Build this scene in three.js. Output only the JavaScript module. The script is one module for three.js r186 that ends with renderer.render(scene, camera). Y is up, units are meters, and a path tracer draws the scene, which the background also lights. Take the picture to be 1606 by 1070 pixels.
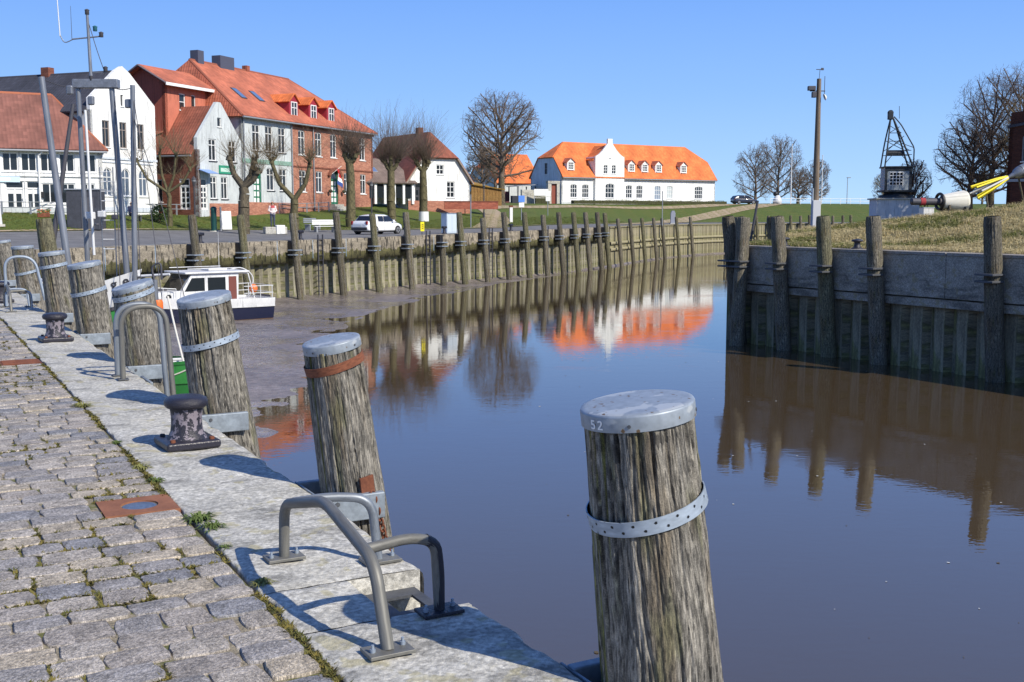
import * as THREE from 'three';
import { mergeGeometries, mergeVertices, toCreasedNormals } from 'three/addons/utils/BufferGeometryUtils.js';
import { RoundedBoxGeometry } from 'three/addons/geometries/RoundedBoxGeometry.js';
import { MarchingCubes } from 'three/addons/objects/MarchingCubes.js';
import { TextGeometry } from 'three/addons/geometries/TextGeometry.js';
import { FontLoader } from 'three/addons/loaders/FontLoader.js';

// ---------------------------------------------------------------- camera, sky, sun, exposure
const scene = new THREE.Scene();
const camera = new THREE.PerspectiveCamera(34.0, 1606 / 1070, 0.1, 3000);
camera.position.set(0, 1.55, 0);
camera.rotation.x = -THREE.MathUtils.degToRad(6.42);
const renderer = new THREE.WebGLRenderer();
renderer.toneMapping = THREE.LinearToneMapping;
renderer.toneMappingExposure = 1.12;
renderer.shadowMap.enabled = true;
const SUN = new THREE.Vector3(0.97, 1.0, 0.78).normalize();
const sun = new THREE.DirectionalLight(new THREE.Color().setRGB(1, 0.93, 0.80), 5.0);
sun.position.copy(SUN).multiplyScalar(150).add(new THREE.Vector3(0, 0, -70));
sun.target.position.set(0, 0, -70);
sun.castShadow = true;
Object.assign(sun.shadow.camera, { left: -130, right: 130, top: 130, bottom: -130, near: 1, far: 400 });
sun.shadow.mapSize.set(4096, 4096);
scene.add(sun, sun.target);
{ // clear spring sky: pale at the horizon, deepening towards the zenith, a little brighter round the sun
  const W = 512, H = 256, data = new Float32Array(W * H * 4);
  const stops = [[-90, 0.20, 0.22, 0.24], [-2, 0.36, 0.56, 0.80], [0, 0.47, 0.70, 0.96], [2.5, 0.37, 0.605, 0.945], [6, 0.270, 0.500, 0.925], [11, 0.180, 0.385, 0.885], [22, 0.145, 0.330, 0.81], [45, 0.045, 0.125, 0.40], [90, 0.022, 0.066, 0.24]];
  for (let r = 0; r < H; r++) {
    const up = ((r + 0.5) / H - 0.5) * 180;
    let k = 0; while (k < stops.length - 2 && up > stops[k + 1][0]) k++;
    const a = stops[k], b = stops[k + 1], f = Math.min(1, Math.max(0, (up - a[0]) / (b[0] - a[0])));
    for (let c = 0; c < W; c++) {
      const az = ((c + 0.5) / W - 0.5) * 2 * Math.PI, u = up * Math.PI / 180;
      const cs = Math.cos(az) * Math.cos(u) * SUN.x + Math.sin(u) * SUN.y + Math.sin(az) * Math.cos(u) * SUN.z;
      const glow = 0.30 * Math.pow(Math.max(0, cs), 12) + 0.06 * Math.pow(Math.max(0, cs), 3);
      const o = (r * W + c) * 4;
      for (let i = 0; i < 3; i++) data[o + i] = a[i + 1] + (b[i + 1] - a[i + 1]) * f + (up > 0 ? glow * [0.9, 0.95, 1][i] : 0);
      data[o + 3] = 1;
    }
  }
  const t = new THREE.DataTexture(data, W, H, THREE.RGBAFormat, THREE.FloatType);
  t.mapping = THREE.EquirectangularReflectionMapping; t.magFilter = THREE.LinearFilter; t.wrapS = THREE.RepeatWrapping; t.needsUpdate = true;
  scene.background = t; scene.environment = t;
}

// ---------------------------------------------------------------- helpers
const V = (x, y, z) => new THREE.Vector3(x, y, z);
const clamp = (x, a, b) => Math.min(b, Math.max(a, x));
const lerp = (a, b, t) => a + (b - a) * t;
const smooth = (a, b, x) => { const t = clamp((x - a) / (b - a), 0, 1); return t * t * (3 - 2 * t); };
function RNG(seed) { let s = seed >>> 0; return () => { s = (s + 0x6d2b79f5) | 0; let t = Math.imul(s ^ (s >>> 15), 1 | s); t = (t + Math.imul(t ^ (t >>> 7), 61 | t)) ^ t; return ((t ^ (t >>> 14)) >>> 0) / 4294967296; }; }
const hash2 = (x, y, s) => { let h = Math.imul(x, 374761393) ^ Math.imul(y, 668265263) ^ Math.imul(s, 1274126177); h = Math.imul(h ^ (h >>> 13), 1274126177); return ((h ^ (h >>> 16)) >>> 0) / 4294967296; };
const md = (a, n) => ((a % n) + n) % n;
function vnoise(x, y, px, py, s) { // value noise that repeats every px, py cells
  const ix = Math.floor(x), iy = Math.floor(y), fx = x - ix, fy = y - iy, u = fx * fx * (3 - 2 * fx), v = fy * fy * (3 - 2 * fy);
  const x0 = md(ix, px), x1 = md(ix + 1, px), y0 = md(iy, py), y1 = md(iy + 1, py);
  return lerp(lerp(hash2(x0, y0, s), hash2(x1, y0, s), u), lerp(hash2(x0, y1, s), hash2(x1, y1, s), u), v);
}
function fbm(u, v, fx, fy, oct, s) { let a = 0.5, t = 0, n = 0; for (let i = 0; i < oct; i++) { t += a * vnoise(u * fx, v * fy, fx, fy, s + i * 17); n += a; a *= 0.5; fx *= 2; fy *= 2; } return t / n; }
const n3 = (() => { // plain 3-D value noise, about -1..1
  const h = (x, y, z) => hash2(x + Math.imul(z, 7919), y, 5) * 2 - 1;
  return (x, y, z) => { const ix = Math.floor(x), iy = Math.floor(y), iz = Math.floor(z); let fx = x - ix, fy = y - iy, fz = z - iz; fx = fx * fx * (3 - 2 * fx); fy = fy * fy * (3 - 2 * fy); fz = fz * fz * (3 - 2 * fz);
    const f = (k) => lerp(lerp(h(ix, iy, iz + k), h(ix + 1, iy, iz + k), fx), lerp(h(ix, iy + 1, iz + k), h(ix + 1, iy + 1, iz + k), fx), fy); return lerp(f(0), f(1), fz); };
})();
// a texture from a function (u, v) -> [r, g, b] in sRGB 0..1
function tex(W, H, fn, srgb = true) {
  const d = new Uint8Array(W * H * 4);
  for (let y = 0, o = 0; y < H; y++) for (let x = 0; x < W; x++, o += 4) { const c = fn((x + 0.5) / W, (y + 0.5) / H, x, y); d[o] = clamp(c[0], 0, 1) * 255; d[o + 1] = clamp(c[1], 0, 1) * 255; d[o + 2] = clamp(c[2], 0, 1) * 255; d[o + 3] = 255; }
  const t = new THREE.DataTexture(d, W, H); t.wrapS = t.wrapT = THREE.RepeatWrapping; t.magFilter = THREE.LinearFilter; t.minFilter = THREE.LinearMipmapLinearFilter; t.generateMipmaps = true;
  if (srgb) t.colorSpace = THREE.SRGBColorSpace; t.needsUpdate = true; return t;
}
const grey = (W, H, fn) => tex(W, H, (u, v, x, y) => { const g = fn(u, v, x, y); return [g, g, g]; }, false);
const rep = (t, x, y = x) => { const c = t.clone(); c.repeat.set(x, y); c.needsUpdate = true; return c; };
const mix = (a, b, t) => [lerp(a[0], b[0], t), lerp(a[1], b[1], t), lerp(a[2], b[2], t)];
const lin = (r, g, b) => new THREE.Color().setRGB(r, g, b);
const M = (o) => new THREE.MeshStandardMaterial({ roughness: 0.85, ...o });

const used = new Map();
function numbered(name) { const n = used.get(name) ?? 0; used.set(name, n + 1); return n ? name + '_' + String(n).padStart(3, '0') : name; }
function tag(o, label, category, group, kind) { o.userData.label = label; o.userData.category = category; if (group) o.userData.group = group; if (kind) o.userData.kind = kind; return o; }
function thing(name, label, category, pos = [0, 0, 0], turn = 0, group) { const o = new THREE.Group(); o.name = numbered(name); o.position.set(...pos); o.rotation.y = turn; scene.add(o); return tag(o, label, category, group); }
function shade(m) { m.castShadow = true; m.receiveShadow = true; return m; }
function part(name, geo, mat, parent) { const m = shade(new THREE.Mesh(Array.isArray(geo) ? join(geo) : geo, mat)); m.name = name; parent.add(m); return m; }
function struct(name, geo, mat, parent = scene) { const m = part(name, geo, mat, parent); if (parent === scene) { m.name = numbered(name); m.userData.kind = 'structure'; } return m; }
function single(name, geo, mat, label, category, group) { const m = part(numbered(name), geo, mat, scene); return tag(m, label, category, group); }
function join(list) {
  const gs = list.map((g) => { const c = g.index ? g.toNonIndexed() : g.clone(); for (const k of Object.keys(c.attributes)) if (!['position', 'normal', 'uv'].includes(k)) c.deleteAttribute(k); if (!c.attributes.normal) c.computeVertexNormals(); if (!c.attributes.uv) c.setAttribute('uv', new THREE.BufferAttribute(new Float32Array(c.attributes.position.count * 2), 2)); c.groups = []; return c; });
  return mergeGeometries(gs);
}
// uv in metres from the dominant direction of each face
function boxUV(g, k = 1) {
  g = g.index ? g.toNonIndexed() : g; const p = g.attributes.position, uv = new Float32Array(p.count * 2), a = V(), b = V(), c = V();
  for (let i = 0; i < p.count; i += 3) {
    a.fromBufferAttribute(p, i); b.fromBufferAttribute(p, i + 1); c.fromBufferAttribute(p, i + 2);
    const n = b.clone().sub(a).cross(c.clone().sub(a)), ax = Math.abs(n.x), ay = Math.abs(n.y), az = Math.abs(n.z);
    [a, b, c].forEach((q, j) => { const [s, t] = ay >= ax && ay >= az ? [q.x, q.z] : ax >= az ? [q.z, q.y] : [q.x, q.y]; uv[(i + j) * 2] = s * k; uv[(i + j) * 2 + 1] = t * k; });
  }
  g.setAttribute('uv', new THREE.BufferAttribute(uv, 2)); return g;
}
const at = (g, x, y, z, ry = 0, rx = 0, rz = 0) => { if (rx || ry || rz) g.applyMatrix4(new THREE.Matrix4().makeRotationFromEuler(new THREE.Euler(rx, ry, rz, 'YXZ'))); return g.translate(x, y, z); };
const bx = (x0, x1, y0, y1, z0, z1) => boxUV(new THREE.BoxGeometry(Math.abs(x1 - x0), Math.abs(y1 - y0), Math.abs(z1 - z0)).translate((x0 + x1) / 2, (y0 + y1) / 2, (z0 + z1) / 2));
const rb = (w, h, d, r, x = 0, y = 0, z = 0, seg = 2) => boxUV(new RoundedBoxGeometry(w, h, d, seg, r).translate(x, y, z));
const tube = (pts, r, seg = 24, rs = 8, closed = false) => new THREE.TubeGeometry(new THREE.CatmullRomCurve3(pts, closed, 'centripetal'), seg, r, rs, closed);
function bar(a, b, r0, r1 = r0, n = 8) { const d = b.clone().sub(a), g = new THREE.CylinderGeometry(r1, r0, d.length(), n, 1); g.applyQuaternion(new THREE.Quaternion().setFromUnitVectors(V(0, 1, 0), d.clone().normalize())); const m = a.clone().add(b).multiplyScalar(0.5); return g.translate(m.x, m.y, m.z); }
const lathe = (pts, n = 24) => new THREE.LatheGeometry(pts.map(([r, y]) => new THREE.Vector2(r, y)), n);
function grid(nu, nv, fn, flip = false) { // a sheet from fn(i / nu, j / nv) -> [x, y, z, u, v]
  const pos = [], uv = [], idx = [];
  for (let j = 0; j <= nv; j++) for (let i = 0; i <= nu; i++) { const q = fn(i / nu, j / nv, i, j); pos.push(q[0], q[1], q[2]); uv.push(q[3] ?? i / nu, q[4] ?? j / nv); }
  for (let j = 0; j < nv; j++) for (let i = 0; i < nu; i++) { const a = j * (nu + 1) + i, b = a + 1, c = a + nu + 1, d = c + 1; flip ? idx.push(a, b, c, b, d, c) : idx.push(a, c, b, b, c, d); }
  const g = new THREE.BufferGeometry(); g.setAttribute('position', new THREE.Float32BufferAttribute(pos, 3)); g.setAttribute('uv', new THREE.Float32BufferAttribute(uv, 2)); g.setIndex(idx); g.computeVertexNormals(); return g;
}
// a prism: outline [[x, y], ...] pushed from z0 to z1
function prism(out, z0, z1, holes = []) { const s = new THREE.Shape(out.map(([x, y]) => new THREE.Vector2(x, y))); for (const h of holes) s.holes.push(new THREE.Path(h.map(([x, y]) => new THREE.Vector2(x, y)))); return boxUV(new THREE.ExtrudeGeometry(s, { depth: Math.abs(z1 - z0), bevelEnabled: false }).translate(0, 0, Math.min(z0, z1))); }

// ---------------------------------------------------------------- textures and materials
const T = {}, MT = {};
const speck = (x, y, s) => hash2(x, y, s);
T.granite = tex(512, 512, (u, v, x, y) => { const a = fbm(u, v, 10, 10, 3, 3), b = speck(x >> 1, y >> 1, 7), c = speck(x, y, 9), e = fbm(u, v, 60, 60, 2, 4); let g = 0.60 + (a - 0.5) * 0.3 + (e - 0.5) * 0.36; if (b > 0.90) g -= 0.24; if (b < 0.12) g += 0.16; g += (c - 0.5) * 0.2; return [g * 1.02, g, g * 0.97]; });
T.graniteBump = grey(512, 512, (u, v, x, y) => 0.6 * fbm(u, v, 24, 24, 3, 31) + 0.3 * fbm(u, v, 90, 90, 2, 33) + 0.1 * speck(x, y, 2));
T.concrete = tex(1024, 1024, (u, v, x, y) => {
  const big = fbm(u, v, 3, 3, 4, 11), mid = fbm(u, v, 14, 9, 4, 12), st = fbm(u, v, 5, 40, 3, 13), fine = fbm(u, v, 120, 120, 2, 14), s = speck(x, y, 15);
  let g = 0.69 + (mid - 0.5) * 0.15 + (fine - 0.5) * 0.34 + (s - 0.5) * 0.22;
  const dk = smooth(0.5, 0.72, big * 0.6 + st * 0.4); g *= 1 - 0.27 * dk; const lich = smooth(0.62, 0.75, fbm(u, v, 16, 16, 4, 21));
  let c = [g * 0.99, g * 0.975, g * 0.93]; c = mix(c, [0.80, 0.78, 0.72], lich * 0.35); const ye = smooth(0.66, 0.76, fbm(u, v, 22, 22, 3, 27)); c = mix(c, [0.62, 0.58, 0.40], ye * 0.4); return c;
});
T.concreteBump = grey(1024, 1024, (u, v, x, y) => 0.45 * fbm(u, v, 18, 18, 4, 41) + 0.4 * fbm(u, v, 110, 110, 3, 42) + 0.15 * speck(x, y, 43));
T.wood = tex(1024, 1024, (u, v, x, y) => {
  const w = (fbm(u, v, 4, 3, 3, 51) - 0.5) * 0.05, a = fbm(u + w, v, 90, 6, 4, 52), b = fbm(u + w, v, 24, 3, 4, 53), f = fbm(u + w, v, 256, 40, 2, 54), s = speck(x, y >> 1, 55), pit = smooth(0.66, 0.74, fbm(u + w, v, 110, 26, 3, 59));
  let g = 0.43 + (a - 0.5) * 0.30 + (b - 0.5) * 0.14 + (f - 0.5) * 0.42 + (s - 0.5) * 0.20; g *= 1 - 0.38 * pit; g = clamp(g, 0.12, 0.72);
  let c = [g * 0.965, g * 0.93, g * 0.865]; const br = smooth(0.55, 0.75, fbm(u, v, 12, 3, 4, 58)); c = mix(c, [g * 0.82, g * 0.70, g * 0.53], br * 0.55);
  const gr = smooth(0.60, 0.76, fbm(u + w, v, 20, 4, 4, 57)); return mix(c, [g * 0.80, g * 0.80, g * 0.52], gr * 0.5);
});
T.woodBump = grey(1024, 1024, (u, v) => { const w = (fbm(u, v, 4, 3, 3, 51) - 0.5) * 0.05, a = fbm(u + w, v, 90, 6, 4, 52), f = fbm(u + w, v, 256, 40, 2, 54); return (0.6 * a + 0.4 * f) * (1 - 0.4 * smooth(0.66, 0.74, fbm(u + w, v, 110, 26, 3, 59))); });
T.steel = tex(256, 256, (u, v, x, y) => { const a = fbm(u, v, 8, 8, 4, 61), b = fbm(u, v, 40, 40, 2, 62), g = 0.74 + (a - 0.5) * 0.22 + (b - 0.5) * 0.12 + (speck(x, y, 3) - 0.5) * 0.04; return [g * 0.97, g, g * 1.03]; });
T.rust = tex(256, 256, (u, v, x, y) => { const a = fbm(u, v, 9, 9, 4, 71), b = fbm(u, v, 50, 50, 2, 72); return mix([0.33, 0.18, 0.12], [0.54, 0.33, 0.23], clamp(a * 1.1 + (b - 0.5) * 0.5 + (speck(x, y, 4) - 0.5) * 0.15, 0, 1)); });
T.blotch = grey(512, 512, (u, v) => 0.5 * fbm(u, v, 6, 6, 5, 81) + 0.5 * fbm(u, v, 40, 40, 3, 82));
T.plaster = tex(512, 512, (u, v, x, y) => { const a = fbm(u, v, 5, 4, 5, 91), b = fbm(u, v, 60, 60, 2, 92), st = fbm(u, v, 40, 3, 3, 93); const g = 0.93 + (a - 0.5) * 0.12 + (b - 0.5) * 0.07 - smooth(0.58, 0.8, st) * 0.12; return [g, g, g]; });
T.brick = tex(512, 512, (u, v, x, y) => { // 2 m square: 26 courses of bricks a fifth of a metre long, seen from far off
  const row = Math.floor(v * 26), fv = v * 26 - row, uu = u * 8 + (row & 1) * 0.5, col = Math.floor(uu), fu = uu - col; const j = fv < 0.14 || fu < 0.05, r = hash2(md(col, 8), row, 5), f = speck(x, y, 6), a = fbm(u, v, 4, 4, 3, 7);
  if (j) return [0.66, 0.58, 0.52]; return mix([0.55, 0.32, 0.25], [0.75, 0.51, 0.41], clamp(r * 0.7 + (f - 0.5) * 0.2 + (a - 0.5) * 0.6 + 0.15, 0, 1)); });
T.tiles = tex(512, 512, (u, v, x, y) => { const row = Math.floor(v * 12), col = Math.floor(u * 16), r = hash2(md(col, 16), md(row, 12), 8), a = fbm(u, v, 3, 3, 4, 9), f = speck(x, y, 2), k = 0.78 + r * 0.11 + (a - 0.5) * 0.36 + (f - 0.5) * 0.06; return [k, k, k]; });
T.tilesBump = grey(512, 512, (u, v) => { const fu = md(u * 16, 1), fv = md(v * 12, 1); return 0.55 * (0.5 + 0.5 * Math.cos(fu * 2 * Math.PI)) + 0.45 * (1 - fv); });
T.grass = tex(512, 512, (u, v, x, y) => { const a = fbm(u, v, 5, 5, 4, 101), b = fbm(u, v, 70, 70, 3, 102), s = speck(x, y, 103); return mix(mix([0.22, 0.30, 0.06], [0.42, 0.50, 0.14], clamp(b * 1.3 - 0.15 + (s - 0.5) * 0.3, 0, 1)), [0.46, 0.44, 0.20], smooth(0.52, 0.75, a) * 0.5); });
T.straw = tex(512, 512, (u, v, x, y) => { const a = fbm(u, v, 5, 5, 4, 111), b = fbm(u, v, 60, 60, 3, 112), s = speck(x, y, 113); return mix(mix([0.42, 0.37, 0.22], [0.74, 0.67, 0.45], clamp(b * 1.2 - 0.1 + (s - 0.5) * 0.3, 0, 1)), [0.36, 0.40, 0.16], smooth(0.5, 0.7, a) * 0.7); });
T.asphalt = tex(512, 512, (u, v, x, y) => { const a = fbm(u, v, 4, 4, 4, 121), b = fbm(u, v, 90, 90, 2, 122), g = 0.52 + (a - 0.5) * 0.16 + (b - 0.5) * 0.14 + (speck(x, y, 5) - 0.5) * 0.1; return [g, g * 0.99, g * 0.98]; });
T.soil = tex(512, 512, (u, v, x, y) => { const a = fbm(u, v, 8, 8, 4, 131), b = fbm(u, v, 80, 80, 2, 132), s = speck(x, y, 133); return mix(mix([0.40, 0.37, 0.31], [0.64, 0.60, 0.52], clamp(b + (s - 0.5) * 0.5, 0, 1)), [0.32, 0.34, 0.13], smooth(0.50, 0.66, a) * 0.7); });
T.mudBump = grey(512, 512, (u, v) => 0.4 * fbm(u, v, 8, 8, 4, 141) + 0.6 * fbm(u, v, 60, 30, 3, 142));
T.mud = tex(512, 512, (u, v, x, y) => { const a = fbm(u, v, 4, 4, 5, 143), b = fbm(u, v, 50, 50, 2, 144), g = 0.50 + (a - 0.5) * 0.22 + (b - 0.5) * 0.16; return [g, g * 0.955, g * 0.92]; });
T.ripple = grey(1024, 1024, (u, v) => 0.5 * fbm(u, v, 10, 22, 3, 151) + 0.35 * fbm(u, v, 40, 80, 2, 152) + 0.15 * fbm(u, v, 120, 200, 2, 153));
T.bark = tex(256, 256, (u, v, x, y) => { const a = fbm(u, v, 24, 6, 4, 161), g = 0.34 + (a - 0.5) * 0.35; return [g * 1.02, g * 0.95, g * 0.82]; });
T.pile = tex(512, 512, (u, v, x, y) => { const a = fbm(u, v, 30, 3, 4, 171), b = fbm(u, v, 5, 4, 4, 172), f = fbm(u, v, 80, 80, 2, 173), g = 0.62 + (a - 0.5) * 0.34 + (b - 0.5) * 0.25 + (f - 0.5) * 0.2; return mix([g * 0.98, g * 0.95, g * 0.83], [g * 0.72, g * 0.74, g * 0.45], smooth(0.5, 0.72, fbm(u, v, 8, 5, 4, 174)) * 0.7); });
T.oldwall = tex(1024, 256, (u, v, x, y) => { // weathered quay coping: dark run stains on pale concrete, a green tide band with a ragged edge low down
  const st = fbm(u, v, 70, 3, 4, 181), b = fbm(u, v, 12, 6, 4, 182), f = fbm(u, v, 160, 60, 2, 183); let g = 0.66 + (b - 0.5) * 0.35 + (f - 0.5) * 0.3; g *= 1 - 0.5 * smooth(0.52, 0.72, st);
  let c = [g, g * 0.96, g * 0.88]; const e = 0.42 + (fbm(u, 0.5, 40, 2, 4, 184) - 0.5) * 0.3; if (v < e) c = mix(c, [g * 0.62, g * 0.62, g * 0.36], 0.8); return c; });

MT.concrete = M({ map: rep(T.concrete, 0.5), bumpMap: rep(T.concreteBump, 0.8), bumpScale: 0.007, roughness: 0.92 });
MT.granites = [[1.0, 0.97, 0.94], [0.90, 0.89, 0.90], [1.06, 1.01, 0.93], [0.95, 0.92, 0.90], [0.82, 0.83, 0.87], [1.05, 1.02, 0.99]].map((c) => M({ color: lin(...c.map((x) => Math.pow(x, 2.2) * 0.92)), map: rep(T.granite, 2.4), bumpMap: rep(T.graniteBump, 3), bumpScale: 0.008, roughness: 0.85 }));
MT.soil = M({ map: rep(T.soil, 1.2), bumpMap: rep(T.graniteBump, 2), bumpScale: 0.01, roughness: 1 });
MT.woodPost = M({ vertexColors: true, map: T.wood, bumpMap: T.woodBump, bumpScale: 0.007, roughness: 0.9 });
MT.galv = M({ map: rep(T.steel, 2), color: lin(0.62, 0.68, 0.76), metalness: 0.35, roughness: 0.5 });
MT.galvPale = M({ map: rep(T.steel, 1.5), color: lin(0.50, 0.54, 0.58), metalness: 0.25, roughness: 0.55 });
MT.rust = M({ map: rep(T.rust, 2), roughness: 0.9 });
MT.tube = M({ color: lin(0.30, 0.275, 0.235), map: rep(T.steel, 1), roughness: 0.5, metalness: 0.15 });
MT.tubeGrey = M({ color: lin(0.40, 0.42, 0.45), map: rep(T.steel, 1), roughness: 0.45, metalness: 0.3 });
MT.castIron = M({ color: lin(0.020, 0.020, 0.030), bumpMap: rep(T.blotch, 3), bumpScale: 0.006, roughness: 0.42 });
MT.black = M({ color: lin(0.012, 0.012, 0.014), roughness: 0.5 });
MT.darkSteel = M({ color: lin(0.16, 0.16, 0.17), map: rep(T.steel, 2), roughness: 0.6, metalness: 0.2 });
MT.white = M({ color: lin(0.80, 0.80, 0.79), map: rep(T.plaster, 0.3), roughness: 0.45 });
MT.glass = new THREE.MeshPhysicalMaterial({ color: lin(0.02, 0.025, 0.03), roughness: 0.05, metalness: 0, specularIntensity: 1 });

// ================================================================ THE NEAR QUAY
// quay frame: s metres along the edge, t metres towards the water, turned by TH about y
const TH = Math.asin(0.476), CT = Math.cos(TH), ST = Math.sin(TH);
const Q = (s, t, y = 0) => [-ST * s + CT * t, y, -CT * s - ST * t];
const quayThing = (name, label, cat, s, t, y, group) => thing(name, label, cat, Q(s, t, y), TH, group);

{ // ground far below, and the turbid harbour water
  struct('ground', new THREE.CircleGeometry(1500, 48).rotateX(-Math.PI / 2).translate(0, -5.2, -200), MT.soil);
  const water = new THREE.MeshPhysicalMaterial({ color: lin(0.066, 0.046, 0.025), roughness: 1, roughnessMap: rep(grey(512, 512, (u, v) => lerp(0.008, 0.075, smooth(0.50, 0.70, 0.65 * fbm(u, v, 4, 9, 4, 411) + 0.35 * fbm(u, v, 20, 40, 3, 412)))), 0.035), ior: 1.7, bumpMap: rep(T.ripple, 0.13, 0.13), bumpScale: 0.0017 });
  struct('water', grid(2, 2, (u, v) => [lerp(-80, 160, u), -3.25, lerp(10, -260, v), lerp(-80, 160, u), lerp(10, -260, v)], true), water);
}
{ // bed of the paving and the wall under the edge
  const g = thing('quay_pavement', '', '', [0, 0, 0], TH); g.userData = { kind: 'structure' };
  part('joint_bed', bx(-14, 1.195, -0.5, -0.008, -48, 6), MT.soil, g);
  part('wall_face', bx(1.0, 1.86, -5, -0.55, -47.5, 6), MT.concrete, g);
  // granite setts in courses across the quay
  const rnd = RNG(77), variants = [];
  for (let k = 0; k < 16; k++) {
    const N = 12, pos = [], uv = [], idx = [], o = rnd() * 3, ring = [];
    const jit = Array.from({ length: N }, () => 1 + (rnd() - 0.5) * 0.10), tilt = [(rnd() - 0.5) * 0.012, (rnd() - 0.5) * 0.012], skew = (rnd() - 0.5) * 0.12;
    const add = (f, y, j) => { const st = pos.length / 3; for (let i = 0; i < N; i++) { const a = (i + 0.5) / N * 2 * Math.PI, c = Math.cos(a), s = Math.sin(a), e = Math.pow(Math.pow(Math.abs(c), 9) + Math.pow(Math.abs(s), 9), -1 / 9) * 0.5 * f * lerp(1, jit[i], j); const x = c * e + s * e * skew, z = s * e; pos.push(x, y + (f < 0.98 ? tilt[0] * x + tilt[1] * z + (rnd() - 0.5) * 0.0035 : 0), z); uv.push(x * 0.22 + o, z * 0.17 + o * 1.7); } return st; };
    pos.push(0, 0.005 + (rnd() - 0.5) * 0.003, 0); uv.push(o, o * 1.7);
    const edge = rnd, r0 = add(0.62, 0.0015, 0.5), r1 = add(0.945, 0.0, 1); ring.push(r0, r1); const dup = pos.length / 3; for (let i = 0; i < N; i++) { pos.push(pos[(r1 + i) * 3], pos[(r1 + i) * 3 + 1], pos[(r1 + i) * 3 + 2]); uv.push(uv[(r1 + i) * 2], uv[(r1 + i) * 2 + 1]); } ring.push(dup, add(0.988, -0.006, 1), add(1.0, -0.06, 1));
    for (let i = 0; i < N; i++) idx.push(0, ring[0] + (i + 1) % N, ring[0] + i);
    for (let r = 0; r < 4; r++) if (r !== 1) for (let i = 0; i < N; i++) { const a = ring[r] + i, b = ring[r] + (i + 1) % N, c = ring[r + 1] + i, d = ring[r + 1] + (i + 1) % N; idx.push(a, b, c, b, d, c); }
    const geo = new THREE.BufferGeometry(); geo.setAttribute('position', new THREE.Float32BufferAttribute(pos, 3)); geo.setAttribute('uv', new THREE.Float32BufferAttribute(uv, 2)); geo.setIndex(idx); geo.computeVertexNormals(); variants.push(geo);
  }
  const stones = [];
  for (let s = 1.6, row = 0; s < 22; row++) {
    const ws = 0.150 + rnd() * 0.045, tmin = Math.max(-3.2, -1.2 + 0.066 * s - 1.2); let t = 1.195 - rnd() * 0.012;
    if (rnd() < 0.3) { const l = 0.10 + rnd() * 0.05; stones.push([s + ws / 2, t - l / 2, ws, l]); t -= l + 0.012; }
    while (t > tmin) { const l = 0.175 + rnd() * 0.10; stones.push([s + ws / 2 + (rnd() - 0.5) * 0.016 + 0.012 * Math.sin(t * 3 + row), t - l / 2, ws, l]); t -= l; }
    s += ws;
  }
  // setts are cut to fit round the cover plates
  const plates = [[5.94, 6.30, 0.825, 1.22], [12.60, 13.06, 0.79, 1.22]], cut = [];
  for (const q of stones) { const [s, t, ws, l] = q, a = s - ws / 2, b = s + ws / 2, c = t - l / 2, d = t + l / 2, P = plates.find((p) => a < p[1] && b > p[0] && c < p[3] && d > p[2]); if (!P) { cut.push(q); continue; } if (P[2] - c > 0.05) cut.push([s, (c + P[2]) / 2, ws, P[2] - c]); if (P[0] - a > 0.05) cut.push([(a + P[0]) / 2, (Math.max(c, P[2]) + d) / 2, P[0] - a, d - Math.max(c, P[2])]); if (b - P[1] > 0.05) cut.push([(b + P[1]) / 2, (Math.max(c, P[2]) + d) / 2, b - P[1], d - Math.max(c, P[2])]); }
  const list = cut.map(([s, t, ws, l]) => { const d = Math.hypot(s, t), vis = t > 0.066 * s - 0.12 && s > 2.6 && s < 18.5; return { s, t, ws, l, score: (vis ? 0 : 1000) + d, v: Math.floor(rnd() * 16), m: Math.floor(Math.pow(rnd(), 1.1) * 6), r: (rnd() - 0.5) * 0.09, y: (rnd() - 0.45) * 0.008, flip: rnd() < 0.5 }; }).sort((a, b) => a.score - b.score);
  const rest = [];
  list.forEach((q, i) => {
    const geo = variants[q.v], m = new THREE.Matrix4().compose(V(q.t, q.y, -q.s), new THREE.Quaternion().setFromEuler(new THREE.Euler(0, q.r + (q.flip ? Math.PI : 0), 0)), V(q.l - 0.003, 1, q.ws - 0.003));
    if (i < 300) { const o = part('cobble', geo, MT.granites[q.m], g); o.applyMatrix4(m); } else rest.push(geo.clone().applyMatrix4(m));
  });
  const far = part('cobble_field', mergeGeometries(rest), MT.granites[0], g); far.userData.kind = 'stuff';
  { // moss and small weeds in the joints, thickest along the coping
    const bl = []; const r2 = RNG(5);
    for (let i = 0; i < 9; i++) { const a = r2() * 6.28, l = 0.012 + r2() * 0.016, w = 0.004 + r2() * 0.003, ox = (r2() - 0.5) * 0.03, oz = (r2() - 0.5) * 0.03, dx = Math.cos(a), dz = Math.sin(a); bl.push(ox - dz * w, 0, oz + dx * w, ox + dz * w, 0, oz - dx * w, ox + dx * l, 0.006 + r2() * 0.014, oz + dz * l); }
    const bg = new THREE.BufferGeometry(); bg.setAttribute('position', new THREE.Float32BufferAttribute(bl, 3)); bg.computeVertexNormals();
    const spots = [];
    for (let i = 0; i < 2200; i++) { const s = 2.5 + r2() * 17; if (vnoise(s * 2.3, 3.5, 999, 99, 4) < 0.56) continue; spots.push([s, 1.197 + (r2() - 0.5) * (0.018 + 0.05 * vnoise(s * 1.3, 0.5, 999, 99, 8))]); }
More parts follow.
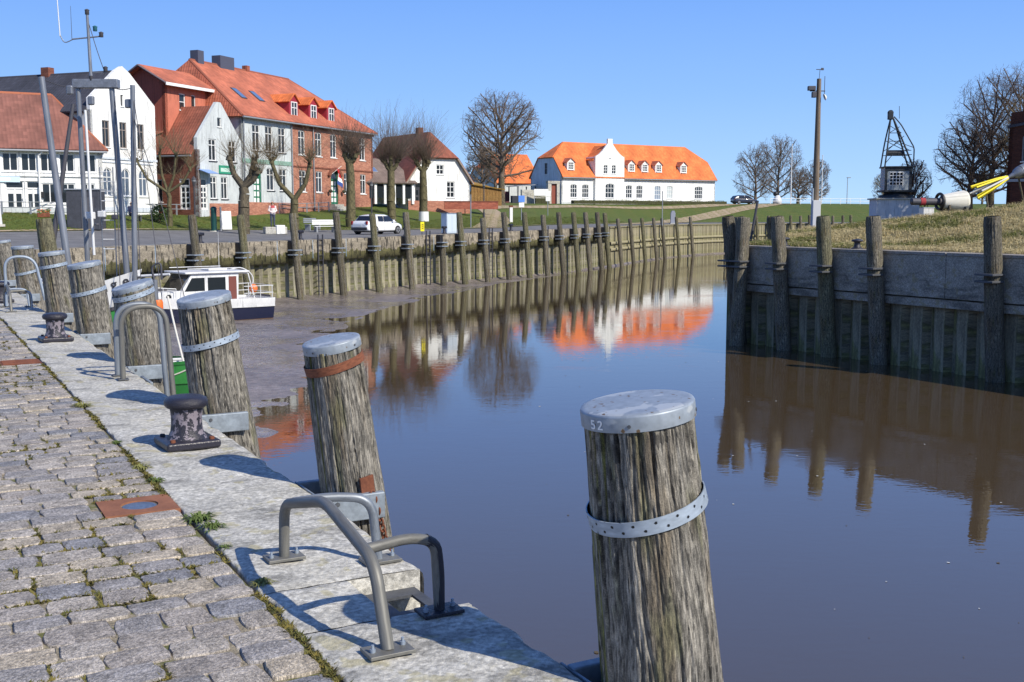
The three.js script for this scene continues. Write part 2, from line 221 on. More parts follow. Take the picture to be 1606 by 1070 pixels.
    for (let i = 0; i < 9000; i++) { const q = list[Math.floor(r2() * Math.min(list.length, 420))]; const side = r2(); if (vnoise(q.s * 1.6, q.t * 2.2 + 50, 999, 999, 6) < 0.55) continue; spots.push(side < 0.6 ? [q.s - q.ws / 2 + (r2() - 0.5) * 0.006, q.t + (r2() - 0.5) * q.l] : [q.s + (r2() - 0.5) * q.ws, q.t + q.l / 2 + (r2() - 0.5) * 0.006]); }
    const im = new THREE.InstancedMesh(bg, M({ color: lin(0.10, 0.10, 0.035), roughness: 1 }), spots.length), c = new THREE.Color();
    spots.forEach(([s, t], i) => { const k = 0.45 + r2() * 0.7; im.setMatrixAt(i, new THREE.Matrix4().compose(V(t, -0.008 + r2() * 0.004, -s), new THREE.Quaternion().setFromEuler(new THREE.Euler(0, r2() * 6.28, 0)), V(k, k * (0.5 + r2() * 0.6), k))); const y = r2(); im.setColorAt(i, c.setRGB(lerp(0.6, 1.7, y), lerp(0.7, 1.35, y), lerp(0.5, 0.9, y))); });
    im.name = 'joint_moss'; im.userData.kind = 'stuff'; shade(im); g.add(im);
  }
}
{ // concrete coping in lengths, with a notch at the ladder
  const g = thing('quay_coping', '', '', [0, 0, 0], TH); g.userData = { kind: 'structure' };
  const slab = (s0, s1, t1 = 1.95) => {
    const wide = t1 > 1.8, prof = [[1.212, -0.5], [1.212, -0.018], [1.222, -0.003], [1.30, 0.0]];
    for (let k = 1; k <= 8; k++) prof.push([lerp(1.30, t1 - 0.05, k / 8), 0]);
    if (wide) prof.push([t1 - 0.022, -0.006], [t1 - 0.006, -0.022], [t1, -0.05], [t1, -0.12], [t1, -0.6]); else prof.push([t1 - 0.006, -0.001], [t1, -0.006], [t1, -0.07], [t1, -0.3]);
    const n = Math.max(8, Math.round((s1 - s0) / 0.035));
    return grid(prof.length - 1, n, (u, v, i, j) => {
      let [t, y] = prof[i]; const s = lerp(s0, s1, v), e = i >= prof.length - 5 ? 1 : 0, b = i < 3 ? 1 : 0, end = j === 0 || j === n;
      y += 0.006 * n3(t * 6, 1, s * 4) + 0.004 * n3(t * 15, 3, s * 15) - (end && i > 1 ? 0.008 : 0);
      if (wide && e) { const ch = Math.max(0, n3(2, t, s * 5) - 0.25) * 0.05 + Math.max(0, n3(7, t, s * 19)) * 0.008; t -= ch * (i < prof.length - 1 ? 1 : 0); y -= i < prof.length - 2 ? ch * 0.8 : 0; }
      if (b) { const ch = Math.max(0, n3(5, 2, s * 4) - 0.2) * 0.035 + 0.004 * n3(9, 1, s * 22); t += ch; }
      return [t, y, -s, t + y, s];
    });
  };
  const cuts = [-5, -1.2, 2.35, 3.92]; for (let i = 1; i < cuts.length; i++) part('coping_slab', slab(cuts[i - 1] + 0.004, cuts[i] - 0.004), MT.concrete, g);
  part('coping_slab', slab(3.924, 4.42, 1.585), MT.concrete, g);
  for (let s = 4.425; s < 46; s += 3.35) part('coping_slab', slab(s + 0.002, s + 3.342), MT.concrete, g);
  part('notch_cheek', [bx(1.59, 1.93, -0.5, -0.012, -3.935, -3.905), bx(1.59, 1.93, -0.5, -0.012, -4.445, -4.425)], MT.concrete, g);
  // steel step plate with a hand hole, set down in the notch
  part('step_plate', prism([[1.592, -4.42], [1.90, -4.42], [1.90, -3.94], [1.592, -3.94]], 0, 0.012, [[[1.72, -4.33], [1.85, -4.33], [1.85, -4.16], [1.72, -4.16]]]).rotateX(Math.PI / 2).translate(0, -0.085, 0), MT.darkSteel, g);
}

// ---------------------------------------------------------------- mooring posts
function pileGeo(h, r0, r1, bottom, seed, fine, ncr = 24) { // weathered timber pile: r1 at the top, r0 at quay level, long cracks along the grain
  const R = RNG(seed), na = fine ? 300 : 96, rows = []; for (let y = h; y > -0.75; y -= fine ? 0.011 : 0.03) rows.push(y); for (let y = -0.8; y > bottom; y -= 0.35) rows.push(y); rows.push(bottom);
  const cr = Array.from({ length: ncr }, () => ({ a: R() * 6.283, y: h - R() * 1.6, len: 0.18 + R() * 0.75, w: (fine ? 0.022 : 0.05) + R() * 0.03, d: 0.007 + Math.pow(R(), 2) * 0.034, wob: R() * 9 }));
  for (let i = 0; i < ncr * 0.7; i++) cr.push({ a: R() * 6.283, y: h - 0.05, len: 0.15 + R() * 0.4, w: 0.025 + R() * 0.03, d: 0.008 + R() * 0.014, wob: R() * 9 });
  const geo = grid(na, rows.length - 1, (u, v, i, j) => {
    const y = rows[j], a = (i % na) / na * 6.28318, c = Math.cos(a), s = Math.sin(a); let r = lerp(r0, r1, clamp((y + 0.2) / (h + 0.2), 0, 1)) + Math.max(0, -y) * 0.006;
    r += 0.007 * n3(c * 2.2 + seed, y * 1.3, s * 2.2) + 0.0035 * n3(c * 7 + seed, y * 2.5, s * 7) + 0.0022 * n3(c * 22 + seed, y * 4, s * 22) + (fine ? 0.0014 * n3(c * 50, y * 9, s * 50) : 0);
    for (const q of cr) { const f = 1 - Math.abs(y - q.y) / q.len; if (f <= 0) continue; let da = a - q.a - 0.06 * n3(q.wob, y * 3, 1) - 0.015 * n3(q.wob, y * 14, 2); da = Math.abs(md(da + Math.PI, 6.28318) - Math.PI); const w = q.w * Math.sqrt(f); if (da < w) r -= q.d * Math.sqrt(f) * (1 - da / w); }
    if (y > h - 0.02) r -= 0.012;
    return [c * r, y, s * r, i / na, y / 1.5 + seed * 0.37];
  });
  // yellow-green algae in ragged streaks on the damp landward flank
  const P = geo.attributes.position, col = new Float32Array(P.count * 3); for (let i = 0; i < P.count; i++) { const x = P.getX(i), y = P.getY(i), z = P.getZ(i), a = Math.atan2(z, x), da = Math.abs(md(a + 2.64 + Math.PI, 6.28318) - Math.PI), q = n3(a * 9 + seed, y * 1.1, 3) * 0.6 + n3(a * 30, y * 4, 8) * 0.4, m = smooth(-0.05, 0.25, q - da * 0.9 + 0.25); col[i * 3] = lerp(1, 0.62, m); col[i * 3 + 1] = lerp(1, 0.66, m); col[i * 3 + 2] = lerp(1, 0.20, m); } geo.setAttribute('color', new THREE.BufferAttribute(col, 3)); return geo;
}
const strapMap = tex(512, 64, (u, v) => { const a = md(u * 34, 1) - 0.5, row = md(u * 34, 2) < 1 ? 0.3 : 0.7, d = Math.hypot(a * 0.62, (v - row) * 0.9), g = 0.80 + (fbm(u, v, 40, 4, 3, 9) - 0.5) * 0.2; return d < 0.085 ? [0.10, 0.10, 0.11] : [g * 0.97, g, g * 1.03]; });
MT.strap = M({ map: strapMap, color: lin(0.60, 0.66, 0.73), metalness: 0.3, roughness: 0.5 });
MT.capTop = M({ map: rep(tex(256, 256, (u, v, x, y) => { const a = fbm(u, v, 5, 5, 5, 201), b = fbm(u, v, 30, 30, 2, 202), g = 0.80 + (b - 0.5) * 0.12; let c = [g * 0.96, g * 0.985, g]; c = mix(c, [0.97, 0.96, 0.93], smooth(0.57, 0.62, a) * 0.8); c = mix(c, [0.58, 0.46, 0.34], smooth(0.80, 0.84, fbm(u, v, 30, 30, 2, 203))); return c; }), 2.2), color: lin(0.50, 0.54, 0.60), metalness: 0.25, roughness: 0.5 });
MT.rustStrap = M({ map: rep(T.rust, 6, 1), roughness: 0.9 });
const font = await new FontLoader().loadAsync('fonts/droid/droid_sans_bold.typeface.json');
const words = (txt, size, depth = 0.002) => new TextGeometry(txt, { font, size, depth, curveSegments: 4, bevelEnabled: false });
const boxUV2 = (m) => { m.geometry = boxUV(m.geometry); };
function mooringPost(o) {
  const { s, h, r, label, group, seed, fine, band = 0.33, band2, tilt = [0, 0], bt = [0.06, 0.10], rusty, lean = 0.125, bracket = true, t = 2.06, rb0 } = o;
  const k = Math.atan(lean), g = quayThing('mooring_post', label, 'mooring post', s, t + lean * h, 0, group);
  const body = new THREE.Group(); const r0 = rb0 ?? r * 1.13, hh = h / Math.cos(k);
  const shaft = part('timber_pile', pileGeo(hh - 0.012, r0, r * 0.955, -4.8, seed, fine, fine ? 62 : 26), MT.woodPost, g); shaft.rotation.z = k; shaft.rotation.y = 0;
  const place = (m, y, rx, rz) => { m.position.set(-Math.sin(k) * y, Math.cos(k) * y, 0); m.rotation.set(rx, 0, k + rz, 'ZXY'); };
  const cap = part('metal_cap', lathe([[0, 0.026], [r - 0.02, 0.022], [r - 0.004, 0.018], [r, 0.010], [r, -0.036], [r - 0.006, -0.038], [r - 0.008, -0.01]], fine ? 64 : 36), MT.capTop, g); boxUV2(cap); place(cap, hh, tilt[0], tilt[1]);
  for (let i = 0; i < 4; i++) { const a = i * 1.57 + 0.9 + seed; part('bolt', at(new THREE.CylinderGeometry(0.006, 0.006, 0.008, 8), Math.cos(a) * (r - 0.001), -0.016, Math.sin(a) * (r - 0.001), -a, 0, Math.PI / 2), MT.darkSteel, cap); }
  const ring = (y, rr, hgt, mat, name) => { const gg = new THREE.CylinderGeometry(rr, rr * 1.004, hgt, 64, 1, true), b = new THREE.CylinderGeometry(rr - 0.004, rr - 0.004, hgt, 64, 1, true); const m = part(name, [gg, b.scale(-1, 1, 1), new THREE.RingGeometry(rr - 0.004, rr, 64).rotateX(-Math.PI / 2).translate(0, hgt / 2, 0)], mat, g); place(m, hh - y, bt[0], bt[1]); return m; };
  const rAt = (y) => lerp(r0, r * 0.955, clamp((hh - y + 0.2) / (hh + 0.2), 0, 1)) * 1.02 + 0.009;
  if (band) ring(band, rAt(band), 0.05, rusty ? MT.rustStrap : MT.strap, rusty ? 'rusty_strap' : 'strap');
  if (band2) ring(band2, rAt(band2), 0.05, MT.strap, 'strap');
  if (bracket) { // galvanised channel that ties the pile to the quay wall
    const br = new THREE.Group(); br.name = 'wall_bracket'; g.add(br); const x0 = 1.95 - (t + lean * h) + 0.005;
    part('beam', rb(Math.abs(x0) + r0 * 0.6, 0.15, 0.05, 0.008, (x0 + r0 * 0.6) / 2, -0.085, -r0 - 0.03), MT.galvPale, br); part('beam', rb(Math.abs(x0) + r0 * 0.6, 0.15, 0.05, 0.008, (x0 + r0 * 0.6) / 2, -0.085, r0 + 0.03), MT.galvPale, br);
    part('wall_plate', rb(0.012, 0.3, 2 * r0 + 0.2, 0.004, x0 + 0.004, -0.17, 0), MT.galvPale, br);
    for (const z of [-r0 - 0.055, r0 + 0.055]) for (const y of [-0.05, -0.12]) part('bolt', at(new THREE.CylinderGeometry(0.014, 0.014, 0.014, 6), x0 + 0.08, y, z, 0, Math.PI / 2), MT.darkSteel, br);
  }
  return { g, cap, k, hh, place, rAt };
}
const grp = 'capped mooring posts along the near quay edge';
{
  const p1 = mooringPost({ s: 2.95, h: 0.93, r: 0.187, seed: 3, fine: true, band: 0.325, bt: [-0.02, 0.15], tilt: [-0.02, 0.0], t: 2.06, rb0: 0.207, label: 'large weathered mooring post with white number 52 on its metal cap beside brown rail', group: grp });
  for (const [i, ch] of ['5', '2'].entries()) { const a = Math.PI * (0.965 - i * 0.052), m = part('number', words(ch, 0.030, 0.001), MT.white, p1.cap); m.position.set(Math.cos(a) * 0.1878, -0.028, Math.sin(a) * 0.1878); m.rotation.y = Math.PI / 2 - a; m.translateX(-0.011); }
  const p2 = mooringPost({ s: 6.04, h: 0.83, r: 0.166, seed: 8, fine: true, band: 0.115, rusty: true, bt: [0.0, 0.17], tilt: [0.02, 0.06], t: 2.10, rb0: 0.186, lean: 0.13, label: 'mooring post with a rusty strap below its cap and a rusty chain at its foot', group: grp });
  { // rust-stained iron plate and hanging chain on the landward flank
    const pl = part('iron_plate', bx(-0.045, 0.045, -0.09, 0.05, -0.006, 0.006), MT.rust, p2.g); pl.position.set(0.02, 0.03, 0.196); pl.rotation.set(0.02, 0.25, p2.k);
    for (let i = 0; i < 12; i++) { const m = part('chain_link', new THREE.TorusGeometry(0.016, 0.0055, 6, 12).scale(1, 1.45, 1), MT.rust, p2.g); m.position.set(0.045 + i * 0.009, -0.02 - i * 0.034, 0.222 + Math.sin(i * 0.5) * 0.008); m.rotation.set(0, (i % 2) * 1.57 + 0.3, 0.3); }
  }
  mooringPost({ s: 9.04, h: 0.89, r: 0.215, seed: 13, fine: true, band: 0.345, bt: [-0.01, 0.12], tilt: [0.06, 0.06], t: 2.08, label: 'thick cracked mooring post with strap standing behind the black bollard with rusty bolts', group: grp });
  mooringPost({ s: 12.29, h: 0.81, r: 0.215, seed: 21, band: 0.085, bt: [0.04, 0.16], tilt: [0.03, 0.16], t: 2.08, label: 'mooring post with strap right under its slanting cap, behind the twin hoop rails', group: grp });
  mooringPost({ s: 15.9, h: 0.90, r: 0.217, seed: 34, band: 0.36, bt: [0.02, 0.12], tilt: [0.02, 0.05], t: 2.08, label: 'deeply cracked mooring post standing between the slanting capped post and the lumpy one', group: grp });
  mooringPost({ s: 19.39, h: 0.95, r: 0.205, seed: 47, band: 0.20, bt: [0.0, 0.06], tilt: [0, -0.02], t: 2.05, label: 'dark lumpy mooring post with strap close under its cap, beyond the small black bollard', group: grp });
  mooringPost({ s: 24.5, h: 0.92, r: 0.215, seed: 52, band: 0.5, tilt: [0, -0.06], t: 2.05, label: 'grey capped mooring post rising behind the far ladder rail', group: grp });
  mooringPost({ s: 29.9, h: 0.92, r: 0.205, seed: 61, band: 0, t: 2.05, label: 'grey capped mooring post beyond the far ladder rail', group: grp });
}
// ---------------------------------------------------------------- ladder rails, hoops, bollards, covers
function bentTube(pts, r, bend = 0.06) { // a pipe with straight runs and rounded bends
  const c = new THREE.CurvePath(), P = pts.map((q) => V(...q)); let prev = P[0];
  for (let i = 1; i < P.length - 1; i++) { const a = P[i].clone().sub(P[i - 1]), b = P[i + 1].clone().sub(P[i]), k = Math.min(bend, a.length() * 0.48, b.length() * 0.48); const p0 = P[i].clone().addScaledVector(a.normalize(), -k), p1 = P[i].clone().addScaledVector(b.normalize(), k); c.add(new THREE.LineCurve3(prev, p0)); c.add(new THREE.QuadraticBezierCurve3(p0, P[i], p1)); prev = p1; }
  c.add(new THREE.LineCurve3(prev, P[P.length - 1]));
  const L = c.getLength(); return new THREE.TubeGeometry(c, Math.ceil(L / 0.02), r, 14);
}
function footPlate(parent, x, z, mat, w = 0.17, d = 0.11) { const p = part('foot_plate', rb(w, 0.014, d, 0.003, x, 0.009, z), mat, parent); for (const k of [-1, 1]) part('bolt', [at(new THREE.CylinderGeometry(0.011, 0.011, 0.012, 6), x + k * w * 0.36, 0.022, z - k * 0.01), at(new THREE.CylinderGeometry(0.006, 0.006, 0.022, 8), x + k * w * 0.36, 0.032, z - k * 0.01)], MT.galv, p); return p; }
function ladderRail(s, label, mats) {
  const g = quayThing('ladder_rail', label, 'ladder rail', s, 1.43, 0.004);
  part('handrail', bentTube([[0, 0.01, 0.62], [0, 0.0, 0.62], [0, 0.01, 0.62]].slice(0, 1).concat([[0, 0.26, 0.60], [0, 0.40, 0.04], [0, 0.30, -0.50], [0, 0.01, -0.62]]).map(([x, y, z]) => [x, y, -z]), 0.024, 0.09), mats[0], g);
  part('side_rail', bentTube([[0.0, 0.318, 0.40], [0.20, 0.325, 0.36], [0.315, 0.29, 0.34], [0.33, 0.01, 0.34]], 0.021, 0.10), mats[0], g);
  part('side_rail', bentTube([[0.0, 0.30, -0.46], [0.16, 0.31, -0.44], [0.34, 0.29, -0.40], [0.36, 0.01, -0.38]], 0.021, 0.12), mats[1], g);
  part('tube_sleeve', bentTube([[0.268, 0.306, 0.347], [0.318, 0.275, 0.34], [0.33, 0.17, 0.34], [0.33, 0.01, 0.34]], 0.0222, 0.07), mats[2], g);
  footPlate(g, 0, -0.62, mats[0]); footPlate(g, 0.0, 0.62, mats[0]); footPlate(g, 0.33, 0.34, mats[2]); footPlate(g, 0.37, -0.38, mats[0]);
  return g;
}
ladderRail(4.19, 'brown bent tube ladder rail with one black leg beside the notched quay edge', [MT.tube, MT.tubeGrey, MT.castIron]);
{
  const g = ladderRail(20.2, 'bent tube ladder rail with a tall pale hoop, on the quay by capped posts', [MT.tube, MT.galv, MT.galv]);
  part('hoop', bentTube([[0.02, 0.01, -0.55], [0.02, 0.85, -0.55], [0.48, 0.85, -0.5], [0.62, 0.1, -0.45]], 0.024, 0.22), MT.galv, g);
}
{
  const g = quayThing('ladder_hoops', 'twin grey steel hoop handrails arching over the quay edge', 'ladder rail', 11.1, 1.74, 0);
  for (const z of [-0.17, 0.14]) { part('hoop', bentTube([[0, 0.005, z], [0, 0.69, z + 0.02], [0.40, 0.70, z + 0.05], [0.46, -0.45, z + 0.08]], 0.026, 0.2), z > 0 ? MT.tube : MT.tubeGrey, g); part('foot_plate', rb(0.1, 0.012, 0.1, 0.003, 0, 0.008, z), MT.darkSteel, g); }
  part('sleeve', at(new THREE.CylinderGeometry(0.029, 0.029, 0.05, 14), 0, 0.36, -0.17), MT.black, g);
  part('fixing_plate', rb(0.03, 0.34, 0.5, 0.006, 0.235, -0.19, 0.03), MT.galvPale, g);
  for (let y = -0.8; y > -3; y -= 0.32) part('rung', bar(V(0.35, y, -0.15), V(0.35, y, 0.2), 0.014), MT.darkSteel, g);
}
const chip = tex(512, 512, (u, v) => { const a = fbm(u, v, 7, 7, 5, 301), b = fbm(u, v, 30, 30, 3, 302), e = smooth(0.50, 0.53, a * 0.75 + b * 0.25); return mix([0.16, 0.155, 0.19], [0.50, 0.47, 0.50], e); });
MT.chipped = M({ map: rep(chip, 3, 1), bumpMap: rep(T.blotch, 3, 1), bumpScale: 0.006, roughness: 0.5 });
MT.bollardPaint = M({ color: lin(0.024, 0.023, 0.034), bumpMap: rep(T.blotch, 4, 2), bumpScale: 0.005, roughness: 0.36 });
function bollard(s, t, label, k = 1, chipped = true) {
  const g = quayThing('bollard', label, 'bollard', s, t, 0.002, 'black cast bollards on the near quay'); g.rotation.y += 0.06; g.scale.setScalar(k);
  part('base_plate', rb(0.36, 0.055, 0.36, 0.018, 0, 0.03, 0), MT.bollardPaint, g);
  part('stem', lathe([[0.135, 0.055], [0.122, 0.075], [0.108, 0.105], [0.102, 0.15], [0.101, 0.20], [0.106, 0.25], [0.112, 0.275]], 36), chipped ? MT.chipped : MT.bollardPaint, g);
  part('head', lathe([[0.10, 0.262], [0.128, 0.268], [0.142, 0.285], [0.144, 0.308], [0.135, 0.328], [0.11, 0.341], [0.06, 0.348], [0, 0.35]], 40), MT.bollardPaint, g);
  for (const x of [-0.13, 0.13]) for (const z of [-0.13, 0.13]) { part('bolt', at(new THREE.CylinderGeometry(0.017, 0.019, 0.02, 6), x, 0.064, z), z > 0 ? MT.rust : MT.bollardPaint, g); }
  return g;
}
bollard(7.57, 1.60, 'black mushroom headed bollard with chipped stem and rusty bolts, beside the thick cracked post');
bollard(14.8, 1.57, 'small black bollard standing by the lumpy dark mooring post', 1.02);
bollard(21.9, 1.44, 'black bollard standing at the far ladder rail', 1.1, false);
{ // rust-brown cover plates let into the setts
  const g = quayThing('water_cover', 'rust brown square cover plate with a round blue grey lid in the setts', 'cover plate', 6.12, 1.03, 0.004);
  const hole = []; for (let i = 0; i < 40; i++) hole.push([Math.cos(i / 40 * 6.2832) * 0.098, Math.sin(i / 40 * 6.2832) * 0.098]);
  part('frame', prism([[-0.20, -0.175], [0.18, -0.175], [0.18, 0.175], [-0.20, 0.175]], 0, 0.05, [hole]).rotateX(-Math.PI / 2).translate(0, -0.052, 0), M({ map: rep(tex(256, 256, (u, v, x, y) => { const a = fbm(u, v, 6, 6, 4, 311), b = fbm(u, v, 60, 60, 2, 312); return mix([0.46, 0.29, 0.20], [0.60, 0.40, 0.29], clamp(a + (b - 0.5) * 0.5, 0, 1)); }), 1.5), roughness: 0.85 }), g);
  part('lid', lathe([[0, -0.010], [0.07, -0.012], [0.085, -0.008], [0.092, -0.012], [0.092, -0.05]], 40), M({ map: rep(T.steel, 3), bumpMap: rep(T.blotch, 8), bumpScale: 0.004, color: lin(0.30, 0.38, 0.52), roughness: 0.45, metalness: 0.3 }), g);
  const h = quayThing('drain_cover', 'long dark rust coloured cover strip across the setts by the coping', 'cover plate', 12.83, 1.0, 0.0); part('frame', rb(0.40, 0.05, 0.44, 0.006, 0, -0.026, 0), MT.rust, h); part('slot_bar', [0, 1, 2, 3].map((i) => rb(0.36, 0.01, 0.05, 0.003, 0, 0.0035, -0.15 + i * 0.1)), MT.rust, h);
}
{ // weeds that grow along the coping joint
  const leaf = M({ color: lin(0.075, 0.11, 0.022), roughness: 0.8 }), pale = M({ color: lin(0.17, 0.17, 0.05), roughness: 0.9 });
  const tuft = (s, t, n, size, mat, label) => { const R = RNG(Math.floor(s * 991)), pos = [];
    for (let i = 0; i < n; i++) { const a = R() * 6.283, l = size * (0.4 + R() * 0.75), w = size * 0.055 * (0.6 + R()), h = size * (0.12 + R() * 0.30), o = size * 0.35 * R(), oa = R() * 6.283, ox = Math.cos(oa) * o, oz = Math.sin(oa) * o * 1.4, dx = Math.cos(a), dz = Math.sin(a); const m = [ox + dx * l * 0.55, h, oz + dz * l * 0.55], e = [ox + dx * l, h * 0.55, oz + dz * l]; const p = (q, k) => [q[0] - dz * w * k, q[1], q[2] + dx * w * k]; const b0 = p([ox, 0, oz], 0.6), b1 = p([ox, 0, oz], -0.6), m0 = p(m, 1), m1 = p(m, -1); pos.push(...b0, ...b1, ...m0, ...b1, ...m1, ...m0, ...m0, ...m1, ...e); }
    const g = new THREE.BufferGeometry(); g.setAttribute('position', new THREE.Float32BufferAttribute(pos, 3)); g.computeVertexNormals(); const m = single('weed_tuft', g, mat, label, 'weed', 'weeds in the coping joint'); m.position.set(...Q(s, t, -0.012)); m.rotation.y = TH; };
  tuft(5.68, 1.25, 110, 0.10, leaf, 'leafy green weed nearest the rust brown cover plate, at the coping joint'); tuft(5.50, 1.27, 90, 0.085, leaf, 'green weed next to the leafy one by the rust brown cover plate');
  tuft(4.55, 1.25, 120, 0.062, pale, 'small grassy tuft inside the shadow of the brown ladder rail'); tuft(5.14, 1.245, 50, 0.05, leaf, 'tiny weed between the cover plate and the brown ladder rail');
  tuft(7.04, 1.20, 110, 0.075, pale, 'yellowish tuft in the joint beside the chipped black bollard'); tuft(6.65, 1.22, 70, 0.07, leaf, 'green tuft in the joint just before the chipped black bollard'); tuft(7.93, 1.20, 70, 0.055, leaf, 'small moss tuft in the joint level with the chipped black bollard'); tuft(9.6, 1.19, 90, 0.09, pale, 'mossy tuft in the joint level with the thick cracked post');
}
const UPOS = [[13.4, 1.58], [17.3, 1.58], [21.8, 1.66], [25.9, 1.74], [29.6, 1.67], [33.3, 1.76], [37.4, -0.3, 1, 0.02], [39.7, 1.77], [42.7, 1.37], [45.7, 1.79], [48.9, 1.8], [52, 1.6], [54.9, 1.81], [58, 1.82], [60.9, 1.83], [64.3, 1.84], [66.8, 1.78], [71.3, 1.25], [76.4, 1.23], [81.5, 1.28], [86.4, 1.27], [89.9, 1.27], [95.5, 1.4], [100.3, 1.4], [111.3, 1.35], [117.5, 1.5], [119.7, 1.5], [121.5, 1.55], [123.4, 1.55], [124.9, 1.5], [126.2, 1.6], [128, 1.55], [129.5, 1.5], [130.9, 1.55], [132, 1.58]]; // places of the far piles: metres along the wall, height of the top, tone, lean

// ================================================================ THE FAR BANK
const WP = [[-21.2, -42.6], [-17.3, -51.5], [-13.7, -60], [-7.1, -72.8], [0, -85], [5.2, -95], [9.1, -105], [13, -116], [19, -130], [27.5, -143], [36, -149], [47, -151]].map(([x, z]) => V(x, 0, z));
const WC = new THREE.CatmullRomCurve3(WP, false, 'centripetal'), WN = 600, WS = WC.getSpacedPoints(WN), WL = WC.getLength();
function wallAt(u) { // point, forward and landward direction at u metres along the far quay wall
  const k = clamp(u / WL * WN, 0, WN - 1e-6), i = Math.floor(k), a = WS[i], b = WS[i + 1], d = b.clone().sub(a).normalize(), p = a.clone().lerp(b, k - i);
  const ex = u < 0 ? u : u > WL ? u - WL : 0; if (ex) p.addScaledVector(d, ex); return { p, d, n: V(d.z, 0, -d.x) };
}
function wallUV(x, z) { let best = 1e9, bi = 0; for (let i = 0; i <= WN; i++) { const q = WS[i], e = (q.x - x) ** 2 + (q.z - z) ** 2; if (e < best) { best = e; bi = i; } } const u = bi / WN * WL, w = wallAt(u), v = (x - w.p.x) * w.n.x + (z - w.p.z) * w.n.z; return [u, v]; }
const U1 = wallUV(9.1, -105)[0];
const prof = (P, v) => { let k = 0; while (k < P.length - 2 && v > P[k + 1][0]) k++; const [a, b] = [P[k], P[k + 1]]; return lerp(a[1], b[1], clamp((v - a[0]) / (b[0] - a[0]), 0, 1)); };
const PA = [[0, 0.15], [9, 0.2], [16.5, 0.55], [22, 1.55], [29, 1.95], [200, 2.2]], PB = [[0, 0.5], [8, 0.6], [14, 1.2], [30, 3.25], [45, 3.6], [200, 3.9]];
const blend = (u) => smooth(U1 - 32, U1 + 8, u);
const topY = (u) => lerp(0.15, 0.5, smooth(20, U1, u));
const bankY = (u, v) => lerp(prof(PA, v), prof(PB, v), blend(u)) + (v < 9 ? (topY(u) - lerp(0.15, 0.5, blend(u))) * (1 - v / 9) : 0) + 0.08 * n3(u * 0.15, v * 0.2, 4) * smooth(14, 24, v);
const groundY = (x, z) => { const [u, v] = wallUV(x, z); return bankY(u, v); };
const roadV = (u) => lerp(16.5, 7.5, smooth(U1 - 45, U1 - 5, u));
MT.grass = M({ map: rep(T.grass, 0.35), color: lin(0.88, 0.80, 0.85), bumpMap: rep(T.graniteBump, 0.8), bumpScale: 0.05, roughness: 1 });
MT.asphalt = M({ map: rep(T.asphalt, 0.3), color: lin(0.62, 0.62, 0.64), roughness: 0.95 });
MT.path = M({ map: rep(T.soil, 0.5), color: lin(1.5, 1.35, 1.25), roughness: 1 });
const bank = (name, nu, nv, u0, u1, v0, v1, mat, dy = 0) => struct(name, grid(nu, nv, (a, b) => { const u = lerp(u0, u1, a), v = lerp(v0(u), v1(u), b), w = wallAt(u), x = w.p.x + w.n.x * v, z = w.p.z + w.n.z * v; return [x, bankY(u, v) + dy, z, x, z]; }), mat);
bank('lawn', 160, 90, -3, WL + 60, (u) => roadV(u) - 0.4, () => 160, MT.grass);
bank('road', 120, 16, -3, WL + 60, () => 0.62, (u) => roadV(u) + 0.3, MT.asphalt, 0.012);
bank('kerb', 200, 1, -3, WL, (u) => roadV(u), (u) => roadV(u) + 0.35, MT.path, 0.09);
bank('footpath', 120, 4, 4, U1 - 14, (u) => 24.6 + 1.5 * smooth(30, 60, u), (u) => 27.6 + 1.5 * smooth(30, 60, u), MT.path, 0.03);
{ // diagonal gravel path over the green and the drive before the white house
  const strip = (pts, w, name) => { const c = new THREE.CatmullRomCurve3(pts.map(([x, z]) => V(x, 0, z))); return struct(name, grid(60, 2, (a, b) => { const p = c.getPoint(a), t = c.getTangent(a), o = (b - 0.5) * w, x = p.x + t.z * o, z = p.z - t.x * o; return [x, groundY(x, z) + 0.05, z, x, z]; }), MT.path); };
  strip([[11.5, -124], [16, -137], [24, -155], [34, -172], [46, -186]], 3.2, 'gravel_path');
  strip([[-3.5, -140], [3, -153], [9, -162], [20, -169], [36, -181], [50, -192]], 3.0, 'gravel_path');
  strip([[-2.2, -98], [-1.5, -112], [-2, -126], [-3.5, -140]], 2.6, 'gravel_path');
}
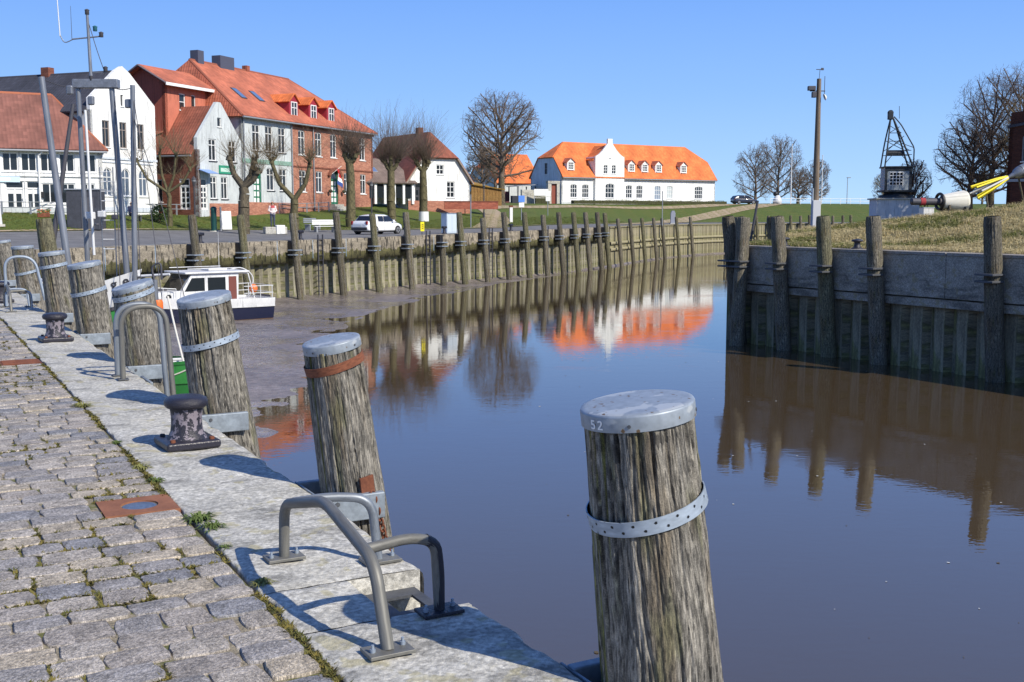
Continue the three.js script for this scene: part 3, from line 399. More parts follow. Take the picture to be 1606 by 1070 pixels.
{ // harbour wall of the left bank: concrete capping over steel sheet piles
  const g = thing('harbour_wall', 'long curved harbour wall of steel sheet piles under a stained concrete capping', 'harbour wall');
  const cap = [[0.62, 0.02], [0.02, 0.0], [0, -0.03], [0, -0.74], [0.0, -1.22], [0.5, -1.25]];
  MT.oldwall = M({ map: T.oldwall, color: lin(0.62, 0.59, 0.55), bumpMap: rep(T.concreteBump, 6, 1), bumpScale: 0.02, roughness: 0.95 });
  const n = 22; // capping poured in lengths
  for (let k = 0; k < n; k++) { const a = -2 + (U1 + 2) * k / n, b = -2 + (U1 + 2) * (k + 1) / n - 0.03; part('capping_block', grid(10, cap.length - 1, (i, j, ii, jj) => { const u = lerp(a, b, i), w = wallAt(u), [v, y] = cap[jj], x = w.p.x + w.n.x * v, z = w.p.z + w.n.z * v; return [x, topY(u) + y + 0.012 * n3(u * 2, y * 4, 1), z, u / 9, clamp(1 + y / 1.25, 0.02, 0.98)]; }), MT.oldwall, g); }
  MT.pile = [[1, 1, 1], [0.82, 0.80, 0.76], [1.1, 1.08, 1.0]].map((c) => M({ map: rep(T.pile, 0.7, 0.25), color: lin(...c.map((q) => q * 0.78)), bumpMap: rep(T.blotch, 1.2), bumpScale: 0.02, roughness: 0.9 }));
  const sp = prism([[-0.31, -0.26], [-0.19, 0], [0.19, 0], [0.31, -0.26]], 0, 3.2).rotateX(Math.PI / 2), R = RNG(3);
  for (let u = -1; u < U1; u += 0.74) { const w = wallAt(u), m = part('sheet_pile', sp, MT.pile[Math.floor(R() * 3)], g); m.position.copy(w.p).addScaledVector(w.n, 0.32 + (R() - 0.5) * 0.03); m.position.y = topY(u) - 1.2; m.rotation.y = Math.atan2(-w.d.z, w.d.x); }
  part('back_sheet', grid(90, 1, (a, b) => { const u = lerp(-2, U1, a), w = wallAt(u); return [w.p.x + w.n.x * 0.55, lerp(-4.4, topY(u) - 1.1, b), w.p.z + w.n.z * 0.55, u, b * 3]; }), MT.pile[1], g);
}
{ // timber quay front further on, with two walings
  const g = thing('timber_quay_front', 'pale timber quay front of upright planks with two rails, at the harbour bend', 'quay front'), R = RNG(9), u2 = WL + 8;
  const ws = [[0.82, 0.80, 0.70], [0.66, 0.62, 0.52], [0.95, 0.90, 0.78]].map((c) => M({ map: rep(T.pile, 1, 0.3), color: lin(...c), roughness: 0.95 }));
  const pl = rb(0.36, 3.9, 0.12, 0.02, 0, -1.95, 0, 1);
  for (let u = U1 + 0.3; u < u2; u += 0.42) { const w = wallAt(u), m = part('plank', pl, ws[Math.floor(R() * 3)], g); m.position.copy(w.p).addScaledVector(w.n, (R() - 0.5) * 0.05); m.position.y = topY(u) - R() * 0.1; m.rotation.y = Math.atan2(-w.d.z, w.d.x); }
  for (const y of [-1.55, -2.15]) part('waling', grid(90, 3, (a, b, i, j) => { const u = lerp(U1, u2, a), w = wallAt(u), [o, dy] = [[0, 0.14], [-0.2, 0.12], [-0.2, -0.12], [0, -0.14]][j]; return [w.p.x + w.n.x * o, topY(u) + y + dy, w.p.z + w.n.z * o, u, b]; }), ws[2], g);
  part('capping_rail', grid(90, 3, (a, b, i, j) => { const u = lerp(U1, u2, a), w = wallAt(u), [o, dy] = [[0.7, 0.03], [-0.1, 0.03], [-0.1, -0.14], [0.1, -0.16]][j]; return [w.p.x + w.n.x * o, topY(u) + dy, w.p.z + w.n.z * o, u, b]; }), ws[1], g);
  part('back_boards', grid(60, 1, (a, b) => { const u = lerp(U1 - 0.4, u2, a), w = wallAt(u); return [w.p.x + w.n.x * 0.25, lerp(-4.4, topY(u) - 0.05, b), w.p.z + w.n.z * 0.25, u, b * 3]; }), ws[1], g);
}
// mooring piles along the far bank
MT.pileWood = [[0.95, 0.92, 0.82], [0.72, 0.70, 0.62], [0.85, 0.86, 0.62]].map((c) => M({ map: rep(T.wood, 1, 1), color: lin(...c), bumpMap: rep(T.woodBump, 1), bumpScale: 0.02, roughness: 0.95 }));
const farPileGeo = [0, 1, 2].map((k) => pileGeo(0, 0.20, 0.18, -5.2, 90 + k, false, 10));
function farPile(u, top, label, group, lean = 0.10, mat = 0, off = -0.42, r = 1, bracket = true) {
  const w = wallAt(u), yb = topY(u), o = thing('harbour_pile', label, 'mooring pile', w.p.clone().addScaledVector(w.n, off).setY(yb).toArray(), Math.atan2(-w.d.z, w.d.x), group);
  const m = part('timber_pile', farPileGeo[mat], MT.pileWood[mat], o); m.scale.set(r, 1, r); m.position.set(0, top - yb, -lean * (top - yb)); m.rotation.x = -Math.atan(lean);
  if (bracket) { const b = part('fender_block', rb(0.34, 1.0, 0.34, 0.03, 0, -0.5, -0.22), MT.black, o); part('clamp', [rb(0.7, 0.06, 0.5, 0.01, -0.05, -0.52, 0.02), rb(0.7, 0.06, 0.5, 0.01, -0.05, -0.78, 0.02)], MT.galv, o); }
  return o;
}
{
  const L = ['tall dark timber mooring pile with clamp irons, standing against the sheet pile wall', 'far bank mooring piles'], L2 = ['slim timber mooring pile standing against the plank quay front', 'piles at the timber quay front'];
  UPOS.forEach(([u, top, mat, lean], i) => farPile(u, top, ...(u < U1 ? L : L2), lean ?? 0.10, mat ?? (i * 7 + 1) % 3, undefined, u < U1 ? 1 : 0.9, u < U1));
}
{ // mud bank laid bare by the tide along the far wall and under the boats
  const mud = new THREE.MeshPhysicalMaterial({ map: rep(T.mud, 0.11), color: lin(0.84, 0.80, 0.84), bumpMap: rep(T.mudBump, 0.35), bumpScale: 0.03, roughness: 1, roughnessMap: rep(grey(512, 512, (u, v) => lerp(0.07, 0.5, smooth(0.36, 0.66, 0.6 * fbm(u, v, 6, 6, 4, 401) + 0.4 * fbm(u, v, 26, 26, 3, 402)))), 0.09), ior: 1.4 });
  const edge = [[-1.5, -14], [-3.6, -19], [-4.55, -22], [-4.7, -26.5], [-5.2, -33], [-5.9, -41], [-6.4, -49], [-5.6, -58], [-3.4, -67], [-0.6, -78], [4.5, -91], [8.6, -102], [13, -113.5], [20, -129], [30, -142.5], [44, -148]];
  const inner = [[-6.5, -14], [-9, -19], [-11, -24], [-14, -30], [-17, -36], [-21, -42], [-18.5, -50], [-14.2, -60.5], [-11, -66.5], [-6.6, -74.5], [0.6, -87], [9.1, -105], [13, -116], [20, -132], [30, -145.2], [44, -151.2]];
  const ce = new THREE.CatmullRomCurve3(edge.map(([x, z]) => V(x, 0, z)), false, 'centripetal'), ci = new THREE.CatmullRomCurve3(inner.map(([x, z]) => V(x, 0, z)), false, 'centripetal');
  struct('mud_bank', grid(220, 36, (a, b) => { const p = ce.getPoint(a), q = ci.getPoint(a), x = lerp(p.x, q.x, b), z = lerp(p.z, q.z, b), d = Math.hypot(p.x - q.x, p.z - q.z) * b; const y = -3.275 + 0.030 * smooth(0, 1.2, d) + Math.max(0, d - 1) * 0.012 + 0.022 * n3(x * 0.5, 1, z * 0.5) * smooth(0, 1, d) + 0.012 * n3(x * 1.7, 1, z * 1.7) * smooth(0, 0.6, d) + 0.006 * n3(x * 5, 1, z * 5) * smooth(0, 0.6, d) + 0.15 * smooth(0.72, 1, b) * (a > 0.42 ? 1 : 0); return [x, y, z, x, z]; }, true), mud);
}
// ================================================================ THE RIGHT BANK
const RC = V(8.25, 0, -42.5), RE = V(0.487, 0, 0.873), RB = V(0.873, 0, -0.487), RTOP = 0.42;
const RP = (u, v, y = 0) => V(RC.x + RE.x * u + RB.x * v, y, RC.z + RE.z * u + RB.z * v);
const rU0 = (v) => -prof([[0, 0], [11.7, 9], [34, 29], [60, 52], [110, 82]], v);
const rightY = (u, v) => RTOP - 0.05 + 2.2 * smooth(1, 23, v) * smooth(-20, 6, u) + 0.6 * smooth(26, 70, v) * smooth(-60, -40, u) + (0.10 * n3(u * 0.4, v * 0.4, 7) + 0.05 * n3(u * 1.3, v * 1.3, 3)) * smooth(0.8, 4, v);
const rightGround = (x, z) => { const dx = x - RC.x, dz = z - RC.z; return rightY(dx * RE.x + dz * RE.z, dx * RB.x + dz * RB.z); };
{
  MT.straw = M({ map: rep(T.straw, 0.28), bumpMap: rep(T.mudBump, 0.6), bumpScale: 0.12, roughness: 1 });
  struct('grass_bank', grid(110, 80, (a, b) => { const v = lerp(0.55, 105, Math.pow(b, 1.6)), u0 = rU0(v) + 0.6, u = lerp(u0, 44, Math.pow(a, 1.2)), p = RP(u, v, rightY(u, v)); return [p.x, p.y, p.z, p.x, p.z]; }), MT.straw);
  const g = thing('harbour_wall', 'dark shaded harbour wall of sheet piles under a heavy concrete beam, below the straw bank', 'harbour wall');
  const wet = M({ map: rep(T.pile, 0.5, 0.25), color: lin(0.64, 0.60, 0.54), roughness: 0.85 }), wet2 = M({ map: rep(T.concrete, 0.3), color: lin(0.72, 0.68, 0.64), bumpMap: rep(T.concreteBump, 0.5), bumpScale: 0.03, roughness: 0.9 }), rim = M({ map: rep(T.concrete, 0.5), color: lin(0.60, 0.56, 0.55), roughness: 0.9 });
  const prism2 = (u0, u1, v0, v1, y0, y1) => { const b = bx(v0, v1, y0, y1, u0, u1); return b; };
  const F = new THREE.Matrix4().makeBasis(RB, V(0, 1, 0), RE).setPosition(RC), put = (name, geo, mat) => part(name, geo.applyMatrix4(F), mat, g);
  for (let u = 0; u < 40; u += 5) { put('concrete_beam', prism2(u + 0.01, u + 4.99, 0.0, 0.8, -0.95, RTOP - 0.09), wet2); put('beam_rim', rb(0.9, 0.1, 4.97, 0.02, 0.42, RTOP - 0.035, u + 2.5), rim); }
  for (let v = 0.8; v < 60; v += 6) { const a = RP(rU0(v), v), b = RP(rU0(v + 6), v + 6), d = b.clone().sub(a); part('return_wall', at(bx(-0.2, 0.5, -4.5, RTOP - 0.02, -d.length() - 0.3, 0.3), a.x, 0, a.z, Math.atan2(-d.x, -d.z)), wet, g); }
  const sp = prism([[-0.34, -0.26], [-0.2, 0], [0.2, 0], [0.34, -0.26]], 0, 3.6).rotateX(Math.PI / 2).rotateY(-Math.PI / 2);
  for (let u = 0.4; u < 40; u += 0.84) { const m = part('sheet_pile', sp, wet, g); m.applyMatrix4(new THREE.Matrix4().makeTranslation(0.26, -0.93, u).premultiply(F)); }
  put('back_sheet', prism2(0, 40, 0.5, 0.7, -4.5, -0.9), wet); put('waling', prism2(0.1, 40, 0.06, 0.28, -1.25, -1.0), wet2);
  const lab = ['sunlit topped mooring pile standing before the dark shaded harbour wall', 'piles before the dark wall'];
  [[0.5, 1.52, 0.15, 1], [1.15, 1.48, -0.05, 0], [3.1, 1.52, 0.10, 0], [5.3, 1.53, 0.10, 2], [7.5, 1.53, 0.10, 0], [11.9, 1.53, 0.10, 1], [-1.0, 1.5, 0.12, 1], [-3.0, 1.5, 0.1, 0]].forEach(([u, top, lean, mat]) => {
    const back = u < 0 ? 3.5 : 0, p = RP(u, -0.35 + back, RTOP), o = thing('harbour_pile', lab[0], 'mooring pile', p.toArray(), Math.atan2(-RE.z, RE.x) + Math.PI, lab[1]);
    const m = part('timber_pile', farPileGeo[mat], MT.pileWood[mat], o); m.position.set(0, top - RTOP, -lean * (top - RTOP)); m.rotation.x = -Math.atan(lean); m.scale.set(1.2, 1, 1.2); part('clamp', [rb(0.62, 0.06, 0.5, 0.01, 0, -0.55, -0.12), rb(0.62, 0.06, 0.5, 0.01, 0, -0.75, -0.12)], MT.darkSteel, o);
  });
  for (const u of [2.4, 5.9, 14.6]) { const o = thing('quay_cleat', 'small black mooring bollard on the rim of the dark wall', 'bollard', RP(u, 0.55, RTOP + 0.01).toArray(), 0, 'bollards on the dark wall'); part('stem', lathe([[0.2, 0], [0.2, 0.04], [0.11, 0.06], [0.1, 0.22], [0.13, 0.25]], 16), MT.castIron, o); part('head', lathe([[0.12, 0.24], [0.19, 0.25], [0.19, 0.3], [0.1, 0.33], [0, 0.34]], 16), MT.castIron, o); }
}

// ================================================================ THE HOUSES
MT.whitewash = M({ map: rep(T.plaster, 0.25), color: lin(0.92, 0.92, 0.90), roughness: 0.9 });
MT.paleGrey = M({ map: rep(T.plaster, 0.3), color: lin(0.62, 0.66, 0.67), roughness: 0.9 });
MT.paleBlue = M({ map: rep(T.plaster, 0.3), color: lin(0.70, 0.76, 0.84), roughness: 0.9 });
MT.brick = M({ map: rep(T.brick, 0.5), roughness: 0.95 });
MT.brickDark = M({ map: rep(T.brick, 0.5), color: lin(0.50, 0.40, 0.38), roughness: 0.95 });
MT.redPaint = M({ map: rep(T.plaster, 0.3), color: lin(0.42, 0.105, 0.065), roughness: 0.9 });
MT.frameWhite = M({ color: lin(0.78, 0.78, 0.77), roughness: 0.5 });
MT.frameDark = M({ color: lin(0.05, 0.05, 0.06), roughness: 0.6 });
MT.green = M({ color: lin(0.02, 0.16, 0.09), roughness: 0.5 });
MT.zinc = M({ color: lin(0.28, 0.30, 0.33), roughness: 0.6, metalness: 0.3 });
const roofMat = (r, g, b) => M({ map: rep(T.tiles, 0.25, 0.25), bumpMap: rep(T.tilesBump, 0.25, 0.25), bumpScale: 0.03, color: lin(r, g, b), roughness: 0.85 });
MT.roofOrange = roofMat(0.92, 0.235, 0.065); MT.roofRed = roofMat(0.60, 0.18, 0.10); MT.roofBrown = roofMat(0.30, 0.125, 0.095); MT.roofDark = roofMat(0.062, 0.064, 0.085); MT.roofRust = roofMat(0.36, 0.115, 0.07);
function slab(pts, th = 0.16) { // a roof slope: planar polygon, first edge along the eaves, seen from outside counter-clockwise
  const P = pts.map((q) => V(...q)), e = P[1].clone().sub(P[0]).normalize(), n = P[1].clone().sub(P[0]).cross(P[P.length - 1].clone().sub(P[0])).normalize(), up = n.clone().cross(e), pos = [], uv = [];
  const put = (q, o) => { const w = q.clone().addScaledVector(n, o); pos.push(w.x, w.y, w.z); uv.push(q.dot(e), q.dot(up)); };
  for (let i = 1; i < P.length - 1; i++) { put(P[0], th); put(P[i], th); put(P[i + 1], th); put(P[0], 0); put(P[i + 1], 0); put(P[i], 0); }
  for (let i = 0; i < P.length; i++) { const a = P[i], b = P[(i + 1) % P.length]; put(a, 0); put(b, 0); put(b, th); put(a, 0); put(b, th); put(a, th); }
  const g = new THREE.BufferGeometry(); g.setAttribute('position', new THREE.Float32BufferAttribute(pos, 3)); g.setAttribute('uv', new THREE.Float32BufferAttribute(uv, 2)); g.computeVertexNormals(); return g;
}
const outline = (w, h, arch = 0) => { const p = [[-w / 2, 0], [w / 2, 0], [w / 2, h - arch]]; if (arch) for (let i = 1; i < 8; i++) { const a = i / 8 * Math.PI; p.push([Math.cos(a) * w / 2, h - arch + Math.sin(a) * arch]); } p.push([-w / 2, h - arch]); return p; };
const winCache = new Map();
function windowGeo(w, h, nx, rows, arch) {
  const key = [w, h, nx, rows.join(), arch].join(); if (winCache.has(key)) return winCache.get(key);
  const b = Math.min(0.08, w * 0.09), inner = outline(w - 2 * b, h - 2 * b, arch ? Math.max(0.05, arch - b * 0.6) : 0).map(([x, y]) => [x, y + b]);
  const f = [prism(outline(w, h, arch), -0.16, -0.06, [inner])];
  for (let i = 1; i < nx; i++) f.push(bx(-w / 2 + w * i / nx - b * 0.42, -w / 2 + w * i / nx + b * 0.42, b, h - b - 0.01, -0.14, -0.075));
  for (const r of rows) f.push(bx(-w / 2 + b, w / 2 - b, h * r - b * 0.4, h * r + b * 0.4, -0.135, -0.08));
  const out = { frame: join(f), pane: prism(inner, -0.125, -0.115), sill: bx(-w / 2 - 0.06, w / 2 + 0.06, -0.07, 0.0, -0.12, 0.07) }; winCache.set(key, out); return out;
}
const FACE = { front: (L, D) => new THREE.Matrix4(), left: (L, D) => new THREE.Matrix4().makeTranslation(0, 0, -D).multiply(new THREE.Matrix4().makeRotationY(-Math.PI / 2)), right: (L, D) => new THREE.Matrix4().makeTranslation(L, 0, 0).multiply(new THREE.Matrix4().makeRotationY(Math.PI / 2)), back: (L, D) => new THREE.Matrix4().makeTranslation(L, 0, -D).multiply(new THREE.Matrix4().makeRotationY(Math.PI)) };
function addWindow(parent, mat4, q, name = 'window') { // q: x, y, w, h, nx, rows, arch, frame, sill
  const { x, y, w, h, nx = 2, rows = [0.68], arch = 0, frame = MT.frameWhite, sill = MT.frameWhite } = q, G = windowGeo(w, h, nx, rows, arch);
  const m = part(name, G.frame, frame, parent); m.applyMatrix4(mat4.clone().multiply(new THREE.Matrix4().makeTranslation(x, y, 0))); part('pane', G.pane, q.glass ?? MT.glass, m); if (sill) part('sill', G.sill, sill, m); return m;
}
// a wall face with real openings; items = windows and doors on it
function face(parent, side, L, D, out, items, mat, name = 'wall') {
  out = out.map(([x, y]) => [x, y === 0 ? -0.9 : y]); const m4 = FACE[side](L, D), holes = items.map((q) => outline(q.w, q.h, q.arch ?? 0).map(([x, y]) => [x + q.x, y + q.y])); part(name, prism(out, -0.3, 0, holes).applyMatrix4(m4), mat, parent);
  for (const q of items) q.door ? addDoor(parent, m4, q) : addWindow(parent, m4, q);
}
function addDoor(parent, m4, q) {
  const { x, y, w, h, mat = MT.green } = q, d = part('door', [bx(-w / 2, w / 2, 0, h, -0.18, -0.12), bx(-w / 2, w / 2, h * 0.74, h * 0.77, -0.12, -0.07), bx(-w / 2, -w / 2 + 0.12, 0, h, -0.12, -0.07), bx(w / 2 - 0.12, w / 2, 0, h, -0.12, -0.07), bx(-0.05, 0.05, 0, h * 0.75, -0.12, -0.09)], mat, parent);
  d.applyMatrix4(m4.clone().multiply(new THREE.Matrix4().makeTranslation(x, y, 0))); const n = q.panes ?? 4;
  for (let i = 0; i < n; i++) for (const k of [-1, 1]) part('pane', bx(k * w * 0.2 - w * 0.13, k * w * 0.2 + w * 0.13, h * (0.07 + 0.68 * i / n), h * (0.07 + 0.68 * (i + 0.75) / n), -0.12, -0.105), q.paneMat ?? MT.frameWhite, d);
  part('fanlight', bx(-w / 2 + 0.14, w / 2 - 0.14, h * 0.79, h * 0.96, -0.12, -0.10), MT.glass, d); part('handle', bx(w * 0.36, w * 0.4, h * 0.36, h * 0.42, -0.12, -0.05), MT.zinc, d);
}
const rect = (L, h, y0 = 0) => [[0, y0], [L, y0], [L, h], [0, h]];
const houseAt = (name, label, x, z, dx, dz, y, cat = 'house') => thing(name, label, cat, [x, y, z], Math.atan2(-dz, dx));
function dormer(parent, x, y0, w, h, zf, depth, rm, wm, wall) { // gabled dormer: front at zf, running back into the slope
  const d = part('dormer', prism([[x - w / 2, y0], [x + w / 2, y0], [x + w / 2, y0 + h], [x, y0 + h + w * 0.42], [x - w / 2, y0 + h]], zf - depth, zf), wall, parent), e = 0.16, yy = y0 + h, a = w * 0.42;
  part('dormer_roof', [slab([[x + w / 2 + e, yy - a * 2 * e / w, zf + e], [x + w / 2 + e, yy - a * 2 * e / w, zf - depth], [x, yy + a, zf - depth], [x, yy + a, zf + e]], 0.09), slab([[x - w / 2 - e, yy - a * 2 * e / w, zf - depth], [x - w / 2 - e, yy - a * 2 * e / w, zf + e], [x, yy + a, zf + e], [x, yy + a, zf - depth]], 0.09)], rm, d);
  addWindow(d, new THREE.Matrix4().makeTranslation(x, y0 + 0.12, zf + 0.13), { x: 0, y: 0, ...wm }, 'dormer_window');
}
function gutter(parent, a, b) { part('gutter', bar(V(...a), V(...b), 0.08, 0.08, 6), MT.zinc, parent); }

{ // ---- long two-storey house, grey-white at one end and brick at the other
  const L = 21.8, D = 12, H = 7.85, R = 12.5, y = 1.9, g = houseAt('town_house', 'large town house, half grey and half brick, with orange hipped roof and red dormers', -21.97, -92, 0.373, -0.93, y);
  const up = (x, o = {}) => ({ x, y: 5.0, w: 1.1, h: 2.15, nx: 2, rows: [0.7], ...o }), lo = (x, o = {}) => ({ x, y: 1.75, w: 1.1, h: 1.9, nx: 2, rows: [0.7], ...o });
  const greyWin = { frame: MT.frameWhite, sill: MT.frameDark }, S = 7.2;
  face(g, 'front', L, D, [[0, 0], [S, 0], [S, H], [0, H]], [...[2.0, 3.85, 5.8].map((x) => up(x, greyWin)), lo(3.95, greyWin), lo(5.85, greyWin), { door: true, x: 2.0, y: 0.5, w: 1.15, h: 3.1 }], MT.paleGrey);
  part('green_band', bx(0, S, 3.95, 4.3, 0.002, 0.05), M({ color: lin(0.22, 0.36, 0.30), roughness: 0.8 }), g); part('brick_plinth', bx(0.1, S - 0.05, -0.95, 0.75, 0.0, 0.06), MT.brick, g);
  face(g, 'front', L, D, [[S, 0], [L, 0], [L, H], [S, H]], [...[8.9, 11.7, 14.3, 16.8, 19.75].map((x) => up(x, { arch: 0.12 })), ...[8.95, 11.7, 16.7, 19.8].map((x) => lo(x)), { door: true, x: 14.4, y: 0.7, w: 1.3, h: 3.0 }], MT.brick, 'brick_wall');
  part('cornice', [bx(S, L + 0.1, H - 0.45, H - 0.15, 0.002, 0.12), bx(S, L, 3.9, 4.02, 0.002, 0.06)], MT.brickDark, g);
  { const a = []; for (let i = 0; i <= 12; i++) { const t = Math.PI * (0.12 + 0.76 * i / 12); a.push([14.4 + Math.cos(t) * 1.35, 2.9 + Math.sin(t) * 1.2]); } const o = a.slice().reverse().map(([x, yy]) => [14.4 + (x - 14.4) * 0.78, 2.9 + (yy - 2.9) * 0.76]); part('door_arch', prism([...a, ...o], 0.002, 0.22), MT.brickDark, g); part('door_steps', [bx(13.3, 15.5, 0, 0.25, 0, 1.2), bx(13.5, 15.3, 0.25, 0.5, 0, 0.8), bx(13.6, 15.2, 0.5, 0.7, 0, 0.5)], MT.concrete, g); }
  face(g, 'left', L, D, rect(D, H), [], MT.paleGrey); face(g, 'right', L, D, rect(D, H), [{ x: 4, y: 5, w: 1, h: 1.9 }, { x: 8, y: 5, w: 1, h: 1.9 }], MT.brick, 'brick_wall'); face(g, 'back', L, D, rect(L, H), [], MT.brick, 'brick_wall');
  const e = 0.35, hz = D / 2, hx = 5.6, yo = H - 0.25;
  part('roof', [slab([[-e, yo, e], [L + e, yo, e], [L - hx, R, -hz], [hx - 4.2, R, -hz]]), slab([[L + e, yo, -D - e], [-e, yo, -D - e], [hx - 4.2, R, -hz], [L - hx, R, -hz]])], MT.roofRed, g);
  part('hip_roof', slab([[-e, yo, -D - e], [-e, yo, e], [hx - 4.2, R, -hz]]), MT.roofRed, g); part('hip_roof', slab([[L + e, yo, e], [L + e, yo, -D - e], [L - hx, R, -hz]]), MT.roofRed, g);
  part('ridge_tiles', [bar(V(hx - 4.2, R + 0.1, -hz), V(L - hx, R + 0.1, -hz), 0.16, 0.16, 6), bar(V(L + e, yo + 0.1, e), V(L - hx, R + 0.1, -hz), 0.13, 0.13, 6), bar(V(-e, yo + 0.1, e), V(hx - 4.2, R + 0.1, -hz), 0.13, 0.13, 6)], MT.roofRust, g); gutter(g, [-e, yo, e + 0.08], [L + e, yo, e + 0.08]);
  for (const x of [8.6, 11.8, 14.9]) dormer(g, x, H + 0.35, 1.5, 1.45, -0.55, 4, MT.roofOrange, { w: 0.95, h: 1.3, nx: 2, rows: [0.6] }, M({ color: lin(0.30, 0.02, 0.035), roughness: 0.6 }));
  for (const x of [3.0, 5.6]) { const s = part('skylight', rb(0.8, 0.09, 1.5, 0.02, 0, 0, 0), MT.frameDark, g); s.position.set(x, yo + (R - yo) * 0.42 + 0.22, e - (hz + e) * 0.42); s.rotation.x = Math.atan2(R - yo, hz + e); part('pane', rb(0.62, 0.02, 1.3, 0.01, 0, 0.05, 0), M({ color: lin(0.10, 0.16, 0.3), roughness: 0.1 }), s); }
  part('chimney', bx(2.0, 2.8, R - 0.6, R + 1.0, -hz - 0.4, -hz + 0.4), M({ color: lin(0.06, 0.07, 0.11), roughness: 0.8 }), g); part('chimney', bx(5.0, 7.0, R - 0.6, R + 0.95, -hz - 0.45, -hz + 0.45), M({ color: lin(0.06, 0.07, 0.11), roughness: 0.8 }), g); part('chimney', bx(9.2, 9.7, R - 0.6, R + 0.6, -hz - 0.3, -hz + 0.2), MT.roofRust, g);
  part('drainpipe', [bar(V(S, 0, 0.1), V(S, H - 0.3, 0.1), 0.06), bar(V(0.15, 0, 0.1), V(0.15, H - 0.3, 0.1), 0.06), bar(V(10.7, 0, 0.1), V(10.7, H - 0.3, 0.1), 0.06)], MT.zinc, g);
  for (const x of [13.2, 15.6]) { part('flower_basket', new THREE.SphereGeometry(0.22, 10, 8).scale(1, 0.75, 0.8).translate(x, 1.9, 0.3), M({ color: lin(0.05, 0.05, 0.03), roughness: 1 }), g); part('basket_bracket', bar(V(x, 2.3, 0), V(x, 2.2, 0.32), 0.02), MT.black, g); }
  { const f = part('flag', grid(8, 6, (a, b) => [14.05 + a * 0.75 + b * 0.1, 4.0 - b * 1.35 - a * 0.5, 0.5 + 0.12 * Math.sin(a * 5 + b * 4)]), M({ map: (() => { const t = tex(8, 64, (u, v) => v > 0.66 ? [0.20, 0.30, 0.55] : v > 0.33 ? [0.90, 0.90, 0.90] : [0.70, 0.12, 0.14]); return t; })(), roughness: 0.9 }), g); part('flag_staff', bar(V(13.9, 3.5, 0.05), V(14.8, 4.25, 0.55), 0.02), MT.frameWhite, g); }
}
{ // ---- small gable-fronted house joined to it, pale front, brick flank
  const L = 5.7, D = 8, H = 4.7, A = 8.15, y = 1.9, g = houseAt('gable_house', 'narrow pale grey gable house with green shop board and brick flank under rusty tiles', -24.13, -86.6, 0.373, -0.93, y);
  const w = { nx: 2, rows: [0.72], sill: MT.frameDark };
  face(g, 'front', L, D, [[0, 0], [L, 0], [L, 5.6], [L / 2 + 0.25, A + 0.35], [L / 2 - 0.25, A + 0.35], [0, 5.6]], [{ x: 1.9, y: 3.9, w: 0.95, h: 1.7, ...w }, { x: 4.5, y: 3.9, w: 0.95, h: 1.7, ...w }, { x: 1.9, y: 0.95, w: 0.85, h: 1.75, ...w }, { x: 3.3, y: 0.95, w: 0.85, h: 1.75, ...w }, { door: true, x: 0.7, y: 0.1, w: 0.9, h: 2.4, mat: MT.frameWhite, paneMat: MT.glass }, { x: 2.85, y: 6.6, w: 0.5, h: 0.7, nx: 1, rows: [] }], MT.paleGrey);
  part('shop_board', bx(2.6, 4.7, 2.95, 3.6, 0.02, 0.09), M({ color: lin(0.03, 0.28, 0.17), roughness: 0.6 }), g); part('shop_board_panel', bx(2.75, 4.1, 3.1, 3.4, 0.09, 0.10), M({ color: lin(0.5, 0.68, 0.6), roughness: 0.6 }), g); part('awning', slab([[0.1, 2.85, 0.9], [1.4, 2.85, 0.9], [1.4, 3.15, 0.02], [0.1, 3.15, 0.02]], 0.05), M({ color: lin(0.2, 0.32, 0.62), roughness: 0.7 }), g); part('brick_plinth', bx(1.3, L - 0.05, -0.95, 0.6, 0, 0.05), MT.brick, g);
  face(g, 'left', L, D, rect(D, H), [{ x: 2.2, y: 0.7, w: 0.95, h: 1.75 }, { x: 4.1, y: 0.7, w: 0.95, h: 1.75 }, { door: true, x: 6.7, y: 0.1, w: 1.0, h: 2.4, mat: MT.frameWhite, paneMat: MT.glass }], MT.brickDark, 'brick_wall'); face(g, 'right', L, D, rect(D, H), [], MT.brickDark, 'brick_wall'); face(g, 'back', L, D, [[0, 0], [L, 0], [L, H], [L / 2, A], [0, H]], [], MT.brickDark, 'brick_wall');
  part('roof', [slab([[-0.35, H - 0.45, -D - 0.2], [-0.35, H - 0.45, -0.31], [L / 2, A, -0.31], [L / 2, A, -D - 0.2]]), slab([[L + 0.1, H - 0.2, -0.31], [L + 0.1, H - 0.2, -D - 0.2], [L / 2, A, -D - 0.2], [L / 2, A, -0.31]])], MT.roofRust, g); gutter(g, [-0.4, H - 0.5, -D], [-0.4, H - 0.5, -0.3]);
  { const dm = part('wall_dormer', bx(-0.06, 1.2, H - 0.9, H + 1.2, -5.2, -3.9), MT.brickDark, g); part('dormer_roof', slab([[-0.3, H + 1.15, -5.4], [-0.3, H + 1.15, -3.7], [2.2, H + 1.9, -3.7], [2.2, H + 1.9, -5.4]], 0.1), MT.roofRust, dm); addWindow(dm, new THREE.Matrix4().makeTranslation(-0.07, 0, -4.55).multiply(new THREE.Matrix4().makeRotationY(-Math.PI / 2)), { x: 0, y: H - 0.7, w: 0.8, h: 1.6 }, 'dormer_window'); }
}
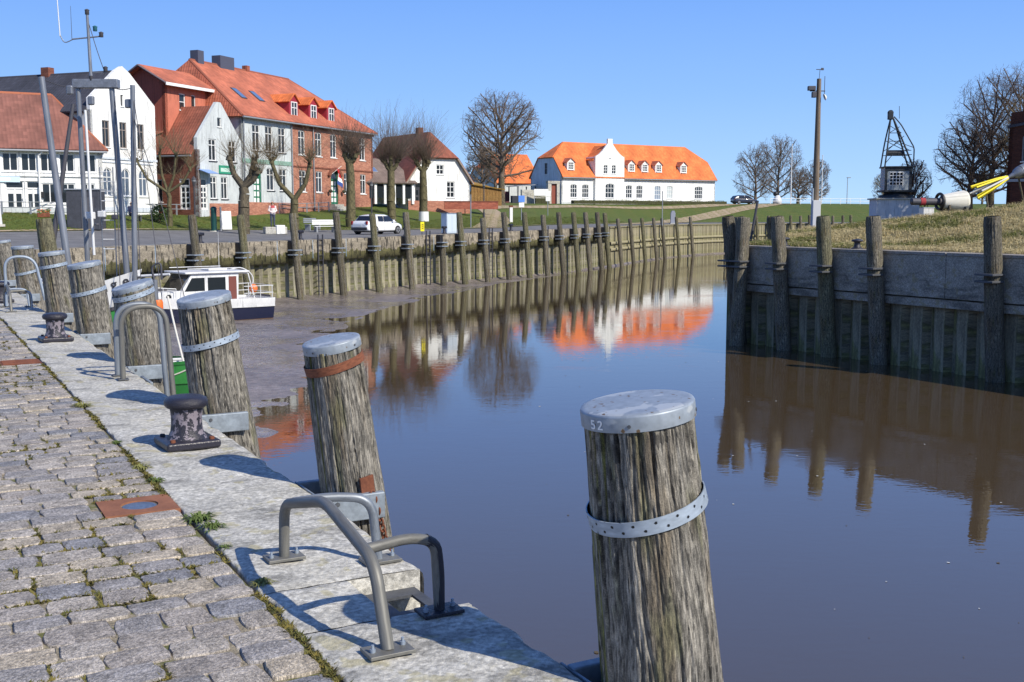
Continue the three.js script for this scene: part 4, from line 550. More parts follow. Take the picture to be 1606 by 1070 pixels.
{ // ---- tall red rendered block rising behind
  const L = 5.3, D = 4.0, H = 10.0, A = 11.1, y = 2.0, g = houseAt('red_annexe', 'tall red rendered block with shallow gabled roof behind the gable house', -27.05, -88.5, 0.373, -0.93, y);
  face(g, 'front', L, D, rect(L, H), [{ x: 2.1, y: H - 2.1, w: 0.75, h: 1.3, nx: 1, rows: [0.5] }, { x: 3.5, y: H - 2.1, w: 0.55, h: 1.3, nx: 1, rows: [] }], M({ map: rep(T.plaster, 0.3), color: lin(0.60, 0.19, 0.12), roughness: 0.9 })); face(g, 'left', L, D, [[0, 0], [D, 0], [D, H], [D / 2, A], [0, H]], [], MT.redPaint); face(g, 'right', L, D, rect(D, H), [], MT.redPaint); face(g, 'back', L, D, rect(L, H), [], MT.redPaint);
  part('roof', [slab([[-0.6, H - 0.3, 0.6], [L + 0.3, H - 0.3, 0.6], [L + 0.3, A + 0.05, -D / 2], [-0.6, A + 0.05, -D / 2]], 0.14), slab([[L + 0.3, H - 0.3, -D - 0.6], [-0.6, H - 0.3, -D - 0.6], [-0.6, A + 0.05, -D / 2], [L + 0.3, A + 0.05, -D / 2]], 0.14)], MT.roofRed, g); part('fascia', [bx(-0.6, L + 0.3, H - 0.42, H - 0.18, 0.6, 0.66)], MT.frameWhite, g);
  part('bargeboard', [bar(V(-0.62, H - 0.25, 0.6), V(-0.62, A + 0.1, -D / 2), 0.09, 0.09, 4), bar(V(-0.62, H - 0.25, -D - 0.6), V(-0.62, A + 0.1, -D / 2), 0.09, 0.09, 4)], M({ color: lin(0.16, 0.12, 0.13) }), g);
}
{ // ---- tall white gable-fronted house with a dark roof
  const L = 6.9, D = 13, H = 7.1, A = 9.95, y = 1.8, g = houseAt('white_gable_house', 'tall white gable fronted house with arched windows and long dark roof', -29.35, -78.9, 0.358, -0.934, y);
  const w = { nx: 2, rows: [0.7], sill: MT.frameWhite, frame: M({ color: lin(0.28, 0.24, 0.22), roughness: 0.7 }) };
  face(g, 'front', L, D, [[0, 0], [L, 0], [L, 7.9], [L / 2 + 0.75, A + 0.1], [L / 2, A + 0.5], [L / 2 - 0.75, A + 0.1], [0, 7.9]], [...[1.5, 3.3, 5.2].map((x) => ({ x, y: 4.6, w: 0.75, h: 1.85, ...w })), ...[1.5, 3.4, 5.3].map((x) => ({ x, y: 1.15, w: 0.95, h: 2.0, arch: 0.45, nx: 2, rows: [0.66], frame: MT.frameWhite, glass: M({ color: lin(0.10, 0.13, 0.18), roughness: 0.15 }) })), { x: 3.3, y: 7.6, w: 0.3, h: 0.8, nx: 1, rows: [] }], MT.whitewash);
  part('string_course', [bx(0, L, 3.75, 3.9, 0.002, 0.09), bx(0, L, 3.5, 3.58, 0.002, 0.06), bx(0, L, 0, 0.35, 0.002, 0.06)], MT.paleBlue, g); part('pilaster', [0.12, L - 0.45].map((x) => bx(x, x + 0.33, 0.35, 7.7, 0.002, 0.07)), MT.whitewash, g);
  face(g, 'left', L, D, rect(D, H), [{ x: 11.5, y: 4.2, w: 0.8, h: 1.5 }], MT.paleGrey); face(g, 'right', L, D, rect(D, H), [], MT.paleGrey); face(g, 'back', L, D, [[0, 0], [L, 0], [L, H], [L / 2, A], [0, H]], [], MT.paleGrey);
  part('roof', [slab([[-0.3, H - 0.25, -D - 0.2], [-0.3, H - 0.25, -0.31], [L / 2, A, -0.31], [L / 2, A, -D - 0.2]]), slab([[L + 0.3, H - 0.25, -0.31], [L + 0.3, H - 0.25, -D - 0.2], [L / 2, A, -D - 0.2], [L / 2, A, -0.31]])], MT.roofDark, g); part('ridge_tiles', bar(V(L / 2, A + 0.12, -D), V(L / 2, A + 0.12, -0.3), 0.13, 0.13, 6), MT.roofDark, g); part('chimney', bx(L / 2 - 0.3, L / 2 + 0.3, A - 0.4, A + 0.7, -7.2, -6.5), MT.brickDark, g);
  { const s = part('skylight', rb(1.1, 0.09, 1.2, 0.02, 0, 0, 0), MT.zinc, g); s.position.set(1.15, H + 1.05, -5.5); s.rotation.set(0, 0, Math.atan2(A - H, L / 2)); part('pane', rb(0.9, 0.02, 1.0, 0.01, 0, 0.05, 0), M({ color: lin(0.25, 0.32, 0.42), roughness: 0.1 }), s); }
}
{ // ---- long low white house with brown tiles
  const a0 = -4.6, L = 11.4, D = 8, H = 4.35, R = 8.15, y = 1.75, g = houseAt('white_inn', 'long low white house with brown tiled roof, shop windows and pale blue signboard', -34.4 + 0.883 * a0, -75 - 0.469 * a0, 0.883, -0.469, y);
  const w = { w: 1.0, h: 1.25, nx: 2, rows: [], sill: MT.frameWhite }, X = (a) => a - a0;
  face(g, 'front', L, D, rect(L, H), [...[-3.2, -1.6, -0.3, 0.95, 2.1, 3.3, 4.5, 5.9].map((a) => ({ x: X(a), y: 2.75, ...w })), { x: X(-0.35), y: 0.55, w: 1.3, h: 1.35, nx: 2, rows: [0.7] }, { x: X(-2.4), y: 0.55, w: 1.6, h: 1.4, nx: 3, rows: [0.7] }, { door: true, x: X(1.15), y: 0.1, w: 1.25, h: 2.0, mat: MT.frameWhite, paneMat: MT.glass, panes: 1 }, { door: true, x: X(2.3), y: 0.1, w: 0.95, h: 2.0, mat: MT.frameWhite, paneMat: MT.glass, panes: 1 }, { x: X(3.35), y: 0.6, w: 1.05, h: 1.4, nx: 2, rows: [] }, { x: X(4.5), y: 0.6, w: 0.95, h: 1.4, nx: 2, rows: [] }, { x: X(5.8), y: 0.6, w: 0.95, h: 1.4, nx: 2, rows: [] }], MT.whitewash);
  part('string_course', [bx(0, L, 2.42, 2.55, 0.002, 0.10), bx(0, L, H - 0.2, H - 0.02, 0.002, 0.10)], MT.whitewash, g); part('plinth', bx(0, L, 0, 0.32, 0.002, 0.05), MT.paleGrey, g);
  part('signboard', bx(X(-0.9), X(1.5), 2.02, 2.4, 0.03, 0.1), M({ color: lin(0.55, 0.72, 0.9), roughness: 0.6 }), g); part('signboard_panel', bx(X(-0.5), X(0.9), 2.1, 2.33, 0.1, 0.11), MT.frameWhite, g); part('letter_box', rb(0.22, 0.4, 0.14, 0.03, X(2.85), 1.2, 0.08), MT.black, g);
  for (const s of ['left', 'right']) face(g, s, L, D, rect(D, H), [], MT.whitewash); face(g, 'back', L, D, rect(L, H), [], MT.whitewash);
  const e = 0.3, yo = H - 0.2; part('roof', [slab([[-e, yo, e], [L + e, yo, e], [L - 2.7, R, -D / 2], [2.7, R, -D / 2]]), slab([[L + e, yo, -D - e], [-e, yo, -D - e], [2.7, R, -D / 2], [L - 2.7, R, -D / 2]])], MT.roofBrown, g); part('hip_roof', slab([[L + e, yo, e], [L + e, yo, -D - e], [L - 2.7, R, -D / 2]]), MT.roofBrown, g); part('hip_roof', slab([[-e, yo, -D - e], [-e, yo, e], [2.7, R, -D / 2]]), MT.roofBrown, g);
  part('ridge_tiles', [bar(V(2.7, R + 0.1, -D / 2), V(L - 2.7, R + 0.1, -D / 2), 0.15, 0.15, 6), bar(V(L + e, yo + 0.1, e), V(L - 2.7, R + 0.1, -D / 2), 0.12, 0.12, 6), bar(V(L + e, yo + 0.1, -D - e), V(L - 2.7, R + 0.1, -D / 2), 0.12, 0.12, 6)], roofMat(0.55, 0.18, 0.09), g); gutter(g, [-e, yo - 0.02, e + 0.08], [L + e, yo - 0.02, e + 0.08]);
  part('drainpipe', [bar(V(X(2.7), 0, 0.12), V(X(2.7), 3.8, 0.12), 0.06), bar(V(X(2.7), 3.8, 0.12), V(X(3.0), 4.15, 0.36), 0.06)], MT.frameWhite, g);
}
{ // ---- white half-hipped house with red-brown roof and a low veranda wing
  const L = 7.3, D = 12, y = 2.7, H = 2.5, HH = 4.65, R = 7.4, g = houseAt('half_hipped_house', 'white half hipped house with red brown roof and a veranda wing behind the pollard trees', -10.54, -114, 0.835, -0.55, y), w2 = { nx: 2, rows: [0.34, 0.67] };
  const k = (HH - H) / (R - H) * L / 2;
  face(g, 'front', L, D, [[0, 0], [L, 0], [L, H], [L - k, HH], [k, HH], [0, H]], [{ x: 5.0, y: 0.7, w: 0.95, h: 1.65, ...w2 }, { x: 3.75, y: 3.05, w: 0.9, h: 1.0, nx: 2, rows: [0.5] }, { door: true, x: 1.3, y: 0.05, w: 1.0, h: 2.1, mat: MT.frameDark, paneMat: MT.glass, panes: 2 }], MT.whitewash);
  face(g, 'left', L, D, rect(D, H), [{ x: 3, y: 0.8, w: 1, h: 1.2 }], MT.whitewash); face(g, 'right', L, D, rect(D, H), [], MT.whitewash); face(g, 'back', L, D, rect(L, H), [], MT.whitewash);
  const e = 0.3, f = e * (R - H) / (L / 2);
  part('roof', [slab([[-e, H - f, -D - e], [-e, H - f, e], [k - 0.0, HH, e], [L / 2, R, -2.0], [L / 2, R, -D - e]]), slab([[L + e, H - f, e], [L + e, H - f, -D - e], [L / 2, R, -D - e], [L / 2, R, -2.0], [L - k, HH, e]])], MT.roofRust, g); part('hip_roof', slab([[k, HH, e + 0.02], [L - k, HH, e + 0.02], [L / 2, R, -2.0]]), MT.roofRust, g); part('chimney', bx(L / 2 - 0.3, L / 2 + 0.3, R - 0.3, R + 0.65, -4.4, -3.8), MT.brickDark, g);
  part('bargeboard', [bar(V(-e, H - f, e), V(k, HH, e), 0.1, 0.1, 4), bar(V(L + e, H - f, e), V(L - k, HH, e), 0.1, 0.1, 4)], M({ color: lin(0.32, 0.27, 0.22) }), g); part('brick_plinth', bx(0, L, -0.95, 0.35, 0.002, 0.06), MT.brick, g);
  { const dm = part('dormer', bx(L - 1.4, L + 0.1, H + 0.5, H + 2.0, -6.5, -4.6), MT.frameDark, g); part('dormer_roof', bx(L - 2.2, L + 0.3, H + 2.0, H + 2.12, -6.7, -4.4), MT.roofDark, dm); }
  const v = new THREE.Group(); v.name = 'veranda'; g.add(v); part('veranda_roof', slab([[-5.2, 2.0, 0.4], [0.9, 2.0, 0.4], [0.2, 4.6, -4.0], [-5.2, 4.6, -4.0]], 0.12), roofMat(0.24, 0.18, 0.155), v); part('back_wall', bx(-5.1, -0.02, 0, 2.4, -2.6, -2.3), MT.whitewash, v); for (let i = 0; i < 6; i++) part('post', bx(-4.9 + i * 1.05, -4.65 + i * 1.05, 0, 2.05, 0.0, 0.22), MT.frameWhite, v); part('beam', bx(-5.1, 0.2, 2.0, 2.2, 0.0, 0.25), MT.frameWhite, v); for (let i = 0; i < 5; i++) part('glazing', bx(-4.6 + i * 1.05, -3.92 + i * 1.05, 0.6, 2.0, 0.05, 0.09), MT.glass, v); part('end_wall', prism([[0, 0], [4, 0], [4, 4.3], [0, 2.0]], -5.2, -5.0).rotateY(Math.PI / 2).translate(0, 0, 0), MT.paleGrey, v);
  { const s = part('skylight', rb(0.8, 0.08, 1.0, 0.02, 0, 0, 0), MT.zinc, v); s.position.set(-3.0, 3.45, -1.85); s.rotation.x = 0.53; part('pane', rb(0.66, 0.02, 0.84, 0.01, 0, 0.045, 0), M({ color: lin(0.12, 0.18, 0.34), roughness: 0.1 }), s); }
}
{ // ---- ochre shed and low garden wall beside it
  const s = thing('ochre_shed', 'low ochre boarded shed between white house and tall tree', 'shed', [-4.4, 2.6, -121], 0.45); for (let i = 0; i < 10; i++) part('board', bx(i * 0.36, i * 0.36 + 0.34, 0, 2.3 - i * 0.06, 0, 0.08), M({ map: rep(T.wood, 1), color: lin(1.5, 0.9, 0.30) }), s); part('roof', slab([[-0.2, 2.25, 0.3], [3.9, 1.7, 0.3], [3.9, 2.0, -3], [-0.2, 3.0, -3]], 0.1), M({ map: rep(T.pile, 0.5), color: lin(0.9, 0.55, 0.12) }), s); part('side_wall', bx(0, 3.6, 0, 1.6, -3, -2.9), MT.paleGrey, s);
  const w = thing('brick_garden_wall', 'low red brick garden wall in front of the ochre shed', 'wall', [-6.9, 2.2, -115], 0.22); part('brickwork', bx(0, 5.6, 0, 0.75, -0.24, 0), M({ map: rep(T.brick, 0.5), color: lin(0.8, 0.52, 0.48) }), w); part('coping', bx(-0.05, 5.65, 0.75, 0.83, -0.29, 0.05), MT.brickDark, w);
}
{ // ---- long white house with orange roof on the dyke
  const L = 31, D = 8.2, H = 4.1, R = 9.4, y = 3.28, g = houseAt('white_long_house', 'long white house with bright orange roof, five dormers and a tall curved centre gable', 7.39, -168, 0.839, -0.547, y), w = { y: 0.95, w: 1.25, h: 2.0, nx: 3, rows: [0.36, 0.68], arch: 0.18 };
  face(g, 'front', L, D, [[0, 0], [6.05, 0], [6.05, H], [0, H]], [{ x: 2.25, ...w }, { x: 4.45, ...w }], MT.whitewash);
  face(g, 'front', L, D, [[11.65, 0], [L, 0], [L, H], [11.65, H]], [{ x: 12.9, ...w }, { x: 15.0, ...w }, { x: 18.7, ...w, y: 0.75, h: 2.2, glass: M({ color: lin(0.22, 0.28, 0.36), roughness: 0.2 }) }, { x: 21.2, ...w, glass: M({ color: lin(0.5, 0.55, 0.55), roughness: 0.2 }) }, { x: 27.4, ...w, w: 1.7, nx: 4 }], MT.whitewash);
  { const c0 = 6.05, c1 = 11.65, m = (c0 + c1) / 2, o = [[c0, 0], [c1, 0], [c1, 7.2]]; for (let i = 1; i <= 8; i++) { const t = i / 8; o.push([lerp(c1, m + 0.45, t), 7.2 + 2.0 * Math.pow(t, 1.5)]); } o.push([m + 0.45, 9.9], [m - 0.45, 9.9]); for (let i = 8; i >= 1; i--) { const t = i / 8; o.push([lerp(c0, m - 0.45, t), 7.2 + 2.0 * Math.pow(t, 1.5)]); } o.push([c0, 7.2]);
    const cg = new THREE.Group(); cg.name = 'centre_gable'; cg.position.z = 0.35; g.add(cg); face(cg, 'front', L, D, o, [{ x: m - 0.85, y: 4.6, w: 0.8, h: 1.35, nx: 2, rows: [0.4, 0.7], arch: 0.15 }, { x: m + 0.75, y: 4.6, w: 0.8, h: 1.35, nx: 2, rows: [0.4, 0.7], arch: 0.15 }, { x: m, ...w, w: 1.7, h: 2.2, arch: 0.3 }], MT.whitewash); part('anchor_iron', bx(m - 0.15, m + 0.15, 6.9, 7.0, 0.01, 0.05), MT.zinc, cg);
    part('cheek_wall', [bx(c0, c0 + 0.3, 0, 7.15, -5, -0.3), bx(c1 - 0.3, c1, 0, 7.15, -5, -0.3)], MT.whitewash, cg); part('cross_roof', [slab([[c0 - 0.25, 6.6, -4.3], [c0 - 0.25, 6.6, -0.31], [m, 8.9, -0.31], [m, 8.9, -4.3]], 0.12), slab([[c1 + 0.25, 6.6, -0.31], [c1 + 0.25, 6.6, -4.3], [m, 8.9, -4.3], [m, 8.9, -0.31]], 0.12)], MT.roofOrange, cg); }
  const k = 1.9, hh = 6.9, e = 0.35, yo = H - 0.2; // half hips
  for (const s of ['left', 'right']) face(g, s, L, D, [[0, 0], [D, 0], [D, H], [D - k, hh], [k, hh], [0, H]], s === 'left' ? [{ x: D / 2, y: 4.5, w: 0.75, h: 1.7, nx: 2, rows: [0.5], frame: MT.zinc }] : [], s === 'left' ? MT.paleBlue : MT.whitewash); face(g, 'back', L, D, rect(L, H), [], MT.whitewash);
  const zk = e - (hh - yo) / (R - yo) * (D / 2 + e);
  part('roof', [slab([[-0.1, yo, e], [L + 0.1, yo, e], [L + 0.1, hh, zk], [L - 3.2, R, -D / 2], [3.2, R, -D / 2], [-0.1, hh, zk]]), slab([[L + 0.1, yo, -D - e], [-0.1, yo, -D - e], [-0.1, hh, -D - zk], [3.2, R, -D / 2], [L - 3.2, R, -D / 2], [L + 0.1, hh, -D - zk]])], MT.roofOrange, g);
  part('hip_roof', slab([[-0.12, hh, -D - zk], [-0.12, hh, zk], [3.2, R, -D / 2]]), MT.roofOrange, g); part('hip_roof', slab([[L + 0.12, hh, zk], [L + 0.12, hh, -D - zk], [L - 3.2, R, -D / 2]]), MT.roofOrange, g); gutter(g, [0, yo - 0.02, e + 0.06], [6.0, yo - 0.02, e + 0.06]); gutter(g, [11.7, yo - 0.02, e + 0.06], [L, yo - 0.02, e + 0.06]);
  for (const x of [1.95, 13.65, 16.35, 19.15, 24.4]) dormer(g, x, H + 0.9, 1.35, 1.25, -0.35, 3.2, MT.roofRed, { w: 1.0, h: 1.15, nx: 3, rows: [0.35, 0.68] }, MT.whitewash);
  part('plinth', [bx(0, 6.0, 0, 0.3, 0.002, 0.06), bx(11.7, L, 0, 0.3, 0.002, 0.06)], MT.paleGrey, g);
}
{ // ---- second orange-roofed house behind it, gateway, boards and hedges
  const L = 9, D = 9, H = 3.6, R = 8.4, y = 3.3, g = houseAt('orange_roof_house', 'grey gabled house with orange roof peeping from behind the long white house', -2.6, -183, 0.839, -0.547, y); for (const s of ['front', 'back']) face(g, s, L, D, rect(L, H), [], MT.paleGrey); for (const s of ['left', 'right']) face(g, s, L, D, [[0, 0], [D, 0], [D, H], [D - 2, 6.0], [2, 6.0], [0, H]], s === 'left' ? [{ x: 3, y: 3.4, w: 0.7, h: 1.3 }, { x: 4.7, y: 3.4, w: 0.7, h: 1.3 }, { x: 6.4, y: 3.4, w: 0.7, h: 1.3 }] : [], MT.paleGrey);
  const hh = 6.0, e = 0.3, yo = H - 0.2, zk = e - (hh - yo) / (R - yo) * (D / 2 + e); part('roof', [slab([[-0.1, yo, e], [L, yo, e], [L, R, -D / 2], [2.6, R, -D / 2], [-0.1, hh, zk]]), slab([[L, yo, -D - e], [-0.1, yo, -D - e], [-0.1, hh, -D - zk], [2.6, R, -D / 2], [L, R, -D / 2]])], MT.roofOrange, g); part('hip_roof', slab([[-0.12, hh, -D - zk], [-0.12, hh, zk], [2.6, R, -D / 2]]), MT.roofOrange, g);
  const p = houseAt('stone_gateway', 'sandstone gateway with red brown door beside the long white house', 5.35, -166.4, 0.839, -0.547, 3.3, 'gateway'); part('pier', bx(0, 0.6, 0, 2.9, -0.5, 0), MT.concrete, p); part('pier', bx(1.6, 2.1, 0, 3.0, -0.5, 0), MT.concrete, p); part('lintel', bx(-0.05, 2.15, 2.95, 3.35, -0.55, 0.05), MT.concrete, p); part('door', bx(0.6, 1.6, 0, 2.9, -0.4, -0.3), M({ color: lin(0.22, 0.06, 0.04) }), p); part('side_wall', bx(-4.6, 0, 0, 2.0, -0.45, -0.1), MT.concrete, p);
  const n = houseAt('notice_board', 'wide white notice board on two posts before the gateway wall', 3.2, -163.6, 0.95, -0.3, 3.15, 'notice board'); part('board', rb(2.2, 0.95, 0.08, 0.02, 1.1, 1.75, 0), MT.frameWhite, n); for (const x of [0.1, 2.1]) part('post', bx(x - 0.05, x + 0.05, 0, 2.2, -0.09, -0.04), MT.zinc, n);
  const pg = houseAt('pergola', 'dark pergola frame standing against the shaded gable', 0.9, -170, 0.839, -0.547, 3.3, 'pergola'); for (const x of [0, 3.2]) for (const z of [0, -2.5]) part('post', bx(x - 0.07, x + 0.07, 0, 2.7, z - 0.07, z + 0.07), MT.frameDark, pg); part('roof_panel', slab([[-0.3, 2.6, 0.3], [3.5, 2.9, 0.3], [3.5, 2.9, -2.8], [-0.3, 2.6, -2.8]], 0.1), MT.zinc, pg); part('shed_wall', bx(-4.2, 0, 0, 1.9, -2.6, -2.4), M({ color: lin(0.12, 0.04, 0.05) }), pg); part('counter', bx(-1.4, 0.2, 0, 1.2, 0.1, 0.6), M({ color: lin(0.03, 0.035, 0.05) }), pg);
}
function hedge(label, x0, z0, x1, z1, w, h, mat, seed) { // clipped hedge of many small leaves
  const o = thing('hedge', label, 'hedge', [x0, groundY(x0, z0), z0], Math.atan2(-(z1 - z0), x1 - x0)), L = Math.hypot(x1 - x0, z1 - z0), R = RNG(seed), pos = [], dy = groundY(x1, z1) - groundY(x0, z0);
  for (let i = 0; i < L * h * 260; i++) { const a = R() * L, top = h * (0.9 + 0.18 * n3(a * 1.5, seed, 2)), q = R(), yy = q < 0.55 ? top - R() * 0.08 : R() * top, z = q < 0.55 ? (R() - 0.5) * w : (R() < 0.6 ? 0.5 : -0.5) * w * (0.9 + R() * 0.2), s = 0.05 + R() * 0.06, v = V(R() - 0.5, R() - 0.5, R() - 0.5).normalize().multiplyScalar(s), u = V(R() - 0.5, R() - 0.5, R() - 0.5).normalize().multiplyScalar(s), b = V(a, yy + dy * a / L, z); pos.push(b.x, b.y, b.z, b.x + v.x, b.y + v.y, b.z + v.z, b.x + u.x, b.y + u.y, b.z + u.z); }
  const g = new THREE.BufferGeometry(); g.setAttribute('position', new THREE.Float32BufferAttribute(pos, 3)); g.computeVertexNormals(); part('foliage', g, mat, o); part('twig_core', boxUV(new THREE.BoxGeometry(L, h * 0.8, w * 0.8, 12, 1, 1).translate(L / 2, h * 0.4 + dy / 2, 0)), M({ color: lin(0.05, 0.05, 0.02) }), o);
}
MT.hedge = M({ color: lin(0.13, 0.15, 0.03), roughness: 1, side: THREE.DoubleSide });
hedge('low clipped hedge along the front of the long white house', 9.0, -167.2, 35, -184.4, 0.9, 0.62, MT.hedge, 4);
hedge('yellow green hedge below the white notice board', 3.4, -163.9, 5.4, -164.6, 0.6, 1.0, MT.hedge, 5);
{ // ---- dark brick building behind the right-hand trees
  const g = houseAt('dark_warehouse', 'dark brick warehouse with rounded roof line behind the tall bare trees', 37.8, -86, 0.68, 0.733, 0.7, 'warehouse'), br = M({ map: rep(T.brick, 0.5), color: lin(0.16, 0.11, 0.10), roughness: 0.95 }); const o = [[0, 0], [14, 0], [14, 9.2]]; for (let i = 0; i <= 8; i++) o.push([lerp(13, 0.1, i / 8), 8.0 + 1.3 * Math.sin(Math.PI * (0.15 + 0.35 * (1 - i / 8)))]); o.push([0, 7.4]);
  face(g, 'front', 14, 9, o, [1.6, 3.6, 5.6].map((x) => ({ x, y: 4.9, w: 1.2, h: 2.0, nx: 2, rows: [0.5], arch: 0.2, frame: M({ color: lin(0.2, 0.2, 0.22) }) })), br, 'brick_wall'); face(g, 'left', 14, 9, rect(9, 7.4), [], br, 'brick_wall'); face(g, 'right', 14, 9, rect(9, 8), [], br, 'brick_wall'); part('roof', slab([[-0.1, 7.45, 0.1], [14.1, 9.25, 0.1], [14.1, 9.25, -9.2], [-0.1, 7.45, -9.2]], 0.2), MT.roofDark, g); part('string_course', bx(0, 14, 3.4, 3.6, 0.002, 0.1), MT.zinc, g);
}

// ================================================================ TREES
const barkMat = (r, g, b) => M({ map: rep(T.bark, 1, 1), color: lin(r, g, b), roughness: 0.95 });
MT.bark = barkMat(1.0, 0.95, 0.85); MT.barkGreen = barkMat(1.05, 1.05, 0.72); MT.twig = barkMat(1.5, 1.3, 1.35); MT.twigPale = barkMat(1.7, 1.5, 1.15); MT.twigDark = barkMat(0.85, 0.72, 0.80);
class Wood { // collects tapering branch pieces into one geometry
  constructor() { this.p = []; this.n = []; this.uv = []; this.i = []; }
  seg(a, b, ra, rb, ns) {
    const d = b.clone().sub(a).normalize(), x = Math.abs(d.y) > 0.9 ? V(1, 0, 0) : V(0, 1, 0), s = x.clone().cross(d).normalize(), t = d.clone().cross(s), k = this.p.length / 3, L = a.distanceTo(b);
    for (let j = 0; j < 2; j++) for (let i = 0; i < ns; i++) { const an = i / ns * 6.28318, c = Math.cos(an), q = Math.sin(an), o = j ? b : a, r = j ? rb : ra, nx = s.x * c + t.x * q, ny = s.y * c + t.y * q, nz = s.z * c + t.z * q; this.p.push(o.x + nx * r, o.y + ny * r, o.z + nz * r); this.n.push(nx, ny, nz); this.uv.push(i / ns * 2, j * L); }
    for (let i = 0; i < ns; i++) { const a0 = k + i, a1 = k + (i + 1) % ns, b0 = a0 + ns, b1 = a1 + ns; this.i.push(a0, a1, b0, a1, b1, b0); }
  }
  geo() { const g = new THREE.BufferGeometry(); g.setAttribute('position', new THREE.Float32BufferAttribute(this.p, 3)); g.setAttribute('normal', new THREE.Float32BufferAttribute(this.n, 3)); g.setAttribute('uv', new THREE.Float32BufferAttribute(this.uv, 2)); g.setIndex(this.i); return g; }
}
function limb(W, R, p, d, len, r, lev, o) { // a branch that bends, forks and ends in twigs
  const n = lev <= 1 ? 4 : lev === 2 ? 3 : 2; let q = p.clone(), dir = d.clone(), rr = r; const kids = o.kids[lev] ?? 0;
  for (let k = 0; k < n; k++) {
    dir.add(V(R() - 0.5, R() - 0.5, R() - 0.5).multiplyScalar(o.bend)).add(V(0, o.lift * (lev ? 1 : 0.2), 0)).normalize(); const e = q.clone().addScaledVector(dir, len / n), re = Math.max(o.rmin, rr * (k === n - 1 && !kids ? 0.4 : 0.83));
    if (o.env && lev > 0) { const [cy, ry, rx] = o.env, f = (e.x / rx) ** 2 + ((e.y - cy) / ry) ** 2 + (e.z / rx) ** 2; if (f > 1 + 0.25 * (R() - 0.5)) return; }
    W.seg(q, e, rr, re, lev < 1 ? 8 : lev < 2 ? 6 : lev < 3 ? 4 : 3); q = e; rr = re;
    if (lev < o.kids.length) { const m = Math.round(kids / n + R() * 0.8 - 0.3); for (let j = 0; j < m; j++) { if (lev === 0 && k < o.clear) continue; const a = R() * 6.283, sp = o.spread * (0.6 + R() * 0.7), x = V(Math.cos(a), 0, Math.sin(a)), c = dir.clone().cross(x).normalize(), nd = dir.clone().multiplyScalar(Math.cos(sp)).addScaledVector(c, Math.sin(sp)).normalize(); limb(W, R, q.clone(), nd, len * o.ratio * (0.65 + R() * 0.6) * (lev === 0 ? o.limb : 1), Math.max(o.rmin, rr * (o.thin ?? 0.42) * (0.85 + R() * 0.35)), lev + 1, o); } }
  }
}
function bareTree(label, x, z, y, o) {
  o.env = [lerp(o.trunk, o.h, 0.46), (o.h - o.trunk) * 0.56, o.w ?? (o.h - o.trunk) * 0.42]; const g = thing('bare_tree', label, 'tree', [x, y - 0.1, z], 0, o.group), R = RNG(o.seed), T0 = new Wood(), C = new Wood(), top = V(o.tilt ?? 0, o.trunk, 0);
  T0.seg(V(0, -0.2, 0), V(0, 0.5, 0), o.r * 1.45, o.r * 1.1, 10); T0.seg(V(0, 0.5, 0), V(top.x * 0.5, o.trunk * 0.55, 0), o.r * 1.1, o.r, 10); T0.seg(V(top.x * 0.5, o.trunk * 0.55, 0), top, o.r, o.r * 0.9, 10);
  // a leader with limbs set round it, each reaching towards the rounded outline of the crown
  const op = { kids: [0, 9, 7, 6], bend: 0.22, lift: 0.05, spread: 0.8, ratio: 0.5, rmin: 0.012, clear: 0, ...o }, n = o.limbs ?? 17, [cy, ry, rx] = o.env; op.kids = [0, ...op.kids.slice(1)];
  let p = top.clone(), pr = o.r * 0.88; const nodes = [p.clone()]; for (let i = 1; i <= 6; i++) { const q = V(top.x + (R() - 0.5) * 0.5 * i / 3, lerp(o.trunk, o.h * 0.88, i / 6), (R() - 0.5) * 0.5 * i / 3), r2 = lerp(o.r * 0.88, o.rmin * 2, Math.pow(i / 6, 0.7)); C.seg(p, q, pr, r2, 7); p = q; pr = r2; nodes.push(q); }
  for (let i = 0; i < n; i++) { const f = Math.pow((i + R() * 0.6) / n, 1.15) * 0.8, k = Math.min(5, Math.floor(f * 6)), b = nodes[k].clone().lerp(nodes[k + 1], f * 6 - k), az = i * 2.4 + R() * 0.5, el = lerp(0.35, 1.15, f) + (R() - 0.5) * 0.3, d = V(Math.cos(az) * Math.cos(el), Math.sin(el), Math.sin(az) * Math.cos(el)); let L = 0.5; while (L < 20) { const e = b.clone().addScaledVector(d, L); if ((e.x / rx) ** 2 + ((e.y - cy) / ry) ** 2 + (e.z / rx) ** 2 > 1) break; L += 0.25; } limb(C, R, b, d, L * 0.98, Math.max(o.rmin * 2, o.r * lerp(0.42, 0.22, f)), 1, op); }
  part('trunk', T0.geo(), o.bark ?? MT.bark, g); part('crown', C.geo(), o.twig ?? MT.twig, g); return g;
}
